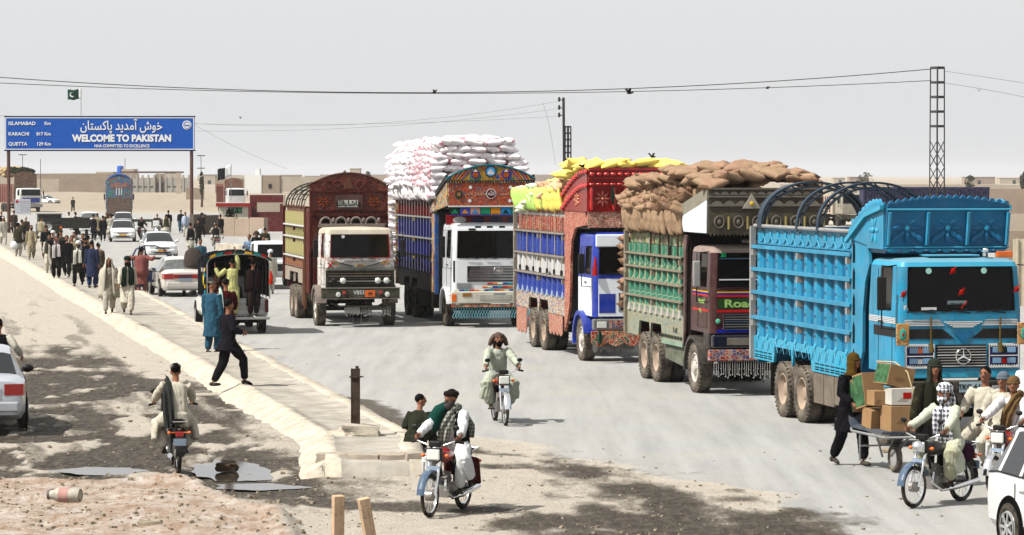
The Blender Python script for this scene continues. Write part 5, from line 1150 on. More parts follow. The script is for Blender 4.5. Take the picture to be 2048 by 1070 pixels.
# ------------------------------------------------------------------ sacks
def sack_mesh(L, Wd, H, seed, mats, seam=.86):
    nu, nv = 15, 9; m = MB(); P = {}
    for side in (1, -1):
        for i in range(nu):
            for j in range(nv):
                u = -1 + 2 * i / (nu - 1); v = -1 + 2 * j / (nv - 1); t = ((1 - abs(u) ** 3.2) * (1 - abs(v) ** 3)) ** .55
                x = u * L / 2 * (1 - .07 * (1 - v * v)) ; y = v * Wd / 2 * (1 - .12 * (1 - abs(u)) * 0 + .0) * (1 - .10 * (1 - u * u) * 0) * (1 + .06 * abs(u) ** 6)
                nn = noise.noise(Vector((u * 2.2 + seed * 9, v * 2.2, side * 2))) * .22 + noise.noise(Vector((u * 7, v * 5 + seed * 5, side))) * .14
                z = side * H / 2 * t * (1 + nn * 1.6) + .02 * noise.noise(Vector((u * 1.5, v * 1.5, seed + 9)))
                P[side, i, j] = (x, y, z)
    vs = []; id_ = {}
    for k, p in P.items(): id_[k] = len(vs); vs.append(p)
    for i in range(nu - 1):
        for j in range(nv - 1):
            m.m = 1 if abs(-1 + 2 * (i + .5) / (nu - 1)) > seam else 0
            for side in (1, -1):
                q = [P[side, i, j], P[side, i + 1, j], P[side, i + 1, j + 1], P[side, i, j + 1]]; m.add(q if side > 0 else q[::-1], [(0, 1, 2, 3)])
    me = m.mesh('sack', mats, fixn=False)
    bm = bmesh.new(); bm.from_mesh(me); bmesh.ops.remove_doubles(bm, verts=bm.verts, dist=.0008); bm.to_mesh(me); bm.free(); me.shade_smooth(); return me
WSK = MT('white woven plastic', (1.0, .96, .98), rough=.6, var=.06, bump=.25, bs=35)
PSK = MT('pink seam print', (.88, .55, .60), rough=.7, var=.2)
BSK = MT('tan paper sack', (.40, .29, .20), rough=.85, var=.2, vs=1.5, bump=.3, bs=20, dust=.2); BSK2 = MT('rose tan paper sack', (.41, .28, .20), rough=.85, var=.2, vs=1.5, dust=.2); BSE = MT('dark sack seam', (.24, .16, .11), rough=.9)
YSK = MT('yellow sack', (.98, .82, .26), rough=.6, var=.2, vs=2); GSK = MT('lime sack', (.55, .76, .26), rough=.6, var=.2, vs=2); GWSK = MT('pale green sack', (.74, .80, .62), rough=.6, var=.2, vs=2); OSK = MT('peach sack', (.75, .52, .36), rough=.6, var=.2)
S_W = [sack_mesh(.62, .42, .22, k, [WSK, PSK], .88) for k in range(3)]
S_B = [sack_mesh(.54, .38, .17, 5 + k, [BSK if k % 2 else BSK2, BSE], .9) for k in range(4)]; S_BH = [sack_mesh(.60, .30, .17, 9 + k, [BSK, BSE], .9) for k in range(2)]
S_Y = [sack_mesh(.58, .42, .17, 11 + k, [YSK, YSK]) for k in range(2)]; S_G = [sack_mesh(.58, .42, .17, 15 + k, [GWSK, GWSK]) for k in range(2)]
S_YH = sack_mesh(.62, .34, .15, 19, [YSK, YSK]); S_GH = sack_mesh(.62, .34, .15, 21, [GSK, GSK]); S_O = sack_mesh(.58, .42, .17, 23, [OSK, OSK])
HEAP = {}; ORD = ['first', 'second', 'third', 'fourth', 'fifth', 'sixth', 'seventh', 'eighth', 'ninth', 'tenth', 'eleventh', 'twelfth', 'thirteenth', 'fourteenth', 'fifteenth', 'sixteenth', 'seventeenth', 'eighteenth', 'nineteenth', 'twentieth', 'last']
def put(T, me, p, rot, nm, label, cat, grp, sc=1.0, heap=False):
    M = Matrix.Translation(T.location) @ Matrix.Rotation(T.rotation_euler.z, 4, 'Z')
    if heap: HEAP.setdefault((T.name, me.materials[0].name), []).append((M @ Matrix.Translation(Vector(p)) @ rot.to_4x4() @ Matrix.Scale(sc, 4), me)); return
    o = O(nm, me); loc = M @ Vector(p); q = (Matrix.Rotation(T.rotation_euler.z, 4, 'Z') @ rot.to_4x4()).to_euler()
    o.location = loc; o.rotation_euler = q; o.scale = (sc,) * 3; tag(o, label, cat, grp); return o
def RM(ax, ay, az): return Matrix.Rotation(R(az), 3, 'Z') @ Matrix.Rotation(R(ay), 3, 'Y') @ Matrix.Rotation(R(ax), 3, 'X')
jit = lambda a: rnd.uniform(-a, a)
# white sacks: courses across the front, ends out along the side, a row standing on the rail, the domed top
T = WHITECAB; CO = ['lowest', 'second', 'third', 'fourth', 'fifth', 'sixth', 'topmost']
def domez(x, y): return 5.34 + .22 * (1 - (x / 1.5) ** 2) - .05 * max(0, y - 2) - (.35 if y > 7.5 else 0) * (y - 7.5)
CO = ['lowest', 'second', 'third', 'fourth', 'fifth', 'sixth', 'seventh', 'eighth', 'topmost']
for r in range(9):
    z = 3.92 + r * .195; half = 1.45 - max(0, r - 5) * .16; n_ = 5 if r % 2 else 6
    for k in range(n_):
        x = -half + (k + .5) * 2 * half / n_; put(T, S_W[rnd.randrange(3)], (x + jit(.05), .95 + jit(.05), z + jit(.02) - (abs(x) > 1) * .04), RM(jit(12), jit(12), jit(12)), 'sack', f'white sack behind the painted arch, {ORD[k]} from the left in the {CO[r]} course', 'sack', 'white sacks stacked behind the painted arch', rnd.uniform(.96, 1.08))
for r in range(8):
    z = 4.22 + r * .185
    for k in range(19):
        y = 1.35 + k * .42 + (r % 2) * .2; put(T, S_W[rnd.randrange(3)], (-1.27 + .03 * max(0, r - 3) ** 1.6 + jit(.07), y, z + jit(.04) - .012 * y), RM(jit(10), 10 + jit(12), jit(16)), 'sack', f'white sack end with pink seam, {ORD[k]} from the cab in the {CO[r]} side course', 'sack', 'white sacks with pink ends along the pile side', 1.0, k > 6)
for k in range(21):
    y = 1.9 + k * .35; put(T, S_W[rnd.randrange(3)], (-1.32 + jit(.02), y, 4.02 + jit(.03)), RM(jit(6), 78 + jit(6), jit(9)), 'sack', f'white sack standing upright over the red side boards, {ORD[k]} from the cab', 'sack', 'white sacks standing along the side rail', 1.12)
for k in range(19):
    for j in range(5):
        y = 1.15 + k * .42; x = -1.1 + j * .53; put(T, S_W[rnd.randrange(3)], (x + jit(.08), y, domez(x, y) + jit(.04)), RM(jit(10), jit(10), 90 + jit(25)), 'sack', f'white sack on top of the tall pile, {ORD[k]} row back, {ORD[j]} from the left', 'sack', 'white sacks on top of the tall pile', 1.15, k > 0)
for k in range(11): put(T, S_W[rnd.randrange(3)], (-1.16 + jit(.04), 9.25 + jit(.04), 1.5 + k * .26), RM(jit(8), jit(8), jit(8)), 'sack', f'white sack poking out behind the blue sided body, {ORD[k]} from the bottom', 'sack', 'white sacks stacked down the rear corner')
m = MB(); m.bx(-1.05, 1.2, 3.7, 1.05, 9.0, 5.35); put(T, m.mesh('sack_core', WSK), (0, 0, 0), RM(0, 0, 0), 'sack_core', 'inner mass of the white sack pile', 'sack pile', None)['kind'] = 'stuff'
# brown sacks
T = MAROON
def bz(x, y): return 4.36 + .22 * (1 - (x / 1.3) ** 2) + .10 * sin(y * 1.1) - .08 * max(0, y - 4)
for k in range(21):
    y = 1.0 + k * .25; put(T, S_BH[k % 2], (-1.24 + jit(.03), y, 3.50 + jit(.04)), RM(jit(9), 82 + jit(6), jit(14)), 'sack', f'tan sack hung upright over the green truck side, {ORD[k]} from the cab', 'sack', 'tan sacks standing along the green side', 1.0)
for r in range(7):
    for k in range(17):
        y = 1.0 + k * .32 + (r % 2) * .15; put(T, S_B[rnd.randrange(4)], (-1.16 + .07 * r + jit(.07), y + jit(.04), 3.76 + r * .10 + jit(.04)), RM(jit(22), 22 + jit(12), jit(22)), 'sack', f'tan sack jutting from the heap side, {ORD[k]} from the cab in the {CO[r]} layer', 'sack', 'tan sacks on the side slope of the heap', rnd.uniform(.9, 1.15), k > 6)
for k in range(21):
    for j in range(6):
        y = -1.0 + k * .34; x = -1.05 + j * .42; put(T, S_B[rnd.randrange(4)], (x + jit(.08), y, bz(x, y) + jit(.06)), RM(jit(16), jit(16), 90 * (rnd.random() < .4) + jit(35)), 'sack', f'tan sack on top of the brown heap, {ORD[k]} row back, {ORD[j]} from the left', 'sack', 'tan sacks on top of the heap', rnd.uniform(.95, 1.25), k > 2)
for k in range(9): put(T, S_B[rnd.randrange(4)], (-1.04 + jit(.04), 6.35 + jit(.05), 1.55 + k * .19), RM(jit(12), jit(15), jit(15)), 'sack', f'tan sack poking out behind the green truck body, {ORD[k]} from the bottom', 'sack', 'tan sacks stacked down the rear corner')
m = MB(); m.bx(-1.0, 1.0, 3.2, 1.0, 6.1, 4.2); m.bx(-1.0, -.9, 4.0, 1.0, 1.0, 4.22); put(T, m.mesh('sack_core', BSK), (0, 0, 0), RM(0, 0, 0), 'sack_core', 'inner mass of the brown sack heap', 'sack pile', None)['kind'] = 'stuff'
# yellow and green sacks
T = BLUEWHITE
for k in range(21):
    y = 2.1 + k * .29; me = S_YH if y < 4.3 or (y < 4.9 and k % 2) else S_GH; c = 'yellow' if me is S_YH else 'lime green'
    put(T, me, (-1.25 + jit(.02), y, 3.88 + jit(.03)), RM(jit(5), 80 + jit(5), jit(8)), 'sack', c + f' sack hung over the red carved top board, {ORD[k]} from the crown', 'sack', c + ' sacks standing along the side rail', 1.0)
for k in range(20):
    for j in range(6):
        y = -.7 + k * .43; x = -1.05 + j * .42; zz = 4.72 - .10 * max(0, y - 1) - .012 * max(0, y - 4) ** 2 - .12 * (x / 1.0) ** 2 * (y > 1.5) - (.22 if j == 0 and y > 2 else 0)
        g = y > 5.2; o_ = 2.0 < y < 5.2 and j == 0 and k % 2; me = S_O if o_ else (S_G if g else S_Y)[rnd.randrange(2)]
        if y > 8: continue
        cn = 'peach' if o_ else 'pale green' if g else 'yellow'
        put(T, me, (x + jit(.08), y, zz + jit(.07)), RM(jit(20), jit(20), jit(60)), 'sack', cn + f' sack behind the glossy red crown, {ORD[k]} row back, {ORD[j]} from the left', 'sack', cn + ' sacks on top of the load', rnd.uniform(.9, 1.25), k > 2 and j > 0)
for j in range(8):
    y = 2.4 + j * .75; c = 'peach' if j < 4 else 'pale green'; put(T, (S_O if j < 4 else S_G[0]), (-1.08, y, 4.24 - .03 * j), RM(jit(10), 30, jit(20)), 'sack', c + f' sack on the slope just above the hung sacks, {ORD[j]} from the crown', 'sack', c + ' sacks on the shoulder')
m = MB(); m.bx(-1.0, 1.9, 3.5, 1.0, 5.5, 4.1); m.bx(-1.0, 5.5, 3.4, 1.0, 8.0, 3.9); m.bx(-1.0, -.5, 4.3, 1.0, 1.9, 4.6); put(T, m.mesh('sack_core', YSK), (0, 0, 0), RM(0, 0, 0), 'sack_core', 'inner mass of the yellow and green load', 'sack pile', None)['kind'] = 'stuff'
for (tn, mn), L in HEAP.items():
    m = MB()
    for Mx, me in L: m.M = Mx; m.add([v.co for v in me.vertices], [tuple(f.vertices) for f in me.polygons])
    m.M = None; o = O('sack_heap', m.mesh('sack_heap', MATS[mn], smooth=0, fixn=False), kind='stuff', label='mass of ' + mn + 's farther back in the load', category='sack pile')
# ------------------------------------------------------------------ cars
def PLAIN(name, rgb, rough, metal=0, coat=0):
    return MT(name, rgb, rough=rough, metal=metal, var=.04, coat=coat)
CGL = MT('dark car glass', (.012, .015, .017), rough=.08, var=.2, coat=.25); CGLL = MT('grey car glass', (.10, .115, .12), rough=.08, var=.3, coat=.8, dust=.3)
CW = MT('white car paint', (.80, .81, .82), rough=.25, var=.03, coat=.7, dust=.10); CS = MT('silver car paint', (.40, .43, .47), rough=.3, metal=.5, var=.05, coat=.6, dust=.12); CB = MT('champagne car paint', (.50, .48, .44), rough=.3, metal=.3, var=.05, coat=.5, dust=.2)
PLY = MT('amber plate', (.70, .38, .03), rough=.5); PLG = MT('grey plate', (.35, .42, .50), rough=.5)
CWH = wheel_meshes(.30, .19, .19, MT('car tyre', (.06, .055, .05), rough=.9, dust=.4), MT('alloy rim', (.45, .46, .47), rough=.3, metal=.6, dust=.2), .0, 0)
def alloy(r=.185):
    m = MB()
    for k in range(7):
        t = 2 * pi * k / 7; m.bxc((-.100, cos(t) * r * .52, sin(t) * r * .52), (.012, .035, r * .95), Matrix.Rotation(t - pi / 2, 3, 'X'))
    m.lathe([(.045, -.095), (.04, -.112), (0, -.114)], axis='x', seg=12); m.lathe([(r, -.085), (r, -.104), (r * .93, -.104), (r * .93, -.085)], axis='x', seg=24, cap=False); return m.mesh('wheel_spokes', MATS['alloy rim'])
ALLOY = alloy()
SALOON = [(-2.20, .60, .50, .54, .52), (-2.14, .76, .60, .66, .64), (-1.95, .82, .66, .73, .70), (-1.5, .845, .74, .84, .73), (-.98, .85, .82, .93, .74), (-.60, .85, .86, 1.18, .665), (-.22, .85, .88, 1.385, .60), (.20, .85, .89, 1.45, .59), (.27, .85, .89, 1.45, .59), (.65, .85, .90, 1.44, .59), (1.02, .85, .90, 1.385, .585), (1.10, .85, .90, 1.35, .59), (1.62, .84, .90, 1.01, .68), (2.02, .81, .87, .97, .68), (2.16, .77, .80, .90, .66), (2.20, .64, .60, .64, .52)]
HATCH = [(-2.10, .60, .50, .54, .52), (-2.04, .76, .60, .66, .64), (-1.85, .82, .66, .73, .70), (-1.45, .84, .74, .86, .73), (-1.0, .85, .84, .97, .74), (-.62, .85, .88, 1.22, .67), (-.25, .85, .90, 1.43, .62), (.20, .85, .91, 1.50, .61), (.27, .85, .91, 1.50, .61), (1.0, .85, .92, 1.49, .60), (1.08, .85, .92, 1.48, .60), (1.62, .84, .93, 1.44, .58), (1.70, .84, .93, 1.42, .58), (1.98, .82, .90, 1.10, .66), (2.08, .79, .80, .94, .68), (2.12, .66, .55, .62, .55)]
def car(label, loc, rz, st, paint, glass=CGL, cat='car', plate_c=None, zs=1.0, extra=None, rearw=None, wheel_y=(-1.32, 1.30), cls='parked_car'):
    T = thing(cls, label, cat, loc, rz); N = len(st); rings = []
    for y, w, zb, zt, wt in st:
        z0 = .24 if abs(y) < 2.05 else .32
        half = [(w * .90, z0), (w * .985, z0 + .10), (w, .5 * (z0 + zb) + .05), (w * .985, zb), (wt + (0 if zt > zb + .2 else .0), zt - (.03 if zt > zb + .2 else .02)), (wt * .80, zt), (wt * .4, zt + .012)]
        ring = [(-a, y, b) for a, b in half] + [(0, y, half[-1][1] + .004)] + [(a, y, b) for a, b in reversed(half)]
        rings.append(ring)
    n = len(rings[0]); body = MB(); gl = {}
    cab0 = next(i for i in range(N) if st[i + 1][3] - st[i][3] > .18); 
    roof0 = next(i for i in range(cab0, N) if st[i][3] > 1.3 or st[i][3] == max(s[3] for s in st)); back1 = max(i for i in range(N - 1) if st[i][3] - st[i + 1][3] > .2 and st[i + 1][3] > .85) + 1
    back0 = max(i for i in range(back1) if st[i][3] - st[i + 1][3] < .08) + 1
    for i in range(N - 1):
        for j in range(n - 1):
            q = [rings[i][j], rings[i][j + 1], rings[i + 1][j + 1], rings[i + 1][j]]; key = None
            if 4 <= j <= n - 6 and cab0 <= i < roof0: key = 'windscreen'
            elif 4 <= j <= n - 6 and back0 <= i < back1: key = 'rear_window'
            elif j in (3, n - 5) and cab0 < i < back1 and (st[i + 1][0] - st[i][0]) > .1: key = ('side_window', j, 0 if st[i][0] < .2 else 1 if st[i][0] < 1.0 else 2)
            if key: gl.setdefault(key, []).append(q)
            else: body.add(q, [(0, 1, 2, 3)])
    body.add(rings[0], [tuple(range(n))]); body.add(rings[-1], [tuple(range(n))]); body.add([rings[i][0] for i in range(N)] + [rings[i][-1] for i in range(N)], [(i, i + 1, N + i + 1, N + i) for i in range(N - 1)])
    def weld(m, nm, mat, ang):
        me = m.mesh(nm, mat); bm = bmesh.new(); bm.from_mesh(me); bmesh.ops.remove_doubles(bm, verts=bm.verts, dist=.0005); bmesh.ops.recalc_face_normals(bm, faces=bm.faces); bm.to_mesh(me); bm.free(); me.shade_smooth(); me.set_sharp_from_angle(angle=R(ang)); return O(nm, me, T)
    b = weld(body, 'body', paint, 32)
    b.scale = (1, 1, zs)
    for k, qs in gl.items():
        m = MB(); cx = sum(p[0] for q in qs for p in q) / (4 * len(qs)); cy = sum(p[1] for q in qs for p in q) / (4 * len(qs)); cz = sum(p[2] for q in qs for p in q) / (4 * len(qs))
        for q in qs: m.add(q, [(0, 1, 2, 3)])
        nm = k if isinstance(k, str) else k[0]; o = weld(m, nm, glass, 40); o.scale = (1, 1, zs)
    # seal lines between glass and paint
    m = MB()
    for s in (-1, 1):
        m.tube([(s * (st[i][1] * .985 + .004), st[i][0], st[i][2] * zs + .004) for i in range(cab0, back1 + 1)], .011, 5)
    m.build('window_trim', BLK, T)
    for s in (-1, 1):
        m = MB()
        for ya, yb in ((-.98, .24), (.24, 1.15)):
            x = s * .853; m.tube([(x, ya, .80 * zs), (x, ya + .03, .36)], .006, 4); m.tube([(x, yb, .84 * zs), (x, yb, .40)], .006, 4)
        m.tube([(s * .853, -.95, .34), (s * .853, 1.05, .34)], .006, 4); m.build('door_seam', BLK, T)
        for y in (.08, .98): m = MB(); m.tube([(s * .866, y - .08, .77 * zs), (s * .866, y + .06, .78 * zs)], .014, 5); m.build('door_handle', paint, T)
        m = MB(); m.ell((s * .95, -.72, .95 * zs), (.11, .05, .075), 10, 6); m.tube([(s * .82, -.70, .90 * zs), (s * .92, -.71, .92 * zs)], .02, 5); m.build('wing_mirror', paint if paint is not CS else BLK, T, smooth=50)
        for y in wheel_y:
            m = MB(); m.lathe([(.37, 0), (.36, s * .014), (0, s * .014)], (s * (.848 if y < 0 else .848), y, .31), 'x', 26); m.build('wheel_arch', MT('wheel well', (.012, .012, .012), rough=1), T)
            w = O('wheel', CWH[0], T, loc=(s * .79, y, .30)); w.scale = (-s, 1, 1); O('rim', CWH[1], w); O('wheel_spokes', ALLOY, w)
    yf = st[0][0]; yr = st[-1][0]
    for s in (-1, 1):     # lamps wrap round the corners
        m = MB(); m.prism([(s * .80, -1.98), (s * .66, -2.17), (s * .38, -2.185), (s * .40, -2.10), (s * .70, -1.90)], 'z', .60 * zs, .71 * zs); o = m.build('headlamp', LAMP, T); o.location = (0, yf + 2.20, 0)
        m = MB(); m.prism([(s * .825, 1.92), (s * .78, 2.185), (s * .45, 2.21), (s * .45, 2.10), (s * .76, 1.92)], 'z', (.66 if st is SALOON else .62) * zs, (.86 if st is SALOON else 1.0) * zs); 
        if 'cut off' not in label: o = m.build('tail_lamp', REDL, T); o.location = (0, yr - 2.20, 0)
        m = MB(); m.bx(s * .52 - .10, yf - .012, .40, s * .52 + .10, yf + .05, .47); m.build('fog_lamp', STEEL, T)
    m = MB(); m.bx(-.36, yf + .0, .56 * zs, .36, yf + .06, .66 * zs); m.build('grille', BLK, T)
    for k in range(3): m = MB(); m.bx(-.34, yf - .008, (.575 + k * .03) * zs, .34, yf + .0, (.583 + k * .03) * zs); m.build('grille_bar', CHR, T)
    m = MB(); m.bx(-.45, yf - .006, .33, .45, yf + .05, .40); m.build('air_intake', BLK, T)
    m = MB(); m.bx(-.66, yf - .02, .40, .66, yf + .12, .54); m.build('bumper', paint, T, bevel=.04); m = MB(); m.bx(-.70, yr - .14, .36, .70, yr + .02, .56); m.build('bumper', paint, T, bevel=.04)
    m = MB(); m.bx(-.24, yf - .034, .42, .24, yf - .021, .53); m.build('number_plate', plate_c or PLY, T); m = MB(); m.bx(-.24, yr + .012, .60 * zs if st is SALOON else .66, .24, yr + .03, .71 * zs if st is SALOON else .77); m.build('number_plate', plate_c or PLG, T)
    if st is SALOON: m = MB(); m.bx(-.40, yr - .02, .585 * zs, .40, yr + .008, .80 * zs); m.build('boot_recess', paint, T, bevel=.02)
    return T
def veh_at(px, py, rz): return G(px, py), rz
LW = math.radians(11.07)
car('silver saloon car seen from behind at the left picture edge', G(-44, 865) + RD * 1.9, LW + pi, SALOON, CS, plate_c=PLG)
silver = bpy.context.scene.objects[-1]
p = G(2028, 1104); fw = Vector((sin(R(15)), -cos(R(15)), 0)); ex = Vector((cos(R(15)), sin(R(15)), 0))
wc = car('white hatchback cut off by the lower right corner of the picture', p + ex * .79 + fw * 1.30, R(15), HATCH, CW, cls='parked_car')
text('G', .14, BLK, wc, (-.858, .30, .73), LEFT, wide=1.1); m = MB(); m.tube([(-.856, .45, .80), (-.856, .47, .62)], .006, 4); m.build('pen_stroke', BLK, wc)
car('white saloon taxi with amber plate, nearer of the two oncoming saloons', G(322, 519) + RD * 2.1, LW + R(2), SALOON, CW)
car('white saloon taxi with amber plate, farther oncoming one in front of the white estate', G(249, 484) + RD * 2.1, LW - R(3), SALOON, CW)
car('white estate car hidden behind the farther white saloon', G(250, 462) + RD * 2.1, LW - R(3), HATCH, CW)
car('champagne saloon with a full width red lamp band, left of the canopied pickup', G(364, 594) + RD * 2.1, LW + pi + R(3), SALOON, CB, CGLL)
car('white saloon far away beyond the banner truck', G(93, 409), R(62), SALOON, CW)
car('white compact off-roader seen from behind, left of the taxis', G(181, 470) + RD * 2, LW + pi, HATCH, CW, CGLL, zs=1.15)
# champagne car: red band across the boot
T = [o for o in SC.objects if o.get('label', '').startswith('champagne')][0]
m = MB(); m.bx(-.44, 2.19, .69, .44, 2.225, .84); m.build('lamp_band', REDL, T); m = MB(); m.bx(-.25, 2.226, .70, .25, 2.232, .82); m.build('lamp_centre', MT('smoky red', (.14, .06, .08), rough=.3), T)
# ---- dark pickup with a spare wheel, far
T = thing('pickup_truck', 'dark green pickup with a round spare wheel on its back and a long low bed', 'pickup', G(100, 482), LW + pi)
DGP = MT('dark green grey paint', (.02, .028, .024), rough=.4, dust=.15)
m = MB(); m.bx(-.85, -3.2, .5, .85, -.1, 1.15); m.bx(-.80, -2.2, 1.15, .80, -.15, 1.80); m.build('body', DGP, T, bevel=.06); m = MB(); m.bx(-.7, -.16, 1.25, .7, -.13, 1.62); m.build('rear_window', CGL, T)
m = MB(); m.bx(-.86, -2.25, 1.80, .86, -.1, 1.86); m.build('roof', MT('grey roof', (.2, .2, .19)), T)
w = O('spare_wheel', CWH[0], T, loc=(.10, .0, .95), rot=(0, 0, pi / 2)); w.scale = (1.15,) * 3; O('rim', CWH[1], w)
for s in (-1, 1):
    for y in (-.6, -2.8): w = O('wheel', CWH[0], T, loc=(s * .76, y, .33)); w.scale = (-s * 1.1, 1.1, 1.1); O('rim', CWH[1], w)
    m = MB(); m.bx(s * .74 - .08, -.12, .85, s * .74 + .08, -.07, 1.0); m.build('tail_lamp', ORG, T)
T = thing('flatbed_trailer', 'low dark flatbed standing behind the crowd right of the spare wheel pickup', 'trailer', G(146, 478), LW + pi)
m = MB(); m.bx(-1.2, -3, .75, 1.2, 0, .95); m.bx(-1.2, -.05, .95, 1.2, 0, 1.5); m.build('bed', DGP, T)
for s in (-1, 1): w = O('wheel', CWH[0], T, loc=(s * 1.0, -1.0, .33)); w.scale = (-s * 1.1, 1.1, 1.1)
T = thing('flatbed_trailer', 'empty low loader stretching behind the motorcycles right of the taxis', 'trailer', G(300, 462), LW + R(70))
m = MB(); m.bx(-1.2, -1.2, .75, 1.2, 3.4, .95); m.build('bed', DGP, T); m = MB(); m.bx(-1.0, -.9, .25, 1.0, -.4, .75); m.bx(-1, 2.2, .25, 1, 2.7, .75); m.build('axle', UND, T)
# ---- white pickup / land cruiser half hidden by the first truck
T = thing('pickup_truck', 'white upright off-road pickup half hidden behind the dusty red crowned truck', 'pickup', G(553, 577) + RD * 1.0, LW)
hw_ = .84
cab(T, hw_, -.6, 1.0, .75, 1.85, 1.22, 1.74, CW, CW, wy=(.35, .95), lean=.18, glass=WIN)
m = MB(); m.bx(-.80, -1.95, .62, .80, -.55, 1.12); m.bx(-.84, -1.3, .55, .84, -.5, .9); m.bx(-.84, 1.0, .6, .84, 3.0, 1.2); m.build('body', CW, T, bevel=.05)
fbox(T, 'grille', -.42, .42, .72, 1.0, -1.95, .02, BLK); fbox(T, 'bumper', -.86, .86, .48, .62, -1.95, .14, STEEL, .02)
for x in (-.60, .60): m = MB(); m.lathe([(.10, 0), (.10, -.03), (.0, -.05)], (x, -1.95, .88), 'y', 16); m.build('headlamp', LAMP, T, smooth=50)
for x in (-.60, .60): fbox(T, 'lamp_surround', x - .15, x + .15, .74, 1.0, -1.945, .012, BLK)
for s in (-1, 1):
    for y in (-1.35, 2.1): w = O('wheel', CWH[0], T, loc=(s * .74, y, .38)); w.scale = (-s * 1.25, 1.27, 1.27); O('rim', CWH[1], w)
# ---- canopied pickup carrying people
T = thing('pickup_truck', 'white pickup with a black embroidered canopy over its crowded bed', 'pickup', G(525, 667) + RD * .95 + RX * -.72, LW + pi)
PK = T          # local -y is its front; +y its tail (towards the camera)
st = [(-3.9, .62, .60, .64, .50), (-3.82, .76, .74, .80, .66), (-3.3, .82, .84, .94, .70), (-2.7, .83, .90, 1.02, .72), (-2.2, .83, .94, 1.45, .64), (-1.9, .83, .95, 1.58, .62), (-1.3, .83, .95, 1.60, .62), (-1.15, .83, .95, 1.55, .62), (-1.08, .83, .95, .98, .70)]
rings = []
for y, w, zb, zt, wt in st:
    half = [(w * .92, .42), (w, .55), (w, .5 * (.45 + zb) + .1), (w * .985, zb), (wt, zt - .03), (wt * .8, zt), (0, zt + .01)]; rings.append([(-a, y, b) for a, b in half] + [(a, y, b) for a, b in reversed(half[:-1])])
n = len(rings[0]); body = MB(); g1 = MB(); g2 = MB()
for i in range(len(st) - 1):
    for j in range(n - 1):
        q = [rings[i][j], rings[i][j + 1], rings[i + 1][j + 1], rings[i + 1][j]]
        tgt = g1 if (i in (3, 4) and 4 <= j <= n - 6) else g2 if (j in (3, n - 5) and i in (4, 5)) else body; tgt.add(q, [(0, 1, 2, 3)])
body.add(rings[0], [tuple(range(n))]); body.add(rings[-1], [tuple(range(n))]); body.build('cab_body', CW, T, smooth=32); g1.build('windscreen', CGL, T); g2.build('side_window', CGL, T)
m = MB(); m.bx(-.84, -1.05, .55, -.80, 1.25, 1.0); m.bx(.80, -1.05, .55, .84, 1.25, 1.0); m.bx(-.84, -1.05, .52, .84, 1.25, .57); m.build('bed', CW, T, bevel=.02)
m = MB(); m.bx(-.83, 1.25, .56, .83, 1.30, 1.02); m.build('tailgate', MT('dented tailgate', (.55, .57, .58), rough=.4, dust=.35), T, bevel=.02)
m = MB(); m.bx(-.78, 1.30, .68, .62, 1.305, .90); m.build('tailgate_pressing', STEEL, T)
for s in (-1, 1): m = MB(); m.bx(s * .80 - .05, 1.27, .62, s * .80 + .05, 1.33, .98); m.build('tail_lamp', MT('brown lamp', (.16, .04, .03), rough=.3), T)
m = MB(); m.bx(-.88, 1.3, .42, .88, 1.45, .50); m.build('rear_bumper', STEEL, T, bevel=.02)
for s in (-1, 1):
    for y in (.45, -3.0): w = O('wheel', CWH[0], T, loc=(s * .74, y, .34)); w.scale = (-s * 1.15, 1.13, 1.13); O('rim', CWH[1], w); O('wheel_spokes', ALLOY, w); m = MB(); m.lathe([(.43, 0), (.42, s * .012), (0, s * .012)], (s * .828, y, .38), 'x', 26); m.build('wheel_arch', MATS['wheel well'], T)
    m = MB(); m.ell((s * .97, -2.25, 1.05), (.12, .05, .09), 10, 6); m.build('wing_mirror', BLK, T, smooth=50)
m = MB(); m.tube([(-.5, -2, .34), (.5, .8, .4)], .05, 6); m.tube([(-.74, .45, .34), (.74, .45, .34)], .06, 8); m.ell((0, .45, .34), .15, 8, 5); m.build('axle', UND, T)
CAN = MT('black canopy cloth', (.010, .013, .022), rough=.95, var=.3, bump=.4, bs=30)
m = MB(); rs = []
for y in (-1.25, -.6, 0, .7, 1.35):
    up = .06 * sin((y + 1.25) / 2.6 * pi); rs.append([(-.90 + .0, y, 1.05)] + [(-.90 * cos(pi * k / 12) if 0 < k < 12 else -.9 * cos(pi * k / 12), y, 1.98 + up + .32 * sin(pi * k / 12) ** .7) for k in range(13)] + [(.90, y, 1.05)])
nn = len(rs[0])
for i in range(len(rs) - 1):
    for j in range(1, nn - 2):
        m.add([rs[i][j], rs[i][j + 1], rs[i + 1][j + 1], rs[i + 1][j]], [(0, 1, 2, 3)])
    if i < 3 or True: m.add([rs[i][0], rs[i][1], rs[i + 1][1], rs[i + 1][0]], [(0, 1, 2, 3)]); m.add([rs[i][-1], rs[i][-2], rs[i + 1][-2], rs[i + 1][-1]], [(0, 1, 2, 3)])
m.add(rs[0], [tuple(range(nn))])
o = m.build('canopy', CAN, T, smooth=50); sl = o.modifiers.new('thick', 'SOLIDIFY'); sl.thickness = .015
for y in (-1.25, -.4, .45, 1.36):
    m = MB(); m.tube([(-.88, y, 1.0), (-.88, y, 1.98)] + [(-.88 * cos(pi * k / 12), y, 1.97 + .30 * sin(pi * k / 12) ** .7) for k in range(1, 12)] + [(.88, y, 1.98), (.88, y, 1.0)], .017, 6); m.build('canopy_hoop', STEEL, T)
for k, (x, c) in enumerate(((.5, 'white'), (.36, 'cyan'), (.2, 'amber'), (.05, 'white'))):
    m = MB(); m.ell((.925, .95 - k * .27 - .1, 1.80), (.008, .06, .07), 8, 5); m.build('mirror_patch', [WHT, MT('cyan patch', (.1, .5, .6)), MT('amber patch', (.7, .4, .05)), WHT][k], T)
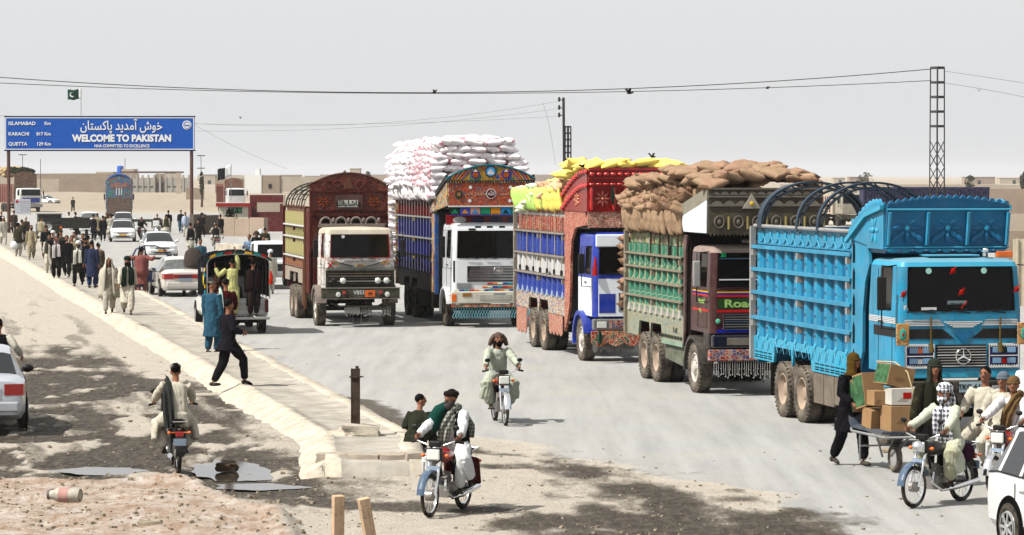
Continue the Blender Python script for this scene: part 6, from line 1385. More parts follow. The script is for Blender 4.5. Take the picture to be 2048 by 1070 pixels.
m = MB(); m.prism([(.55, 1.35), (.68, 1.55), (.60, 1.72), (.48, 1.60), (.35, 1.66), (.42, 1.45)], 'x', .91, .918); m.build('yellow_motif', MT('yellow applique', (.75, .62, .04)), T)
m = MB(); m.prism([(.90, 1.40), (.98, 1.5), (.90, 1.75), (.85, 1.55)], 'x', .91, .918); m.build('purple_motif', MT('purple applique', (.12, .07, .16)), T)
for k in range(5): m = MB(); m.tube([(.93, 1.2, 1.15 + k * .16), (.93, 1.2, 1.25 + k * .16)], .022, 6); m.build('edge_ribbon', [MT('cyan ribbon', (.05, .4, .55)), YEL, GRNC][k % 3], T)
for k in range(9):
    t = pi * (k + 1) / 10; m = MB(); c = Vector((.91 * cos(t), 1.38, 2.0 + .31 * sin(t) ** .7)); m.bxc(c, (.2, .02, .06), Matrix.Rotation(pi / 2 + t if False else -(t - pi / 2) * .5, 3, 'Y')); m.build('canopy_border', [GRNC, YEL, MT('teal ribbon', (.02, .3, .3)), REDC][k % 4], T)
m = MB(); m.tube([(-.90, 1.4, 1.8), (-.92, 1.42, 1.62), (-.90, 1.42, 1.42)], [.02, .05, .06], 8); m.build('red_tassel', MT('red tassel wool', (.5, .05, .02), rough=.95), T, smooth=60)
# ---- far trucks
def far_truck(label, px, py, rz, hw, side, crown, cabm, L=7, top=3.3, ct=4.2, rear=False, load=None, banner=False):
    T = thing('cargo_truck', label, 'truck', G(px, py), rz)
    m = MB(); m.bx(-hw, 1.6, 1.1, hw, L + 1.6, top); m.build('cargo_body', side, T)
    for i in range(9):
        for s in (-1, 1): m = MB(); m.bx(s * hw - .04, 1.9 + i * L / 9, 1.2, s * hw + .04, 2.1 + i * L / 9, top - .3); m.build('post', RCP if side is not MULTI else BL, T)
    zf = lambda x: ct - .3 + .35 * (1 - (x / hw) ** 2)
    yy = L + 1.66 if rear else .9
    m = MB(); m.prism([(-hw, 2.9 if not rear else 1.0)] + [(-hw + 2 * hw * k / 12, zf(-hw + 2 * hw * k / 12)) for k in range(13)] + [(hw, 2.9 if not rear else 1.0)], 'y', yy, yy + .1); m.build('crown_board' if not rear else 'painted_tailgate', crown, T)
    if not rear:
        m = MB(); m.bx(-hw, .95, 2.9, hw, 1.6, 3.4); m.bx(-hw, 1.2, 1.0, hw, 1.6, 3.0); m.build('bulkhead', crown, T)
    cab(T, hw - .08, -1.2, .6, 1.1, 2.9, 2.0, 2.75, cabm, cabm, wy=(.35, .95))
    m = MB(); m.bx(-hw, -1.35, .6, hw, -1.1, 1.0); m.build('bumper', STEEL if cabm is WHT else OGR, T, bevel=.02)
    axle_set(T, hw, [4.6, 5.9], TW_D)
    return T
t = far_truck('red sided truck with a white and blue cab behind a banner, far left', 56, 424, LW + R(16), 1.42, MT('faded red side', (.26, .12, .10), dust=.3), ART('red brown crown art', [(.14, .03, .03), (.22, .05, .04), (.12, .06, .04)], 5, .2), WHT, L=8, top=3.4, ct=4.9)
fbox(t, 'blue_stripe', -1.1, 1.1, 1.15, 1.75, -1.2, .012, BL)
m = MB()
for k in range(60): m.ell((rnd.uniform(-1.1, 1.1), rnd.uniform(1.2, 4.5), 4.8 + rnd.uniform(0, .5)), (.35, .35, .25), 7, 5)
o = m.build('dark_bundles', MT('dark green bundles', (.04, .05, .02), rough=1), t, smooth=60); o['kind'] = 'stuff'
m = MB()
for k in range(70): m.ell((rnd.uniform(-1.2, 1.2), rnd.uniform(3.5, 9), 4.5 + rnd.uniform(-.2, .9)), (.45, .45, .25), 7, 5)
o = m.build('straw_bales', MT('straw', (.52, .42, .26), rough=1), t, smooth=60); o['kind'] = 'stuff'
bn = thing('banner_board', 'white information banner with a small red emblem standing before the far left truck', 'banner', G(45, 430), LW)
m = MB(); m.bx(-.85, 0, .1, .85, .06, 1.8); m.build('banner_sheet', MT('pale banner cloth', (.62, .64, .68), rough=.8), bn); 
for x in (-.92, .85): m = MB(); m.bx(x, 0, 0, x + .07, .08, 1.86); m.build('frame', STEEL, bn)
disc(bn, 'red_emblem', -.6, 1.5, -.002, .17, REDC); 
for k in range(6): fbox(bn, 'text_line', -.35 + .1 * (k % 2), .75, 1.5 - k * .22, 1.54 - k * .22, -.002, .01, MT('faded red print', (.5, .25, .28)) if k == 0 else MT('faded grey print', (.42, .46, .55)))
t = far_truck('blue and green painted truck seen from behind in the middle distance', 238, 440, pi + R(7.6), 1.25, MULTI, ART('peacock tailgate art', [(.02, .20, .22), (.02, .12, .35), (.03, .25, .16), (.30, .03, .05), (.12, .10, .09), (.04, .16, .30)], 4, .15, (.2, .3, .3), .06), WHT, L=7.5, top=3.6, ct=4.3, rear=True)
y = 7.5 + 1.66 + .1
m = MB(); m.bx(-1.15, y, .75, 1.15, y + .05, 2.3); m.build('lower_tailgate', MT('dusty brown tailgate', (.17, .12, .10), dust=.4), t)
for x0_, x1_ in ((-.28, -.2), (.22, .30), (-.05, .05)): m = MB(); m.bx(x0_, y, 2.55, x1_, y + .03, 3.25); m.build('painted_emblem', WHT, t)
m = MB(); m.bx(-.8, y, 3.3, .8, y + .03, 3.75); m.build('red_band', ART('red band art', [(.4, .03, .05), (.3, .02, .02), (.05, .08, .2)], 8, .1), t)
m = MB(); m.tube([(1.2 * cos(pi * k / 14), y - .2, 3.6 + .9 * sin(pi * k / 14)) for k in range(15)], .14, 8); m.build('blue_tarpaulin_roll', MT('blue tarpaulin', (.06, .14, .30), rough=.8), t, smooth=60)
t = far_truck('white cab truck with a small red domed crown standing beyond the guard booth', 470, 424, LW + R(3), 1.15, MT('faded red boards far', (.2, .06, .05), dust=.3), ART('red dome art', [(.22, .04, .03), (.28, .06, .05), (.14, .06, .06)], 5, .2), WHT, L=6, top=3.4, ct=4.1)
t = far_truck('pale cab truck far behind the steel hoops of the turquoise truck', 1697, 452, LW, 1.1, MUDL, MUDL, MT('sand cab paint', (.40, .38, .33), dust=.3), L=6, top=2.9, ct=3.0)

# ------------------------------------------------------------------ motorcycles
BTY = MT('motorcycle tyre', (.045, .04, .037), rough=.9, dust=.45); BRD = MT('motorcycle red', (.38, .015, .02), rough=.25, coat=.6); ENG = MT('engine alloy', (.22, .21, .20), rough=.4, metal=.6, dust=.3)
def moto(label, loc, rz, paint=BRD, fend=CHR, extra=None):
    T = thing('motorcycle', label, 'motorcycle', loc, rz, scale=.95); fy, ry, r = -.62, .62, .30
    for y, st_ in ((fy, 1), (ry, 0)):
        m = MB(); m.tube([(0, r * .92 * cos(t), r * .92 * sin(t)) for t in (2 * pi * k / 32 for k in range(33))], .028 if st_ else .036, 8, cap=False, flat=1.0); w = O('wheel', m.mesh('wheel', BTY, smooth=50), T, loc=(0, y, .30))
        m = MB(); m.tube([(0, r * .80 * cos(t), r * .80 * sin(t)) for t in (2 * pi * k / 28 for k in range(29))], .014, 6, cap=False); O('rim', m.mesh('rim', CHR, smooth=50), w)
        for s in (0, 1):
            pass
        m = MB()
        for k in range(24): t = 2 * pi * k / 24; m.tube([((-1) ** k * .025, .04 * cos(t + .5), .04 * sin(t + .5)), (0, r * .79 * cos(t), r * .79 * sin(t))], .0035, 3)
        O('spoke', m.mesh('spoke', CHR), w); m = MB(); m.lathe([(.03, -.07), (.075, -.05), (.075, .05), (.03, .07)], axis='x', seg=14); O('hub', m.mesh('hub', ENG, smooth=40), w)
    m = MB()
    for s in (-1, 1): m.tube([(s * .075, fy, .30), (s * .075, fy + .16, .72), (s * .07, fy + .24, .92)], [.022, .022, .018], 8)
    m.build('front_fork', CHR, T, smooth=50)
    m = MB()
    for k in range(11):
        a0 = R(20 + k * 14); a1 = R(20 + (k + 1) * 14)
        for q in ((a0, a1),): m.add([(-.06, fy + .345 * cos(a0), .30 + .345 * sin(a0)), (.06, fy + .345 * cos(a0), .30 + .345 * sin(a0)), (.06, fy + .345 * cos(a1), .30 + .345 * sin(a1)), (-.06, fy + .345 * cos(a1), .30 + .345 * sin(a1)), (-.045, fy + .36 * cos(a0), .30 + .36 * sin(a0)), (.045, fy + .36 * cos(a0), .30 + .36 * sin(a0)), (.045, fy + .36 * cos(a1), .30 + .36 * sin(a1)), (-.045, fy + .36 * cos(a1), .30 + .36 * sin(a1))], [(4, 5, 6, 7), (0, 4, 7, 3), (1, 2, 6, 5)])
    m.build('front_mudguard', fend, T, smooth=60)
    m = MB()
    for k in range(11):
        a0 = R(-5 + k * 14); a1 = R(-5 + (k + 1) * 14); m.add([(-.065, ry + .36 * cos(a0), .32 + .36 * sin(a0)), (.065, ry + .36 * cos(a0), .32 + .36 * sin(a0)), (.065, ry + .36 * cos(a1), .32 + .36 * sin(a1)), (-.065, ry + .36 * cos(a1), .32 + .36 * sin(a1))], [(0, 1, 2, 3)])
    m.build('rear_mudguard', BLK, T, smooth=60)
    m = MB(); m.tube([(0, -.36, .90), (0, -.25, .72), (0, -.15, .40), (0, .05, .25), (0, .25, .30)], .022, 7); m.tube([(0, -.36, .86), (0, .0, .78), (0, .35, .72), (0, .75, .74)], .022, 7); m.tube([(0, .25, .30), (0, .35, .72)], .02, 6)
    for s in (-1, 1): m.tube([(s * .08, .22, .32), (s * .10, ry, .30)], .018, 6); m.tube([(s * .11, ry, .32), (s * .11, .48, .68)], .025, 7)
    m.build('frame', BLK, T, smooth=50)
    m = MB(); m.bxc((0, .0, .33), (.20, .34, .20)); m.tube([(0, -.06, .42), (0, -.16, .56)], [.075, .085], 10); 
    for k in range(5): m.bxc((0, -.08 - k * .018, .45 + k * .025), (.19, .15, .008), Matrix.Rotation(.6, 3, 'X'))
    m.build('engine', ENG, T, bevel=.02)
    m = MB(); m.tube([(.06, -.18, .50), (.10, -.30, .34), (.13, -.10, .22), (.14, .25, .24), (.15, .85, .30)], [.018, .018, .02, .038, .042], 8); m.build('exhaust', CHR, T, smooth=50)
    m = MB(); rs = []
    for y, w_, z0, z1 in ((-.34, .05, .76, .84), (-.26, .10, .72, .91), (-.10, .125, .71, .93), (.06, .10, .72, .88), (.14, .06, .74, .82)):
        rs.append([(w_ * cos(t), y, (z0 + z1) / 2 + (z1 - z0) / 2 * sin(t)) for t in (2 * pi * k / 12 for k in range(12))])
    m.rings(rs); m.build('fuel_tank', paint, T, smooth=50)
    m = MB(); rs = []
    for y, w_, z in ((.08, .08, .78), (.2, .12, .79), (.5, .13, .80), (.78, .11, .83)): rs.append([(w_ * cos(t), y, z + .045 * sin(t)) for t in (2 * pi * k / 12 for k in range(12))])
    m.rings(rs); m.build('seat', MT('black vinyl seat', (.015, .014, .014), rough=.5), T, smooth=50)
    m = MB(); m.tube([(-.36, -.34, 1.02), (-.27, -.40, 1.04), (-.12, -.40, .98), (.12, -.40, .98), (.27, -.40, 1.04), (.36, -.34, 1.02)], .012, 7); m.build('handlebar', CHR, T, smooth=60)
    for s in (-1, 1):
        m = MB(); m.tube([(s * .28, -.39, 1.04), (s * .39, -.32, 1.015)], .020, 7); m.build('grip', BLK, T, smooth=60)
        m = MB(); m.tube([(s * .24, -.40, 1.04), (s * .30, -.42, 1.2)], .006, 5); m.ell((s * .31, -.42, 1.23), (.055, .015, .04), 10, 6); m.build('mirror', BLK, T, smooth=60)
        m = MB(); m.tube([(s * .08, -.42, .84), (s * .15, -.42, .84)], .01, 5); m.ell((s * .18, -.43, .84), (.035, .03, .028), 8, 5); m.build('indicator', ORG, T, smooth=60)
        m = MB(); m.tube([(s * .06, .85, .66), (s * .14, .86, .66)], .01, 5); m.ell((s * .16, .87, .66), (.03, .03, .025), 8, 5); m.build('indicator', ORG, T, smooth=60)
        m = MB(); m.tube([(s * .08, .08, .27), (s * .22, .08, .27)], .014, 6); m.build('foot_peg', BLK, T)
    m = MB(); m.bx(-.10, -.52, .78, .10, -.42, .93); m.build('headlamp', LAMP, T, bevel=.02); m = MB(); m.bx(-.115, -.50, .77, .115, -.40, .945); m.build('headlamp_shell', BLK, T, bevel=.02)
    m = MB(); m.bx(-.09, -.46, .96, .09, -.36, 1.04); m.build('instrument_panel', BLK, T, bevel=.015)
    m = MB(); m.bx(-.10, -.505, .64, .10, -.495, .70); m.build('number_plate', PLG, T)
    m = MB(); m.bx(-.06, .90, .60, .06, .95, .68); m.build('tail_lamp', REDL, T, bevel=.01); m = MB(); m.bx(-.10, .945, .46, .10, .955, .57); m.build('number_plate', PLG, T)
    m = MB(); m.bx(-.11, .15, .52, -.075, .42, .70); m.bx(.075, .15, .52, .11, .42, .70); m.build('side_cover', paint, T, bevel=.02)
    m = MB()
    for s in (-1, 1): m.tube([(s * .10, .62, .80), (s * .10, .95, .84)], .009, 5)
    m.tube([(-.10, .95, .84), (.10, .95, .84)], .009, 5); m.build('grab_rail', CHR, T)
    return T
def mpose(fx, fy_, rx, ry_):
    a = G(fx, fy_); b = G(rx, ry_); d = (a - b).normalized(); rz = math.atan2(d.x, -d.y); return a - d * .62, rz
L1, A1 = mpose(858, 1035, 922, 1017); M1 = moto('red motorcycle with a square headlamp ridden towards the camera in the foreground', L1, A1, fend=MT('blue grey mudguard', (.12, .17, .24), rough=.3, coat=.4))
L2 = G(1000, 846); A2 = R(9.6); M2 = moto('red motorcycle coming down the open middle of the road', L2, A2)
L3, A3 = mpose(1825, 1016, 1938, 999); M3 = moto('black tanked motorcycle with a chromed front fork at the lower right before the cart', L3, A3, paint=MT('black tank', (.03, .028, .03), rough=.3, coat=.4), fend=MT('blue grey mudguard', (.12, .17, .24)))
m = MB(); m.lathe([(.09, 0), (.10, -.03), (.06, -.09), (0, -.10)], (0, -.50, .86), 'y', 16); m.build('round_headlamp', CHR, M3, smooth=60)
m = MB(); m.ell((-.16, .50, .72), (.09, .2, .14), 10, 7); m.ell((.16, .50, .72), (.09, .2, .14), 10, 7); m.build('purple_pannier', MT('plum cloth', (.07, .02, .05), rough=.95), M3, smooth=60)
L4 = G(350, 938); A4 = LW + pi; M4 = moto('motorcycle ridden away along the muddy lane at the lower left', L4, A4, paint=MT('dark orange tank', (.3, .06, .02), rough=.3))
L5 = G(2018, 985); A5 = R(-30); M5 = moto('motorcycle carrying three youths behind the white hatchback at the right edge', L5, A5)
L6 = G(284, 482); A6 = LW + R(4); M6 = moto('far motorcycle facing the camera beside the taxis', L6, A6)
L7 = G(314, 472); A7 = LW - R(12); M7 = moto('white faired far motorcycle behind the nearer taxi', L7, A7, paint=WHT, fend=WHT)
m = MB(); m.bx(-.25, -.5, .75, .25, -.42, 1.2); m.build('white_fairing', WHT, M7, bevel=.04)
L8 = G(431, 500); A8 = LW + pi; M8 = moto('motorcycle ridden away past the low barrier wall', L8, A8)
L9 = G(536, 548); A9 = LW + R(10); M9 = moto('motorcycle of the dark group beside the first truck', L9, A9)

# ------------------------------------------------------------------ blue framed cycle rickshaw seen from behind
T = thing('cycle_rickshaw', 'blue framed cycle rickshaw with an open hoop top pushed along the pavement edge', 'rickshaw', G(300, 589), LW + pi)
BFR = MT('navy tube paint', (.02, .05, .16), rough=.4, dust=.2)
m = MB()
for y in (-.1, .35): m.tube([(-.62, y, .55), (-.66, y, 1.45), (-.52, y, 1.72), (-.2, y, 1.84), (.2, y, 1.84), (.52, y, 1.72), (.66, y, 1.45), (.62, y, .55)], .022, 7)
for x, z in ((-.66, 1.45), (-.52, 1.72), (.52, 1.72), (.66, 1.45)): m.tube([(x, -.1, z), (x, .35, z)], .016, 6)
m.build('hoop_frame', BFR, T, smooth=60)
m = MB(); m.bx(-.60, -.2, .48, .60, .4, .56); m.bx(-.60, -.25, .56, .60, -.19, 1.0); m.bx(.3, .3, .3, .62, .42, 1.0); m.build('bench', BFR, T, bevel=.02)
for s in (-1, 1):
    m = MB(); m.tube([(0, .30 * cos(t), .30 * sin(t)) for t in (2 * pi * k / 24 for k in range(25))], .025, 6, cap=False); w = O('wheel', m.mesh('wheel', BTY, smooth=50), T, loc=(s * .55, .1, .32))
m = MB(); m.tube([(0, -1.2, .32), (0, -1.0, .9), (0, -.3, .5)], .022, 6); m.tube([(-.25, -1.0, .95), (.25, -1.0, .95)], .015, 6); m.build('front_frame', BFR, T)
m = MB(); m.tube([(0, .30 * cos(t), .30 * sin(t)) for t in (2 * pi * k / 24 for k in range(25))], .025, 6, cap=False); O('wheel', m.mesh('wheel', BTY, smooth=50), T, loc=(0, -1.25, .32))
# dark tarpaulin bundle behind the pickup's mirror
T = thing('tied_bundle', 'large tied bundle in dark grey cloth left of the canopied pickup', 'bundle', G(388, 592), 0)
m = MB(); m.ell((0, 0, 1.25), (.42, .4, .52), 18, 12); m.v = [tuple(Vector(p) * (1 + .10 * noise.noise(Vector(p) * 3.5))) for p in m.v]; m.build('cloth_bundle', MT('grey brown cloth', (.10, .085, .075), rough=.95, bump=.6, bs=12), T, smooth=60)
m = MB(); m.tube([(-.42, -.2, 1.1), (0, -.43, 1.15), (.42, -.2, 1.1)], .012, 5); m.bx(-.4, -.3, .0, -.34, .3, .8); m.bx(.34, -.3, 0, .4, .3, .8); m.bx(-.4, -.3, .7, .4, .3, .78); m.build('trestle', UND, T)

# ------------------------------------------------------------------ hand cart with its cartons
CA = R(16); cx_ = G(1790, 945) + Vector((-sin(CA), cos(CA), 0)) * .35
T = thing('hand_cart', 'low steel hand cart with one rubber wheel carrying a pile of cartons', 'cart', cx_, CA)
CGM = MT('scuffed grey steel', (.20, .21, .22), rough=.5, metal=.3, dust=.3)
m = MB(); m.prism([(-.62, .60), (.60, .62), (.95, 1.02), (.92, 1.05), (.58, .66), (-.62, .64)], 'x', -.33, .33); m.build('tray', MT('dull blue grey tray', (.09, .12, .16), rough=.6, dust=.3), T)
m = MB()
for s in (-1, 1): m.tube([(s * .30, -.7, .56), (s * .30, .62, .56), (s * .28, 1.15, 1.0)], .022, 7); m.tube([(s * .28, -.3, .56), (s * .10, -.1, .22)], .018, 6); m.tube([(s * .28, .35, .56), (s * .24, .45, .12)], .018, 6)
m.tube([(-.28, .35, .35), (.28, .35, .35)], .015, 6); m.tube([(-.3, -.7, .56), (.3, -.7, .56)], .022, 6); m.build('frame', CGM, T, smooth=60)
m = MB(); m.tube([(0, .17 * cos(t), .17 * sin(t)) for t in (2 * pi * k / 24 for k in range(25))], .05, 8, cap=False); w = O('wheel', m.mesh('wheel', TYRE, smooth=50), T, loc=(0, -.35, .22)); m = MB(); m.lathe([(.13, -.03), (.13, .03), (.04, .05)], axis='x', seg=14); O('rim', m.mesh('rim', CHR), w)
KR = MT('brown cardboard', (.42, .285, .165), rough=.9, var=.1, bump=.1, bs=40); KRG = MT('green printed cardboard', (.10, .20, .11), rough=.85, var=.6, vs=9); KW = MT('white carton', (.62, .60, .55), rough=.7)
def carton(label, c, d, rot=(0, 0, 0), mat=KR, side=None, red=False, pr=None):
    M = Matrix.Translation(T.location) @ Matrix.Rotation(CA, 4, 'Z'); o = thing('cardboard_box', label, 'box'); o.location = M @ Vector(c); o.rotation_euler = (R(rot[0]), R(rot[1]), CA + R(rot[2]))
    m = MB(); m.bxc((0, 0, 0), d); m.build('carton', mat, o, bevel=.004)
    m = MB(); m.bxc((0, -d[1] / 2 - .001, 0), (.05, .002, d[2] * .99)) if False else m.bxc((0, 0, d[2] / 2 + .001), (d[0] * 1.0, .05, .002)); m.build('tape', MT('packing tape', (.50, .38, .22), rough=.3), o)
    if side: m = MB(); m.bxc((-d[0] / 2 - .002, 0, 0), (.003, d[1] * .94, d[2] * .9)); m.build('printed_side', side, o)
    if red: m = MB(); m.bxc((0.02, -d[1] / 2 - .002, .02), (.13, .003, .09)); m.build('red_label', REDC, o)
    for k in range(2): m = MB(); m.bxc((-.05 + .03 * k, -d[1] / 2 - .0015, -.06 + .03 * k), (d[0] * .35, .002, .008)); m.build('print_line', MT('faint print', (.25, .14, .09)), o)
    return o
carton('brown carton at the bottom of the cart pile, front right corner', (.04, -.38, .83), (.42, .42, .38))
carton('brown carton at the bottom of the cart pile, wedged behind the front one', (-.10, .05, .80), (.40, .36, .30), (8, 0, 0))
carton('small brown carton in the middle tier beside the white one', (-.20, -.10, 1.12), (.20, .30, .22))
carton('white carton with a red label in the middle tier', (.10, -.38, 1.16), (.46, .34, .25), (0, 0, -4), KW, red=True)
carton('large brown carton with a green printed side tilted on top of the pile', (.05, -.20, 1.45), (.44, .42, .32), (0, 14, 6), KR, KRG)
carton('tall brown carton leaning back towards the man pushing the cart', (-.16, .30, 1.20), (.36, .28, .52), (-14, 0, 10), KR, KRG)
carton('green printed carton slanting at the handle end of the cart', (-.14, .62, 1.10), (.34, .22, .46), (-30, 0, 6), KR, KRG)
M = Matrix.Translation(T.location) @ Matrix.Rotation(CA, 4, 'Z'); m = MB(); m.tube([M @ Vector(p) for p in ((-.05, .25, 1.65), (.06, -.2, 1.66), (.16, -.44, 1.52), (.20, -.58, 1.2), (.22, -.62, .9), (.2, -.6, .62))], .012, 6); tag(m.build('tie_rope', MT('cream rope', (.55, .46, .30), rough=.95), None, smooth=60), 'cream rope tied over the cartons on the hand cart', 'rope')
# ------------------------------------------------------------------ people
SKN = MT('brown skin', (.37, .20, .135), rough=.6, var=.1); HAIR = MT('black hair', (.012, .010, .009), rough=.6); GREYH = MT('grizzled beard', (.12, .11, .10), rough=.9)
SHOE = MT('dark sandal leather', (.03, .022, .018), rough=.6, dust=.3); EYE = MT('dark eyes', (.01, .008, .007), rough=.2)
def CL(name, rgb, **k): return MT(name, rgb, rough=.92, var=k.pop('var', .12), vs=5, bump=.25, bs=70, **k)
def check_mat(name, a, b, sc=14):
    if name in MATS: return MATS[name]
    m = bpy.data.materials.new(name); m.use_nodes = True; nt = m.node_tree; bb = nt.nodes['Principled BSDF']; tc = _n(nt, 'TexCoord').outputs['Object']
    sx = _n(nt, 'SeparateXYZ'); nt.links.new(tc, sx.inputs[0]); outs = []
    ad = _n(nt, 'Math', operation='ADD'); nt.links.new(sx.outputs[0], ad.inputs[0]); nt.links.new(sx.outputs[1], ad.inputs[1])
    for s in (ad.outputs[0], sx.outputs[2]):
        w = _n(nt, 'Math', operation='SINE'); nt.links.new(_mul(nt, s, sc * 6.28), w.inputs[0]); outs.append(_ramp(nt, w.outputs[0], .0, .12))
    f = _n(nt, 'Mix', data_type='FLOAT'); f.inputs[0].default_value = .5; nt.links.new(outs[0], f.inputs[2]); nt.links.new(outs[1], f.inputs[3])
    nt.links.new(_mix(nt, f.outputs[0], a, b), bb.inputs['Base Color']); bb.inputs['Roughness'].default_value = .95; MATS[name] = m; return m
def remesh(mb, voxel, mat, name, it=6, fold=0., fx=16, seed=0, parent=None):
    me = mb.mesh('tmp', mat, fixn=True); o = bpy.data.objects.new('tmp', me); COL.objects.link(o)
    r = o.modifiers.new('r', 'REMESH'); r.mode = 'VOXEL'; r.voxel_size = voxel; r.use_smooth_shade = True
    s = o.modifiers.new('s', 'SMOOTH'); s.iterations = it; s.factor = .5
    dg = bpy.context.evaluated_depsgraph_get(); out = bpy.data.meshes.new_from_object(o.evaluated_get(dg)); bpy.data.objects.remove(o); bpy.data.meshes.remove(me)
    out.name = name
    if not out.materials: out.materials.append(mat)
    if fold and len(out.vertices):
        n = len(out.vertices); co = np.empty(n * 3, np.float32); out.vertices.foreach_get('co', co); co = co.reshape(-1, 3); no = np.empty(n * 3, np.float32); out.vertices.foreach_get('normal', no); no = no.reshape(-1, 3)
        a = fbm(co[:, 0] * 1.0 + co[:, 1] * .5 + 40 + seed * 3, co[:, 2] * .22 + co[:, 1] * .6 + 40, 1.0 / fx, 3, seed) - .44
        b = fbm(co[:, 0] + 50 + seed, co[:, 2] * 1.0 + co[:, 1] + 50, .09, 2, seed + 5) - .38
        co += no * ((np.abs(a) * -1.6 + .3) * fold + b * fold * .8)[:, None]; out.vertices.foreach_set('co', co.ravel()); out.update()
    out.shade_smooth(); return O(name, out, parent)
def ik(a, b, l1, l2, hint):
    a, b = Vector(a), Vector(b); d = b - a; L = min(d.length, (l1 + l2) * .998); b = a + d.normalized() * L; x = (l1 * l1 - l2 * l2 + L * L) / (2 * L); h = math.sqrt(max(0, l1 * l1 - x * x)); u = d.normalized()
    p = Vector(hint); p = (p - u * p.dot(u)); p = p.normalized() if p.length > 1e-5 else Vector((0, 1, 0)); return a + u * x + p * h, b
def etube(m, pts, rx, ry, seg=14, up=(0, 1, 0)):
    rs = []; pts = [Vector(p) for p in pts]; n = len(pts)
    for i, p in enumerate(pts):
        d = (pts[min(i + 1, n - 1)] - pts[max(i - 1, 0)]).normalized(); a = Vector(up) - d * Vector(up).dot(d); a.normalize(); b = a.cross(d).normalized()
        rs.append([p + b * rx[i] * cos(t) + a * ry[i] * sin(t) for t in (2 * pi * k / seg for k in range(seg))])
    return m.rings(rs)
def hand(m, w, d, palm, curl=.5, side=1):
    """palm, four unequal bent fingers and a thumb leaving the side of the palm; d along the forearm, palm = palm normal"""
    w = Vector(w); d = Vector(d).normalized(); pn = Vector(palm); pn = (pn - d * pn.dot(d)).normalized(); s = d.cross(pn).normalized() * side
    c = w + d * .045; Mx = Matrix((s, d, pn)).transposed(); m.ell(c, (.040, .052, .017), 10, 6, Mx)
    for i, (o, l) in enumerate(((.030, .070), (.010, .080), (-.010, .074), (-.029, .058))):
        p0 = c + d * .035 + s * o; a1 = curl * .6; a2 = curl * 1.5; p1 = p0 + (d * cos(a1) + pn * sin(a1)) * l * .5; p2 = p1 + (d * cos(a2) + pn * sin(a2)) * l * .35; p3 = p2 + (d * cos(a2 * 1.3) + pn * sin(a2 * 1.3)) * l * .25
        m.tube([p0 - d * .01, p1, p2, p3], [.0095, .009, .008, .006], 6)
    p0 = c - d * .02 + s * .032; p1 = p0 + (s * .75 + d * .6 + pn * .3).normalized() * .035; p2 = p1 + (s * .2 + d * .8 + pn * .5 * (1 + curl)).normalized() * .03; m.tube([p0, p1, p2], [.013, .011, .008], 6)
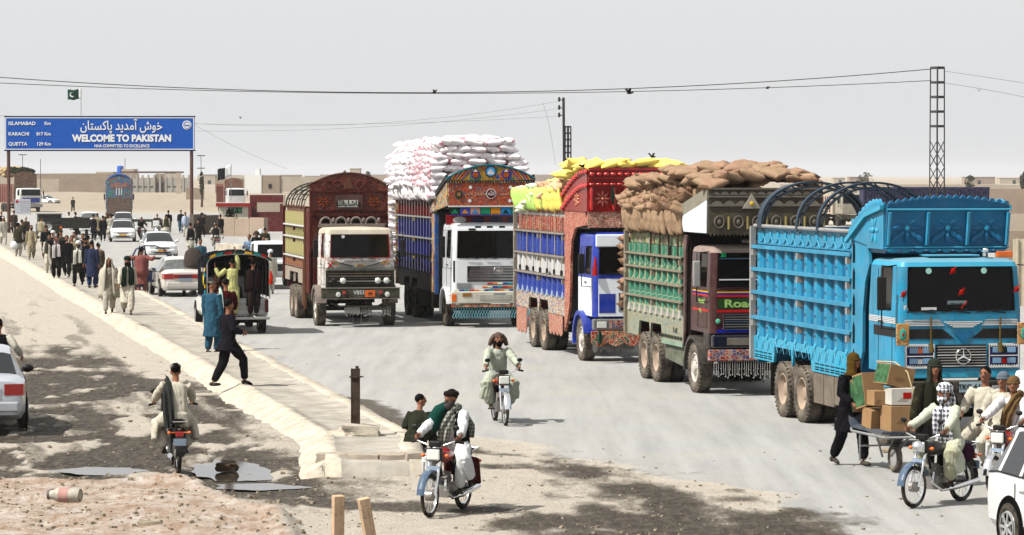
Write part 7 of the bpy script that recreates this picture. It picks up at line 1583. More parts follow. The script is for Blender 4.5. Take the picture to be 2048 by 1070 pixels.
def person(label, loc, rz, H=1.72, lean=0., pel=(0, 0, .93), hl=None, hr=None, fl=None, fr=None, el=(.4, .6, -.3), er=(-.4, .6, -.3), kl=(.1, -1, .2), kr=(-.1, -1, .2), curl=.5, near=False, turn=0, nod=0,
           top=None, trs=None, hem=.50, vest=None, shawl=None, sm=None, hat=None, hm=None, beard=None, hair=True, seated=False, foot=True, seed=1, skin=SKN, jacket=None, grp=None, cat='person', flare=1.0):
    T = thing('person', label, cat, loc, rz, grp, scale=H / 1.72)
    pel = Vector(pel); up = Vector((0, -sin(lean), cos(lean))); fwd = Vector((0, -cos(lean), -sin(lean))); chest = pel + up * .34; sh = pel + up * .50; neck = pel + up * .56; head = neck + (up * .6 + Vector((0, 0, .4))).normalized() * .155 + Vector((0, -.015, 0))
    vx = .017 if near else .032
    SL, SR = sh + Vector((.175, 0, 0)), sh + Vector((-.175, 0, 0)); HLp, HRp = pel + Vector((.10, 0, -.02)), pel + Vector((-.10, 0, -.02))
    hl = Vector(hl) if hl else Vector((.26, -.05, pel.z - .10)); hr = Vector(hr) if hr else Vector((-.26, -.03, pel.z - .10)); fl = Vector(fl) if fl else Vector((.10, .02, .085)); fr = Vector(fr) if fr else Vector((-.10, -.02, .085))
    EL, hl = ik(SL, hl, .29, .27, el); ER, hr = ik(SR, hr, .29, .27, er); KL, fl = ik(HLp, fl, .43, .43, kl); KR_, fr = ik(HRp, fr, .43, .43, kr)
    HR_ = Matrix.Rotation(turn, 3, 'Z') @ Matrix.Rotation(nod, 3, 'X')
    # one continuous body
    m = MB(); etube(m, [pel - up * .10, pel + up * .05, chest, sh - up * .03, sh + up * .02], [.13, .145, .155, .16, .09], [.10, .10, .105, .09, .06])
    m.tube([sh, neck, head], [.065, .055, .05], 10); m.ell(head + Vector((0, 0, .015)), (.076, .094, .108), 16, 12, HR_); m.ell(head + HR_ @ Vector((0, -.035, -.055)), (.052, .05, .05), 12, 8, HR_)
    for s in (-1, 1): m.ell(head + HR_ @ Vector((s * .08, .01, -.01)), (.014, .022, .032), 8, 6, HR_)
    m.tube([head + HR_ @ Vector((0, -.085, .025)), head + HR_ @ Vector((0, -.112, -.018))], [.010, .019], 7)
    for a, b, c in ((SL, EL, hl), (SR, ER, hr)): m.tube([a, a.lerp(b, .5), b, b.lerp(c, .4), c], [.052, .048, .040, .038, .027], 9)
    for a, b, c in ((HLp, KL, fl), (HRp, KR_, fr)): m.tube([a, a.lerp(b, .5), b, b.lerp(c, .35), c], [.085, .078, .056, .055, .037], 10)
    body = remesh(m, vx if near else .028, skin, 'body', 3, parent=T)
    if near:      # soft eye sockets and brow
        pass
    m = MB(); hand(m, hl, hl - EL, (-1, -.3, 0), curl, 1); hand(m, hr, hr - ER, (1, -.3, 0), curl, -1)
    m.build('hand', skin, T, smooth=60)
    if near or H > 1.0:
        m = MB()
        for s in (-1, 1): m.ell(head + HR_ @ Vector((s * .031, -.090, .020)), (.014, .009, .009), 8, 5, HR_)
        m.build('eye', EYE, T, smooth=60); m = MB()
        for s in (-1, 1): m.tube([head + HR_ @ Vector((s * .014, -.093, .043)), head + HR_ @ Vector((s * .032, -.091, .049)), head + HR_ @ Vector((s * .052, -.078, .042))], [.005, .006, .004], 5)
        m.build('eyebrow', HAIR, T, smooth=60)
    if hair:
        m = MB(); m.ell(head + HR_ @ Vector((0, .022, .048)), (.084, .095, .092), 14, 9, HR_); m.v = [tuple(Vector(p) + Vector(noise.noise_vector(Vector(p) * 30)) * .006) for p in m.v]
        m.build('hair', HAIR, T, smooth=60)
    if beard:
        m = MB(); m.ell(head + HR_ @ Vector((0, -.055, -.085)), (.060, .052, .052 + .015 * (beard is GREYH)), 12, 8, HR_); m.ell(head + HR_ @ Vector((0, -.098, -.040)), (.035, .014, .010), 8, 5, HR_)
        for s in (-1, 1): m.ell(head + HR_ @ Vector((s * .066, -.025, -.05)), (.014, .035, .05), 8, 6, HR_)
        m.v = [tuple(Vector(p) + Vector(noise.noise_vector(Vector(p) * 40)) * .006) for p in m.v]; m.build('beard', beard, T, smooth=60)
    # trousers
    if trs:
        m = MB(); m.ell(pel - up * .05, (.17, .14, .15), 14, 9)
        for a, b, c in ((HLp, KL, fl), (HRp, KR_, fr)):
            e = b.lerp(c, .93); m.tube([a, a.lerp(b, .5), b, b.lerp(e, .5), b.lerp(e, .85), e], [.115, .108, .088 * flare, .084 * flare, .074 * flare, .055], 12)
        remesh(m, vx, trs, 'trousers', 3, .034, 17, seed, T)
    # tunic
    if top:
        m = MB(); etube(m, [pel + up * .02, chest, sh - up * .03, sh + up * .035], [.168, .175, .178, .085], [.13, .13, .105, .07])
        for a, b, c in ((SL, EL, hl), (SR, ER, hr)): e = b.lerp(c, .90); m.tube([a, a.lerp(b, .5), b, b.lerp(e, .5), e], [.075, .075, .070, .064, .056], 10)
        if seated:
            for a, b in ((HLp, KL), (HRp, KR_)): m.tube([a + up * .03, a.lerp(b, .55), b.lerp(a, .05) + Vector((0, 0, -.01))], [.13, .112, .088], 12)
            if hem < .45:
                for b, s in ((KL, 1), (KR_, -1)): etube(m, [b + Vector((s * .01, .05, .02)), b + Vector((s * .05, .12, -.16)), b + Vector((s * .06, .15, -.26))], [.07, .06, .05], [.14, .13, .10])
            etube(m, [(HLp + HRp) / 2 + Vector((0, .06, .05)), (HLp + HRp) / 2 + Vector((0, .12, -.16))], [.18, .19], [.09, .07])
        elif hem > 0:
            mid = lambda z: (fl + fr) * .5 * (1 - z / pel.z) + pel * (z / pel.z); h = max(hem, .2); sp = min(.12, abs(fl.y - fr.y) * .16)
            q = mid(h); q.z = h; q2 = mid((h + pel.z) / 2); q2.z = (h + pel.z) / 2
            etube(m, [pel + up * .06, q2, q], [.175, .20, .232], [.135, .155 + sp * .6, .165 + sp])
        remesh(m, vx, top, 'tunic', 3, .036, 18, seed + 3, T)
    def shell(name, mat, zs_, open_, rx, ry, tail=0, off=Vector(), both_open=True, fold=.012, arms=False, th=.014):
        """cloth wrapped round the trunk with a gap in front; zs_: heights along the spine (1 = shoulder)"""
        m = MB(); rows = []; S = 30
        for i, f in enumerate(zs_):
            p = pel + up * (.50 * f) if f >= 0 else pel + Vector((0, .03, .50 * f)); a0 = open_[i]
            ring = []
            for k in range(S + 1):
                t = a0 + (2 * pi - 2 * a0) * k / S; fo = 1 + (noise.noise(Vector((cos(t) * 3.5, sin(t) * 3.5, i * .25 + seed * 2))) * 9 * fold)
                ring.append(p + off + Vector((sin(t) * rx[i] * fo, -cos(t) * ry[i] * fo, 0)))
            rows.append(ring)
        m.rings(rows, cap=False, close=False); o = m.build(name, mat, T, smooth=70); s = o.modifiers.new('thick', 'SOLIDIFY'); s.thickness = th; return o
    if vest: shell('waistcoat', vest, (1.08, .95, .7, .3, 0, -.22), (.55, .40, .30, .28, .30, .38), (.115, .205, .215, .215, .215, .225), (.09, .135, .150, .152, .155, .165))
    if jacket: shell('jacket', jacket, (1.10, .95, .7, .3, 0, -.40), (.5, .25, .2, .18, .2, .3), (.115, .215, .225, .225, .225, .245), (.10, .145, .160, .162, .165, .19))
    if jacket:
        m = MB()
        for a, b, c in ((SL, EL, hl), (SR, ER, hr)): e = b.lerp(c, .88); m.tube([a, a.lerp(b, .5), b, e], [.090, .086, .078, .064], 12)
        remesh(m, vx, jacket, 'jacket_sleeve', 3, .014, 15, seed, T)
    sm = sm or top
    if shawl == 'head':       # cloth over the head falling to the thighs
        m = MB(); rows = []; S = 28; prof_ = [(head.z + .135, .02, .02, 0, .0), (head.z + .12, .075, .075, .35, .01), (head.z + .06, .115, .125, .75, .01), (head.z - .05, .125, .135, .75, .015), (neck.z - .02, .17, .15, .55, .02), (sh.z - .06, .275, .185, .40, .0), (chest.z - .05, .31, .20, .32, 0), (pel.z + .05, .32, .21, .34, 0), (pel.z - .25, .33, .22, .42, 0), (pel.z - .42, .33, .23, .55, 0)]
        for i, (z, rx_, ry_, a0, oy) in enumerate(prof_):
            c = head if z > neck.z else (pel + up * max(0, min(.5, (z - pel.z)))); ring = []
            for k in range(S + 1):
                t = a0 + (2 * pi - 2 * a0) * k / S; fo = 1 + noise.noise(Vector((cos(t) * 4, sin(t) * 4, z * 1.5 + seed))) * .20 * (i > 3); ring.append(Vector((c.x + sin(t) * rx_ * fo, c.y + oy - cos(t) * ry_ * fo, z)))
            rows.append(ring)
        m.rings(rows, cap=False, close=False); o = m.build('shawl', sm, T, smooth=75); s = o.modifiers.new('thick', 'SOLIDIFY'); s.thickness = .012
    if shawl == 'wrap': shell('shawl', sm, (1.15, 1.0, .75, .4, .1, -.35), (.7, .35, .12, .05, .05, .12), (.12, .235, .265, .265, .265, .28), (.11, .165, .185, .185, .19, .21), fold=.018)
    if shawl in ('shoulder', 'shoulder_r', 'cross', 'neck'):
        s = -1 if shawl == 'shoulder_r' else 1; strips = []
        if shawl == 'cross': strips = [[(.14, .17, .15), (.17, .15, .34), (.15, .06, .50), (.10, -.03, .565), (.04, -.13, .47), (-.06, -.19, .28), (-.12, -.21, .05), (-.14, -.23, -.12)]]
        elif shawl == 'neck': strips = [[(.10, -.19, .0), (.10, -.185, .25), (.09, -.13, .47), (.05, .06, .60), (-.05, .06, .60), (-.09, -.13, .47), (-.10, -.185, .25), (-.10, -.19, -.05)]]
        else: strips = [[(s * .13, -.20, -.22), (s * .14, -.19, .12), (s * .15, -.14, .40), (s * .15, 0, .565), (s * .15, .13, .42), (s * .14, .18, .10), (s * .13, .19, -.18)]]
        for stp in strips:
            m = MB(); rs = []
            P = [pel + Vector((x, y, 0)) + up * z for x, y, z in stp]; 
            PP = []
            for i in range(len(P) - 1):
                for k in range(4): PP.append(P[i].lerp(P[i + 1], k / 4))
            PP.append(P[-1]); wd = .085 if shawl != 'neck' else .07
            for i, p in enumerate(PP):
                d = (PP[min(i + 1, len(PP) - 1)] - PP[max(i - 1, 0)]).normalized(); nrm = (p - (pel + up * (p - pel).dot(up))); nrm.x *= .25; nrm.normalize(); b = d.cross(nrm).normalized(); ring = []
                for k in range(9):
                    u = -1 + k / 4; ring.append(p + b * u * wd * (1 + .1 * sin(i * .7)) + nrm * (.020 * cos(u * 7 + i * .15) + .012))
                for k in range(8, -1, -1): u = -1 + k / 4; ring.append(p + b * u * wd * .98 + nrm * (.020 * cos(u * 7 + i * .15) - .012))
                rs.append(ring)
            m.rings(rs); m.build('scarf', sm, T, smooth=70)
    hb = head + HR_ @ Vector((0, .012, .055))
    if hat == 'turban':
        m = MB()
        for k, (dz, rr, th_, ti) in enumerate(((.0, .088, .030, .15), (.028, .085, .032, -.18), (.055, .068, .030, .1), (.075, .040, .028, 0))):
            m.tube([hb + HR_ @ (Matrix.Rotation(ti, 3, 'Y') @ Vector((rr * cos(t), rr * 1.12 * sin(t), 0))) + Vector((0, 0, dz)) for t in (2 * pi * j / 18 for j in range(19))], th_, 8, cap=False)
        m.ell(hb + Vector((0, 0, .055)), (.075, .085, .055), 12, 7); m.build('turban', hm, T, smooth=60)
        if shawl != 'head': m = MB(); m.tube([hb + Vector((.06, .08, 0)), hb + Vector((.09, .10, -.14)), hb + Vector((.08, .09, -.30))], [.02, .03, .035], 7, flat=.5); m.build('turban_tail', hm, T, smooth=60)
    if hat == 'cap':
        m = MB(); m.lathe([(.084, -.012), (.088, .03), (.078, .052), (.04, .062), (.0, .064)], hb, 'z', 20); m.build('cap', hm, T, smooth=50)
    if hat == 'pakol':
        m = MB(); m.tube([hb + Vector((.085 * cos(t), .098 * sin(t), .012)) for t in (2 * pi * j / 20 for j in range(21))], .028, 8, cap=False); m.lathe([(.10, .02), (.105, .045), (.06, .058), (0, .058)], hb, 'z', 18); m.build('pakol_hat', hm, T, smooth=60)
    if hat in ('beanie', 'hood'):
        m = MB(); m.ell(hb + HR_ @ Vector((0, .01, .005)), (.096, .108, .092), 16, 10, HR_)
        m.tube([hb + HR_ @ Vector((.088 * cos(t), .098 * sin(t), -.015)) for t in (2 * pi * j / 18 for j in range(19))], .020, 7, cap=False)
        m.build('knit_hat' if hat == 'beanie' else 'hood', hm, T, smooth=60)
        if hat == 'hood':
            m = MB(); rows = []
            for i, (z, r_) in enumerate(((.05, .100), (-.02, .108), (-.09, .105), (-.15, .11), (-.20, .15))):
                ring = []
                for k in range(21): t = .75 + (2 * pi - 1.5) * k / 20; ring.append(head + HR_ @ Vector((sin(t) * r_, -cos(t) * r_ * 1.05 + .012, z)))
                rows.append(ring)
            m.rings(rows, cap=False, close=False); o = m.build('hood_side', hm, T, smooth=70); s = o.modifiers.new('thick', 'SOLIDIFY'); s.thickness = .016
    if hat == 'headcloth':
        m = MB(); m.ell(hb + Vector((0, .02, .0)), (.10, .115, .085), 16, 10); 
        for s in (-1, 1): m.tube([hb + Vector((s * .06, .03, .02)), hb + Vector((s * .12, .05, -.06)), hb + Vector((s * .17, .06, -.17))], [.075, .075, .05], 8, flat=.7)
        m.tube([hb + Vector((0, .1, .0)), hb + Vector((0, .15, -.15)), hb + Vector((0, .16, -.3))], [.08, .1, .06], 8, flat=.5); m.build('headcloth', hm, T, smooth=60)
    if foot:
        for f, kk in ((fl, KL), (fr, KR_)):
            m = MB(); tp = -.25 if f.z > .12 and not seated else 0; Mx = Matrix.Rotation(tp * -1.6, 3, 'X'); m.ell(f + Vector((0, -.055, -.045)), (.042, .125, .035), 12, 7, Mx); m.ell(f + Vector((0, .03, -.035)), (.036, .05, .04), 10, 6, Mx); m.build('shoe', SHOE, T, smooth=60)
    return T
WAL = dict(fl=(.10, -.26, .09), fr=(-.10, .30, .17), hl=(.25, .18, .84), hr=(-.25, -.22, .88))
WAL2 = dict(fr=(-.10, -.22, .09), fl=(.10, .24, .15), hr=(-.25, .14, .84), hl=(.25, -.18, .88))
def ride(H=1.64):
    k = .95 * 1.72 / H; q = lambda *v: tuple(c * k for c in v)
    return dict(pel=q(0, .33, .89), hl=q(.345, -.36, 1.05), hr=q(-.345, -.36, 1.05), fl=q(.17, .05, .34), fr=q(-.17, .05, .34), seated=True, lean=.24, kl=(.55, -1, .6), kr=(-.55, -1, .6), curl=1.1)
WHC_ = CL('off white cotton', (.52, .50, .44)); CRM = CL('cream cotton', (.58, .55, .47)); PGR = CL('pale green cotton', (.47, .50, .43)); NVY = CL('dark navy cotton', (.026, .024, .032)); BKC = CL('black cotton', (.022, .02, .022)); BLC = CL('steel blue cotton', (.055, .14, .20)); MRC = CL('maroon cloth', (.09, .012, .014)); MNT = CL('mint cloth', (.48, .58, .52)); PNK = CL('dusty pink cotton', (.30, .13, .12)); OLV = CL('olive wool', (.07, .065, .04)); BGE = CL('beige cotton', (.38, .34, .24)); DGR = CL('charcoal wool', (.06, .062, .06)); LBL = CL('light blue cotton', (.20, .30, .44)); BRN = CL('brown wool', (.10, .07, .05)); WHB = CL('bright white cotton', (.72, .73, .74)); DGN = CL('dark green cloth wrap', (.02, .045, .03)); MUS = CL('mustard knit', (.13, .085, .02)); SLV = CL('grey blue knit', (.18, .21, .25)); TANK = CL('tan knit', (.20, .13, .07)); TNW = CL('tan wool shawl', (.22, .15, .08)); PUR = CL('plum patterned cloth', (.10, .05, .06), var=.4); CAM = ART('patterned shawl', [(.10, .06, .04), (.22, .17, .10), (.05, .06, .05), (.28, .22, .16)], 16, .1, (.06, .04, .03), .02); PLD = check_mat('black and white plaid', (.03, .03, .05), (.62, .62, .66)); GPL = check_mat('grey green plaid', (.03, .04, .035), (.22, .22, .19), 18)
# foreground
person('man in black walking across the pavement, seen from behind', G(457, 773, .15), R(118), 1.78, fl=(.08, .30, .09), fr=(-.08, -.32, .12), hl=(.20, -.25, 1.10), hr=(-.22, -.22, 1.08), pel=(0, 0, .90), top=NVY, trs=BKC, hem=.72, near=True, seed=2, turn=.2)
a = SC.objects.get('tunic')
person('man riding away on the muddy lane with a charcoal scarf down his back', L4, A4, 1.64, **ride(), top=CRM, trs=CL('cream loose trousers', (.60, .58, .52)), hem=.35, near=True, shawl='shoulder', sm=DGR, hat='cap', hm=CL('grey cap', (.25, .24, .23)), seed=4, flare=1.25)
pb = person('bearded man in a dark rolled hat with a grey plaid scarf riding towards the camera', L1, A1, 1.64, **ride(), top=WHB, trs=WHB, hem=.40, near=True, vest=BKC, shawl='cross', sm=GPL, hat='pakol', hm=CL('dark brown wool hat', (.035, .025, .022)), beard=GREYH, turn=-.35, seed=5)
m = MB(); rs = []
for i, (y, z, w_) in enumerate(((.05, 1.42, .10), (.10, 1.36, .15), (.02, 1.22, .17), (-.08, 1.05, .14))): rs.append([(.18 + w_ * cos(t) * .7, y + .2 + .16 * sin(t), z) for t in (2 * pi * k / 14 for k in range(14))])
m.v = []; m.f = []; m.mi = []
etube(m, [(.08, .22, 1.47), (.17, .18, 1.40), (.22, .10, 1.28), (.23, .03, 1.16)], [.08, .105, .11, .08], [.11, .13, .12, .10])
m.v = [(-x, y, z) for x, y, z in m.v]; m.build('green_wrap', CL('deep teal cloth', (.02, .09, .075)), pb, smooth=60)
m = MB(); m.prism([(.30, .78), (.62, .72), (.70, .34), (.28, .42)], 'x', .17, .26); m.build('hanging_shawl', MRC, pb, bevel=.03)
person('rider in pale green with a brown cloth over his head on the open road', L2, A2, 1.64, **ride(), top=PGR, trs=CL('pale green trousers', (.44, .46, .38)), hem=.35, near=True, hat='headcloth', hm=CL('grey brown headcloth', (.16, .12, .10)), beard=HAIR, seed=6, flare=1.3)
person('boy in a dark olive shirt sitting on the kerb end with his back turned', G(830, 905, .0), R(150), 1.50, pel=(0, .0, .26), fl=(.12, -.5, .02), fr=(-.12, -.46, .02), hl=(.15, -.32, .40), hr=(-.15, -.32, .40), lean=.30, seated=True, top=CL('dark olive shirt', (.050, .055, .038)), trs=CL('dark trousers', (.04, .04, .035)), hem=.6, near=True, turn=-.9, seed=7)
person('rider muffled in a black and white plaid scarf wearing pale cotton', L3, A3, 1.64, **ride(), top=CL('light cream cotton', (.58, .60, .50)), trs=CL('pale olive trousers', (.50, .50, .38)), hem=.35, near=True, shawl='neck', sm=PLD, hat='turban', hm=PLD, beard=PLD, turn=-.5, seed=8, flare=1.25)
person('man in dark clothes and a mustard knit hat pushing the hand cart', G(1698, 931), R(30), 1.70, fl=(.14, -.20, .09), fr=(-.12, .26, .12), hl=(.22, -.34, 1.02), hr=(-.20, -.36, 1.00), lean=.18, top=CL('near black tunic', (.02, .018, .024)), trs=CL('near black trousers', (.022, .02, .024)), hem=.55, near=True, hat='hood', hm=MUS, turn=.3, seed=9)
person('youth in an olive hooded jacket standing in front of the turquoise truck', G(1868, 972), R(5), 1.78, hl=(.34, -.05, .82), hr=(-.34, -.15, .86), top=OLV, trs=BKC, hem=.5, near=True, jacket=CL('dark olive jacket', (.04, .038, .025)), hat='hood', hm=CL('grey olive hood', (.055, .065, .05)), seed=10)
person('driver in cream with a tan shawl and tan knit hat on the three up motorcycle', L5, A5, 1.64, **ride(), top=WHB, trs=WHC_, hem=.4, near=True, hat='beanie', hm=TANK, shawl='cross', sm=TNW, seed=11, turn=.2)
person('laughing youth in a grey blue knit hat seated in the middle of the three', L5 + Vector((-.18, .32, 0)), A5, 1.62, pel=(0, .42, .92), hl=(.2, .1, 1.1), hr=(-.22, .12, 1.12), fl=(.25, .35, .40), fr=(-.25, .35, .40), seated=True, top=CRM, trs=CRM, hem=.5, near=True, hat='beanie', hm=SLV, seed=12)
person('bareheaded youth in cream at the back of the three up motorcycle', L5 + Vector((-.42, .62, 0)), A5, 1.68, pel=(0, .5, .92), hl=(.2, .2, 1.12), hr=(-.24, .15, 1.1), fl=(.28, .5, .42), fr=(-.28, .45, .42), seated=True, top=CRM, trs=CRM, hem=.45, near=True, seed=13)
person('boy in bright white at the extreme right edge behind the hatchback', G(2062, 915), R(-20), 1.66, top=WHB, trs=WHB, seed=14)
person('man in a dark waistcoat and pale sleeves behind the silver car at the left edge', G(-2, 820), R(180), 1.70, top=WHC_, trs=WHC_, vest=BKC, hr=(-.42, -.1, 1.05), seed=15)
# pavement
person('youth in steel blue tunic and cap looking back beside the pickup', G(424, 708, .10), R(160), 1.76, top=BLC, trs=BLC, hem=.42, near=True, hat='cap', hm=CL('grey knitted cap', (.22, .20, .17)), turn=-2.2 + .9, hl=(.24, -.1, .78), seed=16)
person('man in maroon with a mint cloth over his shoulder talking behind the walking man', G(452, 700), R(185), 1.78, top=MRC, trs=MRC, hem=.42, near=True, hat='cap', hm=CL('dark felt cap', (.05, .045, .04)), shawl='shoulder', sm=MNT, hl=(.2, -.3, 1.0), hr=(-.2, -.3, 1.0), seed=17)
person('man wrapped head to thigh in a pale shawl walking towards the camera', G(218, 628, .14), R(8), 1.72, top=CL('greige cotton', (.36, .33, .27)), trs=WHC_, hem=.45, near=True, shawl='head', sm=CL('pale ivory shawl', (.52, .50, .43)), **WAL2, seed=18)
person('man in a dark green turban and dark shawl over cream walking towards the camera', G(255, 630, .14), R(8), 1.76, top=CRM, trs=CRM, hem=.38, near=True, vest=BKC, shawl='neck', sm=DGN, hat='turban', hm=DGN, beard=HAIR, **WAL, seed=19, flare=1.2)
person('heavy man in dusty pink leaning on the blue rickshaw hoop', G(283, 590, .0), R(175), 1.72, top=PNK, trs=PNK, hem=.40, near=True, shawl='wrap', sm=PNK, hat='turban', hm=BKC, hl=(.48, -.15, 1.42), hr=(-.46, -.15, 1.42), seed=20)
G1 = 'crowd walking along the pavement'
person('man in a black waistcoat holding his head with a long white towel down his front', G(113, 558, .14), R(5), 1.74, top=CL('dark grey tunic', (.05, .05, .05)), trs=BKC, hem=.45, near=True, shawl='neck', sm=CL('white towel', (.66, .62, .62)), hl=(.10, -.12, 1.62), hr=(-.10, -.12, 1.62), el=(1, -.3, .2), er=(-1, -.3, .2), seed=21, grp=G1)
person('pale dressed man with an olive bundle at the left of the crowd', G(99, 548, .14), R(5), 1.70, top=WHC_, trs=CRM, hem=.42, shawl='shoulder', sm=OLV, vest=OLV, seed=22, grp=G1)
person('slim man in black with an open jacket in the middle of the crowd', G(134, 555, .14), R(2), 1.74, top=BKC, trs=BKC, hem=.60, vest=BKC, **WAL, seed=23, grp=G1)
person('man in a pale tunic half hidden behind the slim man in black', G(144, 552, .14), R(2), 1.70, top=BGE, trs=CRM, hem=.42, seed=24, grp=G1)
person('man in a white turban with a dark coat and white scarf in the crowd', G(157, 573, .14), R(-6), 1.72, top=CL('dark brown tunic', (.03, .025, .02)), trs=BKC, hem=.55, near=True, vest=BKC, shawl='neck', sm=CL('white fringe scarf', (.62, .62, .56)), hat='turban', hm=WHB, beard=GREYH, **WAL2, seed=25, grp=G1)
person('man in navy with a rolled hat in the crowd behind the white turban', G(171, 562, .14), R(30), 1.72, top=NVY, trs=NVY, hat='pakol', hm=BKC, beard=HAIR, seed=26, grp=G1)
person('tall man in slate blue seen from behind in the crowd', G(184, 576, .14), R(170), 1.78, top=CL('slate blue tunic', (.05, .065, .12)), trs=CL('blue trousers', (.03, .06, .16)), hem=.42, near=True, seed=27, grp=G1)
person('man in a patterned brown shawl and white cap at the right of the crowd', G(197, 574, .14), R(160), 1.68, top=BRN, trs=BKC, hem=.5, near=True, shawl='wrap', sm=CAM, hat='cap', hm=WHB, seed=28, grp=G1)
person('man in a long beige tunic standing on the pavement left of the crowd', G(63, 519, .14), R(10), 1.72, top=BGE, trs=BGE, hem=.40, beard=HAIR, near=True, **WAL2, seed=29)
person('man in an olive shawl carrying a white sack bag at his side', G(36, 514, .14), R(165), 1.74, top=WHC_, trs=WHC_, shawl='wrap', sm=OLV, hat='turban', hm=BKC, seed=30)
bg_ = thing('carrier_bag', 'white cloth bag hanging beside the man in the olive shawl', 'bag', G(30, 514, .14), 0); m = MB(); m.ell((0, -.15, .62), (.22, .14, .24), 14, 9); m.tube([(-.1, -.15, .82), (0, -.15, 1.0), (.1, -.15, .82)], .02, 5); m.build('bag_cloth', WHB, bg_, smooth=60)
person('man in white with a cap standing at the foot of the left gantry post', G(7, 490, .14), R(20), 1.72, top=WHC_, trs=WHC_, hat='cap', hm=WHB, **WAL, seed=31)
person('dark dressed man half hidden behind the left gantry post', G(28, 468, .1), R(200), 1.70, top=BRN, trs=BKC, hat='cap', hm=BRN, seed=32)
person('pale dressed man with a strap standing left of the dark pickup', G(83, 488), R(160), 1.72, top=WHC_, trs=WHC_, vest=BGE, hat='pakol', hm=BRN, seed=33)
person('dark soldier walking alone on the empty far road', G(146, 424), R(200), 1.76, top=OLV, trs=OLV, hem=.7, hat='cap', hm=OLV, **WAL, seed=34)
person('man in black pointing beside the dark pickup', G(151, 475), R(120), 1.78, top=BKC, trs=BKC, hl=(.2, -.5, 1.4), hr=(-.2, -.4, 1.3), seed=35)
person('pale dressed man perched on the low flatbed', G(138, 474), R(150), 1.70, pel=(0, 0, 1.0), fl=(.1, -.3, .6), fr=(-.1, -.3, .6), seated=True, top=WHC_, trs=BGE, seed=36)
person('man in dark navy with a blue cap beside the white off-roader', G(187, 481), R(150), 1.76, top=NVY, trs=NVY, hat='cap', hm=BLC, seed=37)
person('man in black standing between the off-roader and the taxis', G(206, 484), R(190), 1.72, top=BKC, trs=BKC, **WAL, seed=38)
person('man in cream leaning on the far taxi', G(221, 480), R(200), 1.76, top=CRM, trs=BGE, seed=39)
person('rider in black on the far motorcycle beside the taxis', L6, A6, 1.64, **ride(), top=BKC, trs=BRN, seed=40)
person('rider in brown and pale cap on the white faired motorcycle', L7, A7, 1.64, **ride(), top=BRN, trs=WHC_, hat='cap', hm=BGE, seed=41)
person('man in a black shirt walking away beyond the nearer taxi', G(337, 468), R(190), 1.76, top=BKC, trs=BGE, hem=.62, **WAL, seed=42)
person('short man in cream with a green satchel beyond the nearer taxi', G(333, 474), R(180), 1.60, top=CRM, trs=CRM, vest=OLV, seed=43)
person('man in a pale blue shawl near the right gantry post', G(371, 474), R(30), 1.76, top=CL('ice blue cotton', (.45, .52, .62)), trs=WHC_, shawl='wrap', sm=CL('ice blue shawl', (.48, .55, .66)), seed=44)
person('dark man leading the one in pale blue near the gantry post', G(362, 466), R(20), 1.74, top=BKC, trs=BLC, seed=45)
person('man in a black waistcoat and white seen from behind under the right gantry post', G(381, 510), R(185), 1.76, top=WHC_, trs=CRM, vest=BKC, hat='cap', hm=BRN, near=True, **WAL, seed=46)
person('man in dark brown just right of the black waistcoat', G(396, 492), R(175), 1.72, top=CL('dark brown coat', (.03, .025, .022)), trs=BKC, seed=47)
person('rider in a black waistcoat and white cap riding away past the barrier', L8, A8, 1.64, **ride(), top=WHC_, trs=WHC_, vest=BKC, hat='cap', hm=WHB, seed=48)
person('man in a light blue tunic standing behind the canopy with white papers', G(499, 548), R(-30), 1.74, top=LBL, trs=LBL, hl=(.1, -.3, 1.25), hr=(-.12, -.32, 1.25), near=True, seed=49)
person('figure in a white headcloth left of the dark rider', G(522, 520), R(180), 1.60, top=WHB, trs=BKC, hat='headcloth', hm=WHB, seed=50)
person('dark rider in a cap waiting beside the first truck', L9, A9, 1.64, **ride(), top=BRN, trs=OLV, vest=BKC, hat='cap', hm=BGE, seed=51)
person('dark passenger seated behind the rider in the cap', L9 + Vector((-.1, .5, 0)), A9, 1.70, pel=(0, .5, .9), fl=(.25, .3, .35), fr=(-.25, .3, .35), seated=True, top=BKC, trs=BRN, seed=52)
person('man in a cream tunic and white turban in front of the white off-road pickup', G(541, 588), R(200), 1.62, top=CRM, trs=CRM, hat='turban', hm=WHB, near=True, seed=53)
# pickup passengers (standing on its bed)
PM = Matrix.Translation(PK.location) @ Matrix.Rotation(PK.rotation_euler.z, 4, 'Z')
def inbed(x, y, z): return PM @ Vector((x, y, z))
person('man in a pale yellow tunic holding the canopy hoop with both arms raised', inbed(.18, 1.40, .50), LW + R(180), 1.74, top=CL('pale yellow cotton', (.52, .52, .26)), trs=CL('pale yellow trousers', (.5, .5, .26)), hem=.42, near=True, hl=(.02, -.12, 1.88), hr=(-.52, -.22, 1.60), er=(-1, 0, -.6), el=(1, .2, .5), seed=60) if False else person('man in a pale yellow tunic holding the canopy hoop with both arms raised', inbed(.18, 1.38, .50), LW, 1.60, top=CL('pale yellow cotton', (.52, .52, .26)), trs=CL('pale yellow trousers', (.5, .5, .26)), hem=.42, near=True, hl=(.12, .10, 1.98), hr=(-.50, .05, 1.50), er=(-1, 0, -.6), el=(.6, -.2, .2), turn=pi, seed=60)
person('man in black with one bare arm raised to the canopy at the tailgate', inbed(-.42, 1.30, .50), LW + R(10), 1.56, top=BKC, trs=CL('dark brown trousers', (.04, .025, .02)), hem=.35, near=True, hl=(.02, .08, 1.80), hr=(-.22, .05, .85), el=(.8, 0, .2), shawl='wrap', sm=CL('dark brown shawl', (.035, .02, .018)), turn=2.6, seed=61)
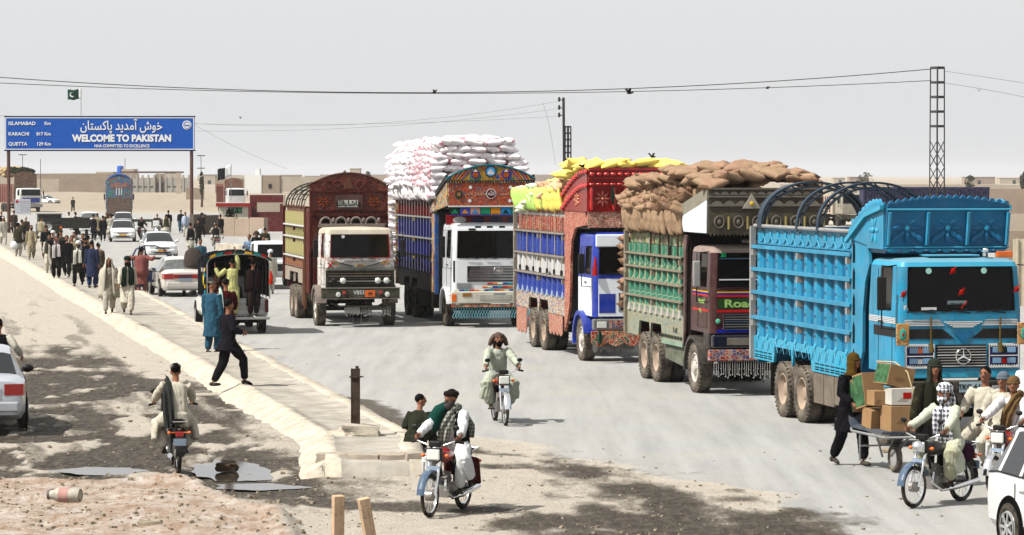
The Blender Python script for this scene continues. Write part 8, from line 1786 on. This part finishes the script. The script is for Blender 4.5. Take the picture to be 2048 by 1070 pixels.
person('dark figure seated deep inside the canopied bed', inbed(.05, .3, .35), LW, 1.6, pel=(0, 0, .55), fl=(.1, -.4, .3), fr=(-.1, -.4, .3), seated=True, top=BKC, trs=BKC, seed=62)
person('seated passenger in rusty brown with a raised arm at the left of the canopy', inbed(.62, 1.05, .40), LW, 1.60, pel=(0, 0, .60), fl=(.1, -.4, .3), fr=(-.1, -.4, .3), seated=True, top=CL('rusty brown tunic', (.12, .04, .025)), trs=BKC, hat='cap', hm=CL('slate cap', (.07, .08, .1)), hl=(.1, -.05, 1.45), seed=63)
person('man with black hair just visible over the canopy', G(401, 560), LW, 1.72, top=BLC, trs=BKC, seed=64)

for k, (px, py, rz, H, tp, tr, kw, lb) in enumerate((
    (106, 538, 8, 1.72, BKC, WHC_, dict(hat='turban', hm=WHB), 'man in black with a white turban at the back left of the crowd'),
    (122, 534, 0, 1.70, BRN, BRN, dict(hat='pakol', hm=OLV), 'brown clad man in a rolled olive hat deep in the crowd'),
    (166, 548, 5, 1.74, BKC, CRM, dict(vest=BKC), 'man in a black waistcoat over cream trousers deep in the crowd'),
    (176, 552, 175, 1.70, OLV, BKC, dict(hat='cap', hm=BKC), 'olive clad man with a black cap deep in the crowd'),
    (149, 541, 0, 1.72, WHC_, WHC_, dict(shawl='wrap', sm=BRN), 'man wrapped in a brown shawl deep in the crowd'),
    (92, 520, 12, 1.72, BKC, BKC, dict(hat='turban', hm=BRN), 'dark clad man with a brown turban behind the crowd'),
    (44, 500, 170, 1.72, BKC, CRM, dict(vest=OLV), 'man in black and cream just behind the olive shawl'),
    (52, 486, 20, 1.70, BRN, BKC, dict(hat='cap', hm=WHB), 'brown clad man with a white cap right of the left gantry post'),
    (195, 476, 180, 1.72, BGE, BKC, dict(), 'man in beige and black beside the off-roader'),
    (213, 474, 10, 1.72, BKC, BKC, dict(shawl='wrap', sm=BRN), 'man in a brown wrap between the taxis and the off-roader'),
    (404, 474, 170, 1.70, BKC, BKC, dict(hat='turban', hm=BKC), 'black clad man with a black turban beside the dark low wall'),
    (441, 480, 200, 1.72, BRN, WHC_, dict(vest=BKC), 'man in brown with a black waistcoat before the barrier'),
    (513, 530, 190, 1.66, BKC, BKC, dict(hat='headcloth', hm=BRN), 'black clad man with a brown headcloth beside the dark rider'),
    (530, 522, 185, 1.72, OLV, BKC, dict(hat='cap', hm=WHB), 'olive clad man with a white cap behind the dark rider'),
    (3, 470, 15, 1.70, BKC, BKC, dict(), 'black clad man at the extreme left edge by the gantry'))):
    person(lb, G(px, py, .13 if px < 180 and py > 495 else 0), R(rz), H, top=tp, trs=tr, seed=70 + k, **kw, **(WAL if k % 2 else WAL2))
# ------------------------------------------------------------------ sign gantry
Yg = 226.0; s = Yg / 6000.0
gx0 = AT(10, 300, Yg).x; gx1 = AT(389, 300, Yg).x; gzt = AT(10, 234, Yg).z; gzb = AT(10, 300, Yg).z; gw = gx1 - gx0
T = thing('road_sign_gantry', 'wide blue welcome sign on two tall brown posts across the road', 'road sign', (gx0, Yg, 0))
SB = MT('sign blue', (.0, .14, .50), rough=.4, var=.08); SW = MT('sign white', (.78, .80, .82), rough=.5, var=.02)
m = MB(); m.bx(0, 0, gzb, gw, .25, gzt); m.build('sign_board', SB, T)
m = MB(); t_ = .06
m.bx(.03, -.02, gzb + .03, gw - .03, -.003, gzb + .03 + t_); m.bx(.03, -.02, gzt - .03 - t_, gw - .03, -.003, gzt - .03); m.bx(.03, -.02, gzb + .03 + t_, .03 + t_, -.003, gzt - .03 - t_); m.bx(gw - .03 - t_, -.02, gzb + .03 + t_, gw - .03, -.003, gzt - .03 - t_); m.build('white_border', SW, T)
m = MB(); m.bx(-.06, -.01, gzb - .08, gw + .06, .3, gzb - .002); m.bx(-.06, -.01, gzt + .002, gw + .06, .3, gzt + .08); m.build('frame_rail', MT('dark blue frame', (.02, .035, .10)), T)
PST = MT('brown post paint', (.16, .085, .075), rough=.6, var=.25, dust=.2)
for x, b in ((.24, 0), (gw - .24, 0)): m = MB(); m.tube([(x, .15, b - .2), (x, .15, gzb)], .13, 12); m.lathe([(.22, .4), (.22, .55)], (x, .15, 0), 'z', 12); m.build('post', PST, T, smooth=60)
X = lambda px: AT(px, 300, Yg).x - gx0; Zs = lambda py: AT(10, py, Yg).z
for a, px, py, sz, al, wd in (('ISLAMABAD', 17, 247, .36, 'LEFT', 1.08), ('Km', 102, 247, .34, 'RIGHT', 1.0), ('KARACHI', 17, 268, .36, 'LEFT', 1.02), ('817 Km', 102, 268, .34, 'RIGHT', 1.0), ('QUETTA', 17, 288, .36, 'LEFT', 1.0), ('129 Km', 102, 288, .34, 'RIGHT', 1.0)):
    text(a, sz, SW, T, (X(px), -.03, Zs(py)), FRONT, bold=.02, align=al, wide=wd)
text('WELCOME TO PAKISTAN', .70, SW, T, (X(244), -.03, Zs(277)), FRONT, bold=.05, wide=.93); text('NHA COMMITTED TO EXCELLENCE', .31, SW, T, (X(244), -.03, Zs(292)), FRONT, bold=.022, wide=.83)
text('\ufee5\ufe8e\ufe98\ufeb4\ufb90\ufe8e\ufb58 \ufeaa\ufbfe\ufeaa\ufee3\ufe81 \ufeb5\ufeee\ufea7', .95, SW, T, (X(243), -.03, Zs(252)), FRONT, bold=.01, wide=.80)
disc(T, 'emblem_disc', X(374), Zs(250), -.004, .34, SW, .015); m = MB(); m.tube([(X(374) + .25 * cos(t), -.03, Zs(250) + .25 * sin(t)) for t in (2 * pi * k / 20 for k in range(21))], .018, 5, cap=False); m.bx(X(374) - .16, -.035, Zs(250) - .07, X(374) + .16, -.021, Zs(250) + .02); m.build('emblem_print', SB, T)
# flags
def flag(label, px, ptop, pbase, Y, hoist, w, parts, fb):
    T = thing('flag', label, 'flag', (AT(px, pbase, Y).x, Y, 0)); zt = AT(px, ptop, Y).z; m = MB(); m.tube([(0, 0, AT(px, pbase, Y).z), (.03, 0, zt)], Y / 6000 * .55, 6); m.build('flagpole', MT('grey pole', (.28, .27, .27)), T)
    x0 = 0
    for nm, mat, wa, wb in parts:
        m = MB(); rows = []
        for i in range(9):
            u = wa + (wb - wa) * i / 8; row = []
            for j in range(7): v = j / 6; row.append((-u * w, .22 * w * sin(u * 7 + v * 1.5) * u, zt - .05 * w - v * hoist - u * fb * w + .04 * w * sin(u * 9)))
            rows.append(row)
        m.rings(rows, cap=False, close=False); o = m.build(nm, mat, T, smooth=70); sl = o.modifiers.new('t', 'SOLIDIFY'); sl.thickness = .02
    return T, zt
FG = MT('flag green', (.01, .085, .055), rough=.8); FK = MT('flag black', (.012, .014, .02), rough=.8)
F1, zt = flag('green and white national flag flying on a thin pole behind the welcome sign', 162, 177, 236, 300, 1.0, 1.35, [('white_band', WHT, 0, .16), ('green_field', FG, .16, 1)], .06)
m = MB(); P = []
for k in range(13): t = R(50 + 260 * k / 12); P.append((.26 * cos(t), .26 * sin(t)))
for k in range(12, -1, -1): t = R(62 + 236 * k / 12); P.append((.07 + .21 * cos(t), .05 + .20 * sin(t)))
for k in range(12): m.prism([P[k], P[k + 1], P[24 - k], P[25 - k]], 'y', -.34, -.31)
m.v = [(x - .82, y, z + zt - .62) for x, y, z in m.v]; m.build('crescent', WHT, F1)
flag('large black and white flag on a pole beside the domed far truck', 462, 328, 400, 330, 1.25, 1.5, [('white_half', WHT, 0, .42), ('black_half', FK, .42, 1)], .38)
# ------------------------------------------------------------------ guard booth, red enclosure, barriers
Yb = 262.0
bx0 = AT(438, 440, Yb).x; bx1 = AT(498, 440, Yb).x; bzt = AT(438, 408, Yb).z
T = thing('guard_booth', 'small white guard booth with a red roof edge and green shuttered window', 'booth', (bx0, Yb, 0)); bw = bx1 - bx0
WPL = MT('cream boards', (.62, .58, .50), rough=.8, dust=.2)
for k in range(7): z0_ = k * bzt / 7; m = MB(); m.bx(0, 0, z0_ + .006, bw, .1, z0_ + bzt / 7 - .006); m.build('wall_board', WPL, T)
m = MB(); m.bx(.02, .1, 0, bw - .02, 2.4, bzt); m.build('wall', WPL, T)
m = MB(); m.bx(-.22, -.3, bzt + .003, bw + .15, 2.6, bzt + .10); m.build('roof', WHT, T); m = MB(); m.bx(-.24, -.33, bzt - .22, bw + .17, -.305, bzt + .09); m.build('red_fascia', MT('red fascia', (.35, .04, .035), rough=.7), T)
wx0 = AT(456, 440, Yb).x - bx0; wx1 = AT(484, 440, Yb).x - bx0; wz1 = AT(456, 415, Yb).z; wz0 = AT(456, 427, Yb).z
m = MB(); m.bx(wx0, -.03, wz0, wx1, -.002, wz1); m.build('window', DARK, T)
for k in range(3): m = MB(); m.bx(wx0 + .1 + k * .4, -.05, wz0 + .03, wx0 + .36 + k * .4, -.032, wz1 - .03); m.build('curtain', MT('green curtain', (.10, .26, .16)), T)
T = thing('brick_enclosure', 'dark red walled enclosure with a long slit opening beside the booth', 'wall', (AT(500, 470, 240).x, 240, 0))
RW = MT('dark red plaster', (.17, .025, .03), rough=.85, var=.15, vs=1, dust=.15); w = AT(566, 470, 240).x - AT(500, 470, 240).x; s = .04
m = MB(); m.bx(0, 0, 0, w, .25, 62 * s if False else 1.55); m.bx(-.01, .03, 1.55, .55, .25, 2.85); m.bx(w - .25, .03, 1.55, w, .25, 2.2); m.bx(0, -.01, 2.3, w, .28, 2.9); m.build('wall', RW, T)
m = MB(); m.bx(-.6, -2.0, 0, -.35, .0, 2.3) if False else m.bx(-.03, -1.2, 0, .22, -.01, 2.0); m.bx(.22, -1.25, 0, w * 1.0, -1.0, 1.15); m.build('wing_wall', RW, T)
m = MB(); m.bx(0, 2.4, 0, w, 2.6, 2.9); m.build('back_wall', MUDL, T)
def seg_wall(nm, a, b, z, th, mat, label, n, Y=None):
    pa, pb = G(*a), G(*b); T = thing(nm, label, 'wall', pa, math.atan2(pb.y - pa.y, pb.x - pa.x)); L = (pb - pa).length
    for k in range(n): m = MB(); m.bx(k * L / n + .01, 0, -.05, (k + 1) * L / n - .01, th, z * (1 + .03 * (-1) ** k)); m.build('wall_block', mat, T, bevel=.03)
seg_wall('barrier_wall', (440, 472), (528, 474), 1.35, .4, MUD, 'low mud plastered barrier in front of the guard booth', 3)
seg_wall('barrier_wall', (388, 470), (438, 468), 1.5, .4, MT('grey brown plaster', (.20, .17, .14), rough=.95), 'dark low wall left of the guard booth', 2)
seg_wall('road_barrier', (430, 506), (560, 512), .55, .35, CONC, 'pale broken barrier blocks lying along the far side of the road', 5)
T = thing('potted_shrub', 'small dark shrub in front of the booth window', 'plant', G(461, 468)); m = MB()
for k in range(160): a = rnd.uniform(0, 6.28); q = Vector((cos(a) * rnd.random() * .45, cos(a * 2) * .3, 1.45 + rnd.uniform(-.2, .45))); u = Vector((jit(1), jit(1), jit(1))).normalized() * .08; v = u.orthogonal() * .8; m.add([q - u, q - v, q + u, q + v], [(0, 1, 2, 3)])
O('foliage', m.mesh('foliage', MT('dark leaves', (.03, .035, .02), rough=.9), fixn=False), T); m = MB(); m.tube([(0, 0, 0), (0, 0, 1.4)], .06, 6); m.build('stem', BARK, T)
# ------------------------------------------------------------------ pylons, poles, wires
PGY = MT('pylon grey', (.11, .11, .105), rough=.7, metal=0, var=.15); PDK = MT('dark pole steel', (.07, .07, .07), rough=.7)
def lattice(label, px0, px1, ptop, Y, mat, nplate=5, pl=None):
    T = thing('lattice_pylon', label, 'pylon', (AT((px0 + px1) / 2, ptop, Y).x, Y, 0), R(35)); w = (px1 - px0) * Y / 6000 * .5 / 1.25; zt = AT(px0, ptop, Y).z; b = w * 1.12
    for sx in (-1, 1):
        for sy in (-1, 1): m = MB(); m.tube([(sx * b, sy * b, 0), (sx * w, sy * w, zt)], .045 * Y / 160, 4); m.build('leg', mat, T)
    N = 9; zb = zt * .62
    m = MB()
    for k in range(N):
        za, zc = zb * k / N, zb * (k + 1) / N; ra = b + (w - b) * za / zt; rc = b + (w - b) * zc / zt
        for (ax, ay), (cx, cy) in (((-1, -1), (1, -1)), ((1, -1), (1, 1)), ((1, 1), (-1, 1)), ((-1, 1), (-1, -1))):
            p, q = ((ax, ay), (cx, cy)) if k % 2 else ((cx, cy), (ax, ay)); m.tube([(p[0] * ra, p[1] * ra, za), (q[0] * rc, q[1] * rc, zc)], .030 * Y / 160, 3)
    o = m.build('diagonal_brace', mat, T)
    for k in range(nplate):
        z = zb + (zt - zb) * (k + 1) / nplate - .08; m = MB(); r_ = w * 1.05; m.bx(-r_, -r_, z, r_, -r_ + .05, z + .13); m.bx(-r_, r_ - .05, z, r_, r_, z + .13); m.bx(-r_, -r_ + .05, z, -r_ + .05, r_ - .05, z + .13); m.bx(r_ - .05, -r_ + .05, z, r_, r_ - .05, z + .13); m.build('tie_plate', mat, T)
    return T, zt
PY, pz = lattice('tall steel lattice pylon standing behind the turquoise truck', 1863, 1887, 135, 160, PGY)
lattice('short ladder like lattice pole right of the thin dark pole', 1131, 1141, 253, 250, PDK, 6)
T = thing('utility_pole', 'thin dark pole with three birds like insulators above the yellow sacks', 'pole', (AT(1127, 195, 250).x, 250, 0)); zt = AT(1127, 195, 250).z
m = MB(); m.tube([(.1, 0, 0), (0, 0, zt)], .11, 6); m.build('mast', PDK, T)
for py in (200, 216, 231): m = MB(); z = AT(1127, py, 250).z; m.tube([(0, 0, z), (-.3, 0, z)], .04, 5); m.ell((-.36, 0, z + .05), (.12, .08, .22), 7, 5); m.build('insulator', PDK, T)
for k, (px, ptop, Y, lb) in enumerate(((402, 310, 420, 'far twin armed utility pole right of the gantry'), (45, 309, 470, 'far utility pole with a street lamp arm above the far left truck'), (81, 318, 600, 'thin bare pole standing over the long brown wall'), (250, 316, 900, 'faint thin pole above the factory compound'))):
    T = thing('utility_pole', lb, 'pole', (AT(px, ptop, Y).x, Y, 0)); zt = AT(px, ptop, Y).z; m = MB(); m.tube([(0, 0, 0), (0, 0, zt)], Y / 6000 * .6, 5); m.build('mast', PDK, T)
    if k < 2:
        for z in ((zt - .15, zt - 1.9) if k == 0 else (zt - .1,)): m = MB(); m.bx(-8 * Y / 6000, -.06, z, 8 * Y / 6000, .06, z + .12); m.build('cross_arm', PDK, T)
def wire(label, pts, r, n=50, mat=PDK):
    P = [AT(*p) for p in pts]; out = []
    if len(P) == 3:      # catenary-like parabola through three points
        x0, x1, x2 = P[0].x, P[1].x, P[2].x
        for k in range(n + 1):
            x = x0 + (x2 - x0) * k / n; z = P[0].z * (x - x1) * (x - x2) / ((x0 - x1) * (x0 - x2)) + P[1].z * (x - x0) * (x - x2) / ((x1 - x0) * (x1 - x2)) + P[2].z * (x - x0) * (x - x1) / ((x2 - x0) * (x2 - x1)); y = P[0].y + (P[2].y - P[0].y) * k / n; out.append((x, y, z))
    else: out = P
    m = MB(); m.tube(out, r, 5); tag(m.build('power_line', mat, None), label, 'wire')
wire('upper thick power line sagging from the left edge to the lattice pylon', [(-60, 150, 160), (1000, 184, 160), (1863, 138, 160)], .022)
wire('lower thick power line sagging from the left edge to the lattice pylon', [(-60, 163, 160), (1000, 186.5, 160), (1863, 161, 160)], .018)
wire('upper thin line leaving the lattice pylon to the right edge', [(1889, 142, 160), (1970, 154, 160), (2120, 178, 160)], .008)
wire('lower thin line leaving the lattice pylon to the right edge', [(1889, 166, 160), (1970, 179, 160), (2120, 210, 160)], .008)
THIN = MT('thin grey wire', (.22, .22, .22))
for k, (a, b, c) in enumerate((((390, 247), (800, 243), (1120, 202)), ((390, 262), (800, 250), (1120, 217)), ((-40, 228), (420, 248), (1120, 232)))):
    wire(['highest', 'middle', 'lowest'][k] + ' hair thin line running left from the thin dark pole', [(a[0], a[1], 250), (b[0], b[1], 250), (c[0], c[1], 250)], .010, mat=THIN)
wire('guy wire dropping left of the thin dark pole', [(1085, 205, 250), (1100, 260, 250), (1111, 330, 250)], .012, mat=THIN); wire('faint wire slanting down to the first truck', [(390, 250, 300), (480, 298, 300), (575, 338, 300)], .012, mat=THIN)
# birds
BD = MT('dark bird', (.02, .018, .018), rough=.9)
def bird(label, px, py, Y, s, a=0, fly=True):
    T = thing('bird', label, 'bird', AT(px, py, Y), R(a), scale=s); m = MB(); m.ell((0, 0, 0), (.16, .06, .06), 10, 6); m.ell((.16, 0, .03), (.05, .045, .045), 8, 5); m.tube([(.2, 0, .03), (.26, 0, .02)], [.015, .003], 4); m.add([(-.12, .03, 0), (-.12, -.03, 0), (-.30, -.05, .01), (-.30, .05, .01)], [(0, 1, 2, 3)]); m.build('body', BD, T, smooth=60)
    for sg in (-1, 1):
        m = MB(); z = .22 if fly else -.02; y = .28 if fly else .07; m.prism([(.06, 0), (-.08, 0), (-.16, y), (-.02, y * 1.1)], 'z', -.006, .006); m.v = [(x, sg * yy, zz + abs(yy) * (z / y)) for x, yy, zz in m.v]; m.build('wing', BD, T)
bird('small bird flying right over the power lines', 1259, 186, 150, 1.0, 20); bird('bird in flight just right of the middle of the lines', 868, 186, 150, .7, 160); bird('tiny bird above the brown sacks', 1305, 314, 110, .6, 30); bird('tiny bird high over the pylon side of the lines', 1535, 177, 160, .5, 200)
bird('bird perched on the crest of the white sacks', 996, 277, 92, .55, 0, False); bird('bird perched on the yellow sacks, right one', 1183, 327, 72, .7, 0, False); bird('bird perched on the yellow sacks, left one', 1168, 332, 72, .6, 180, False); bird('speck of a bird over the left half of the sky', 481, 236, 250, .5, 40); bird('bird perched at the top left of the brown sacks', 1333, 336, 66, .5, 0, False); bird('tiny bird beside the lines right of the pylon', 1958, 181, 160, .5, 90)
# ------------------------------------------------------------------ foreground pieces
p = G(711, 872, .14); T = thing('broken_post', 'dark steel channel post with a clamp ring set in a lump of concrete', 'post', p)
RS = MT('dark weathered steel', (.075, .05, .038), rough=.7, var=.3, streak=.4, dust=.2)
m = MB(); m.bx(-.075, -.05, .1, -.055, .06, 1.13); m.bx(.055, -.05, .1, .075, .06, 1.13); m.bx(-.055, -.045, .1, .055, -.01, 1.13); m.bx(.0, -.005, .1, .054, .05, 1.17); m.build('channel', RS, T)
m = MB(); m.bx(-.10, -.075, .98, .10, .085, 1.0); m.bx(.10, -.03, .985, .135, .03, 1.0); m.build('clamp_ring', RS, T)
me = rock(91, (.62, .42, .26), .12, 4); me.materials.append(CONC); O('concrete_footing', me, T, loc=(.08, .0, .06), rot=(0, .1, .1)); me = rock(93, (.55, .4, .16), .2, 4); me.materials.append(CONC); O('concrete_footing', me, T, loc=(-.25, -.02, .0))
WD = MT('raw sawn timber', (.62, .48, .35), rough=.9, var=.15, vs=3, bump=.5, bs=30, streak=.35)
for k, (px, py, tl, w_, lb) in enumerate(((675, 1075, 0, .13, 'upright sawn timber post at the bottom edge'), (745, 1078, -11, .13, 'leaning sawn timber post at the bottom edge, right of the upright one'))):
    p = G(px, py + 25); m = MB(); m.bx(-w_ / 2, -.06, -.3, w_ / 2, .06, .66); o = tag(m.build('timber_post', WD, None, bevel=.006), lb, 'post'); o.location = p; o.rotation_euler = (R(3), R(tl), R(20)); 
p = G(128, 1030, .1); T = thing('plastic_jar', 'crumpled white plastic jar lying on its side on the earth mound', 'jar', (p.x, p.y, .36), R(-12))
JM = MT('scuffed white plastic', (.50, .47, .42), rough=.5, var=.3, vs=12, dust=.5)
m = MB(); m.lathe([(.0, .225), (.085, .225), (.095, .20), (.098, .0), (.092, -.08), (.06, -.15), (.058, -.19), (.0, -.19)], axis='x', seg=20); m.build('bottle', JM, T, smooth=40); m = MB(); m.lathe([(.063, -.185), (.066, -.215), (0, -.22)], axis='x', seg=18); m.build('lid', MT('grey lid', (.25, .23, .22)), T, smooth=40); m = MB(); m.lathe([(.0985, -.05), (.0995, .08)], axis='x', seg=20, cap=False); m.build('label_band', MT('faded pink label', (.50, .33, .30)), T)
m = MB(); m.lathe([(.085, .2255), (.075, .232), (.06, .2262)], axis='x', seg=20, cap=False); m.build('base_ring', MT('dull olive base', (.28, .25, .16)), T)
for k, (px, py, w_, h_, lb) in enumerate(((748, 1066, .3, .2, 'grey stone at the bottom edge left of the timber posts'), (452, 938, .30, .12, 'brown clod standing in the right puddle'), (555, 1070, .2, .12, 'small pale rock on the mound edge'), (1780, 905, .25, .1, 'flat stone on the road before the cart'))):
    me = rock(60 + k, (w_, w_ * .7, h_), .2, 3); me.materials.append(LS if k != 1 else MT('wet brown clod', (.12, .09, .06), rough=.8)); p = G(px if k else 300, py); O('stone', me, loc=(p.x, p.y, h_ * .25), label=lb if k else 'grey stone at the bottom edge left of the timber posts', category='stone')  # the brown lump stands in for a reflection on the puddle
# ------------------------------------------------------------------ haze
hz_ = MB(); hz_.bx(-1600, -60, -2.5, 1600, 4200, 16); o = hz_.build('haze', [], None)
hm_ = bpy.data.materials.new('haze air'); hm_.use_nodes = True; nt_ = hm_.node_tree; nt_.nodes.remove(nt_.nodes['Principled BSDF']); pv = _n(nt_, 'VolumePrincipled'); pv.inputs['Density'].default_value = .00010; pv.inputs['Color'].default_value = (.93, .93, .95, 1); pv.inputs['Anisotropy'].default_value = .0
nt_.links.new(pv.outputs[0], nt_.nodes['Material Output'].inputs['Volume']); o.data.materials.append(hm_); o['kind'] = 'stuff'; o['label'] = 'pale dusty air over the plain'
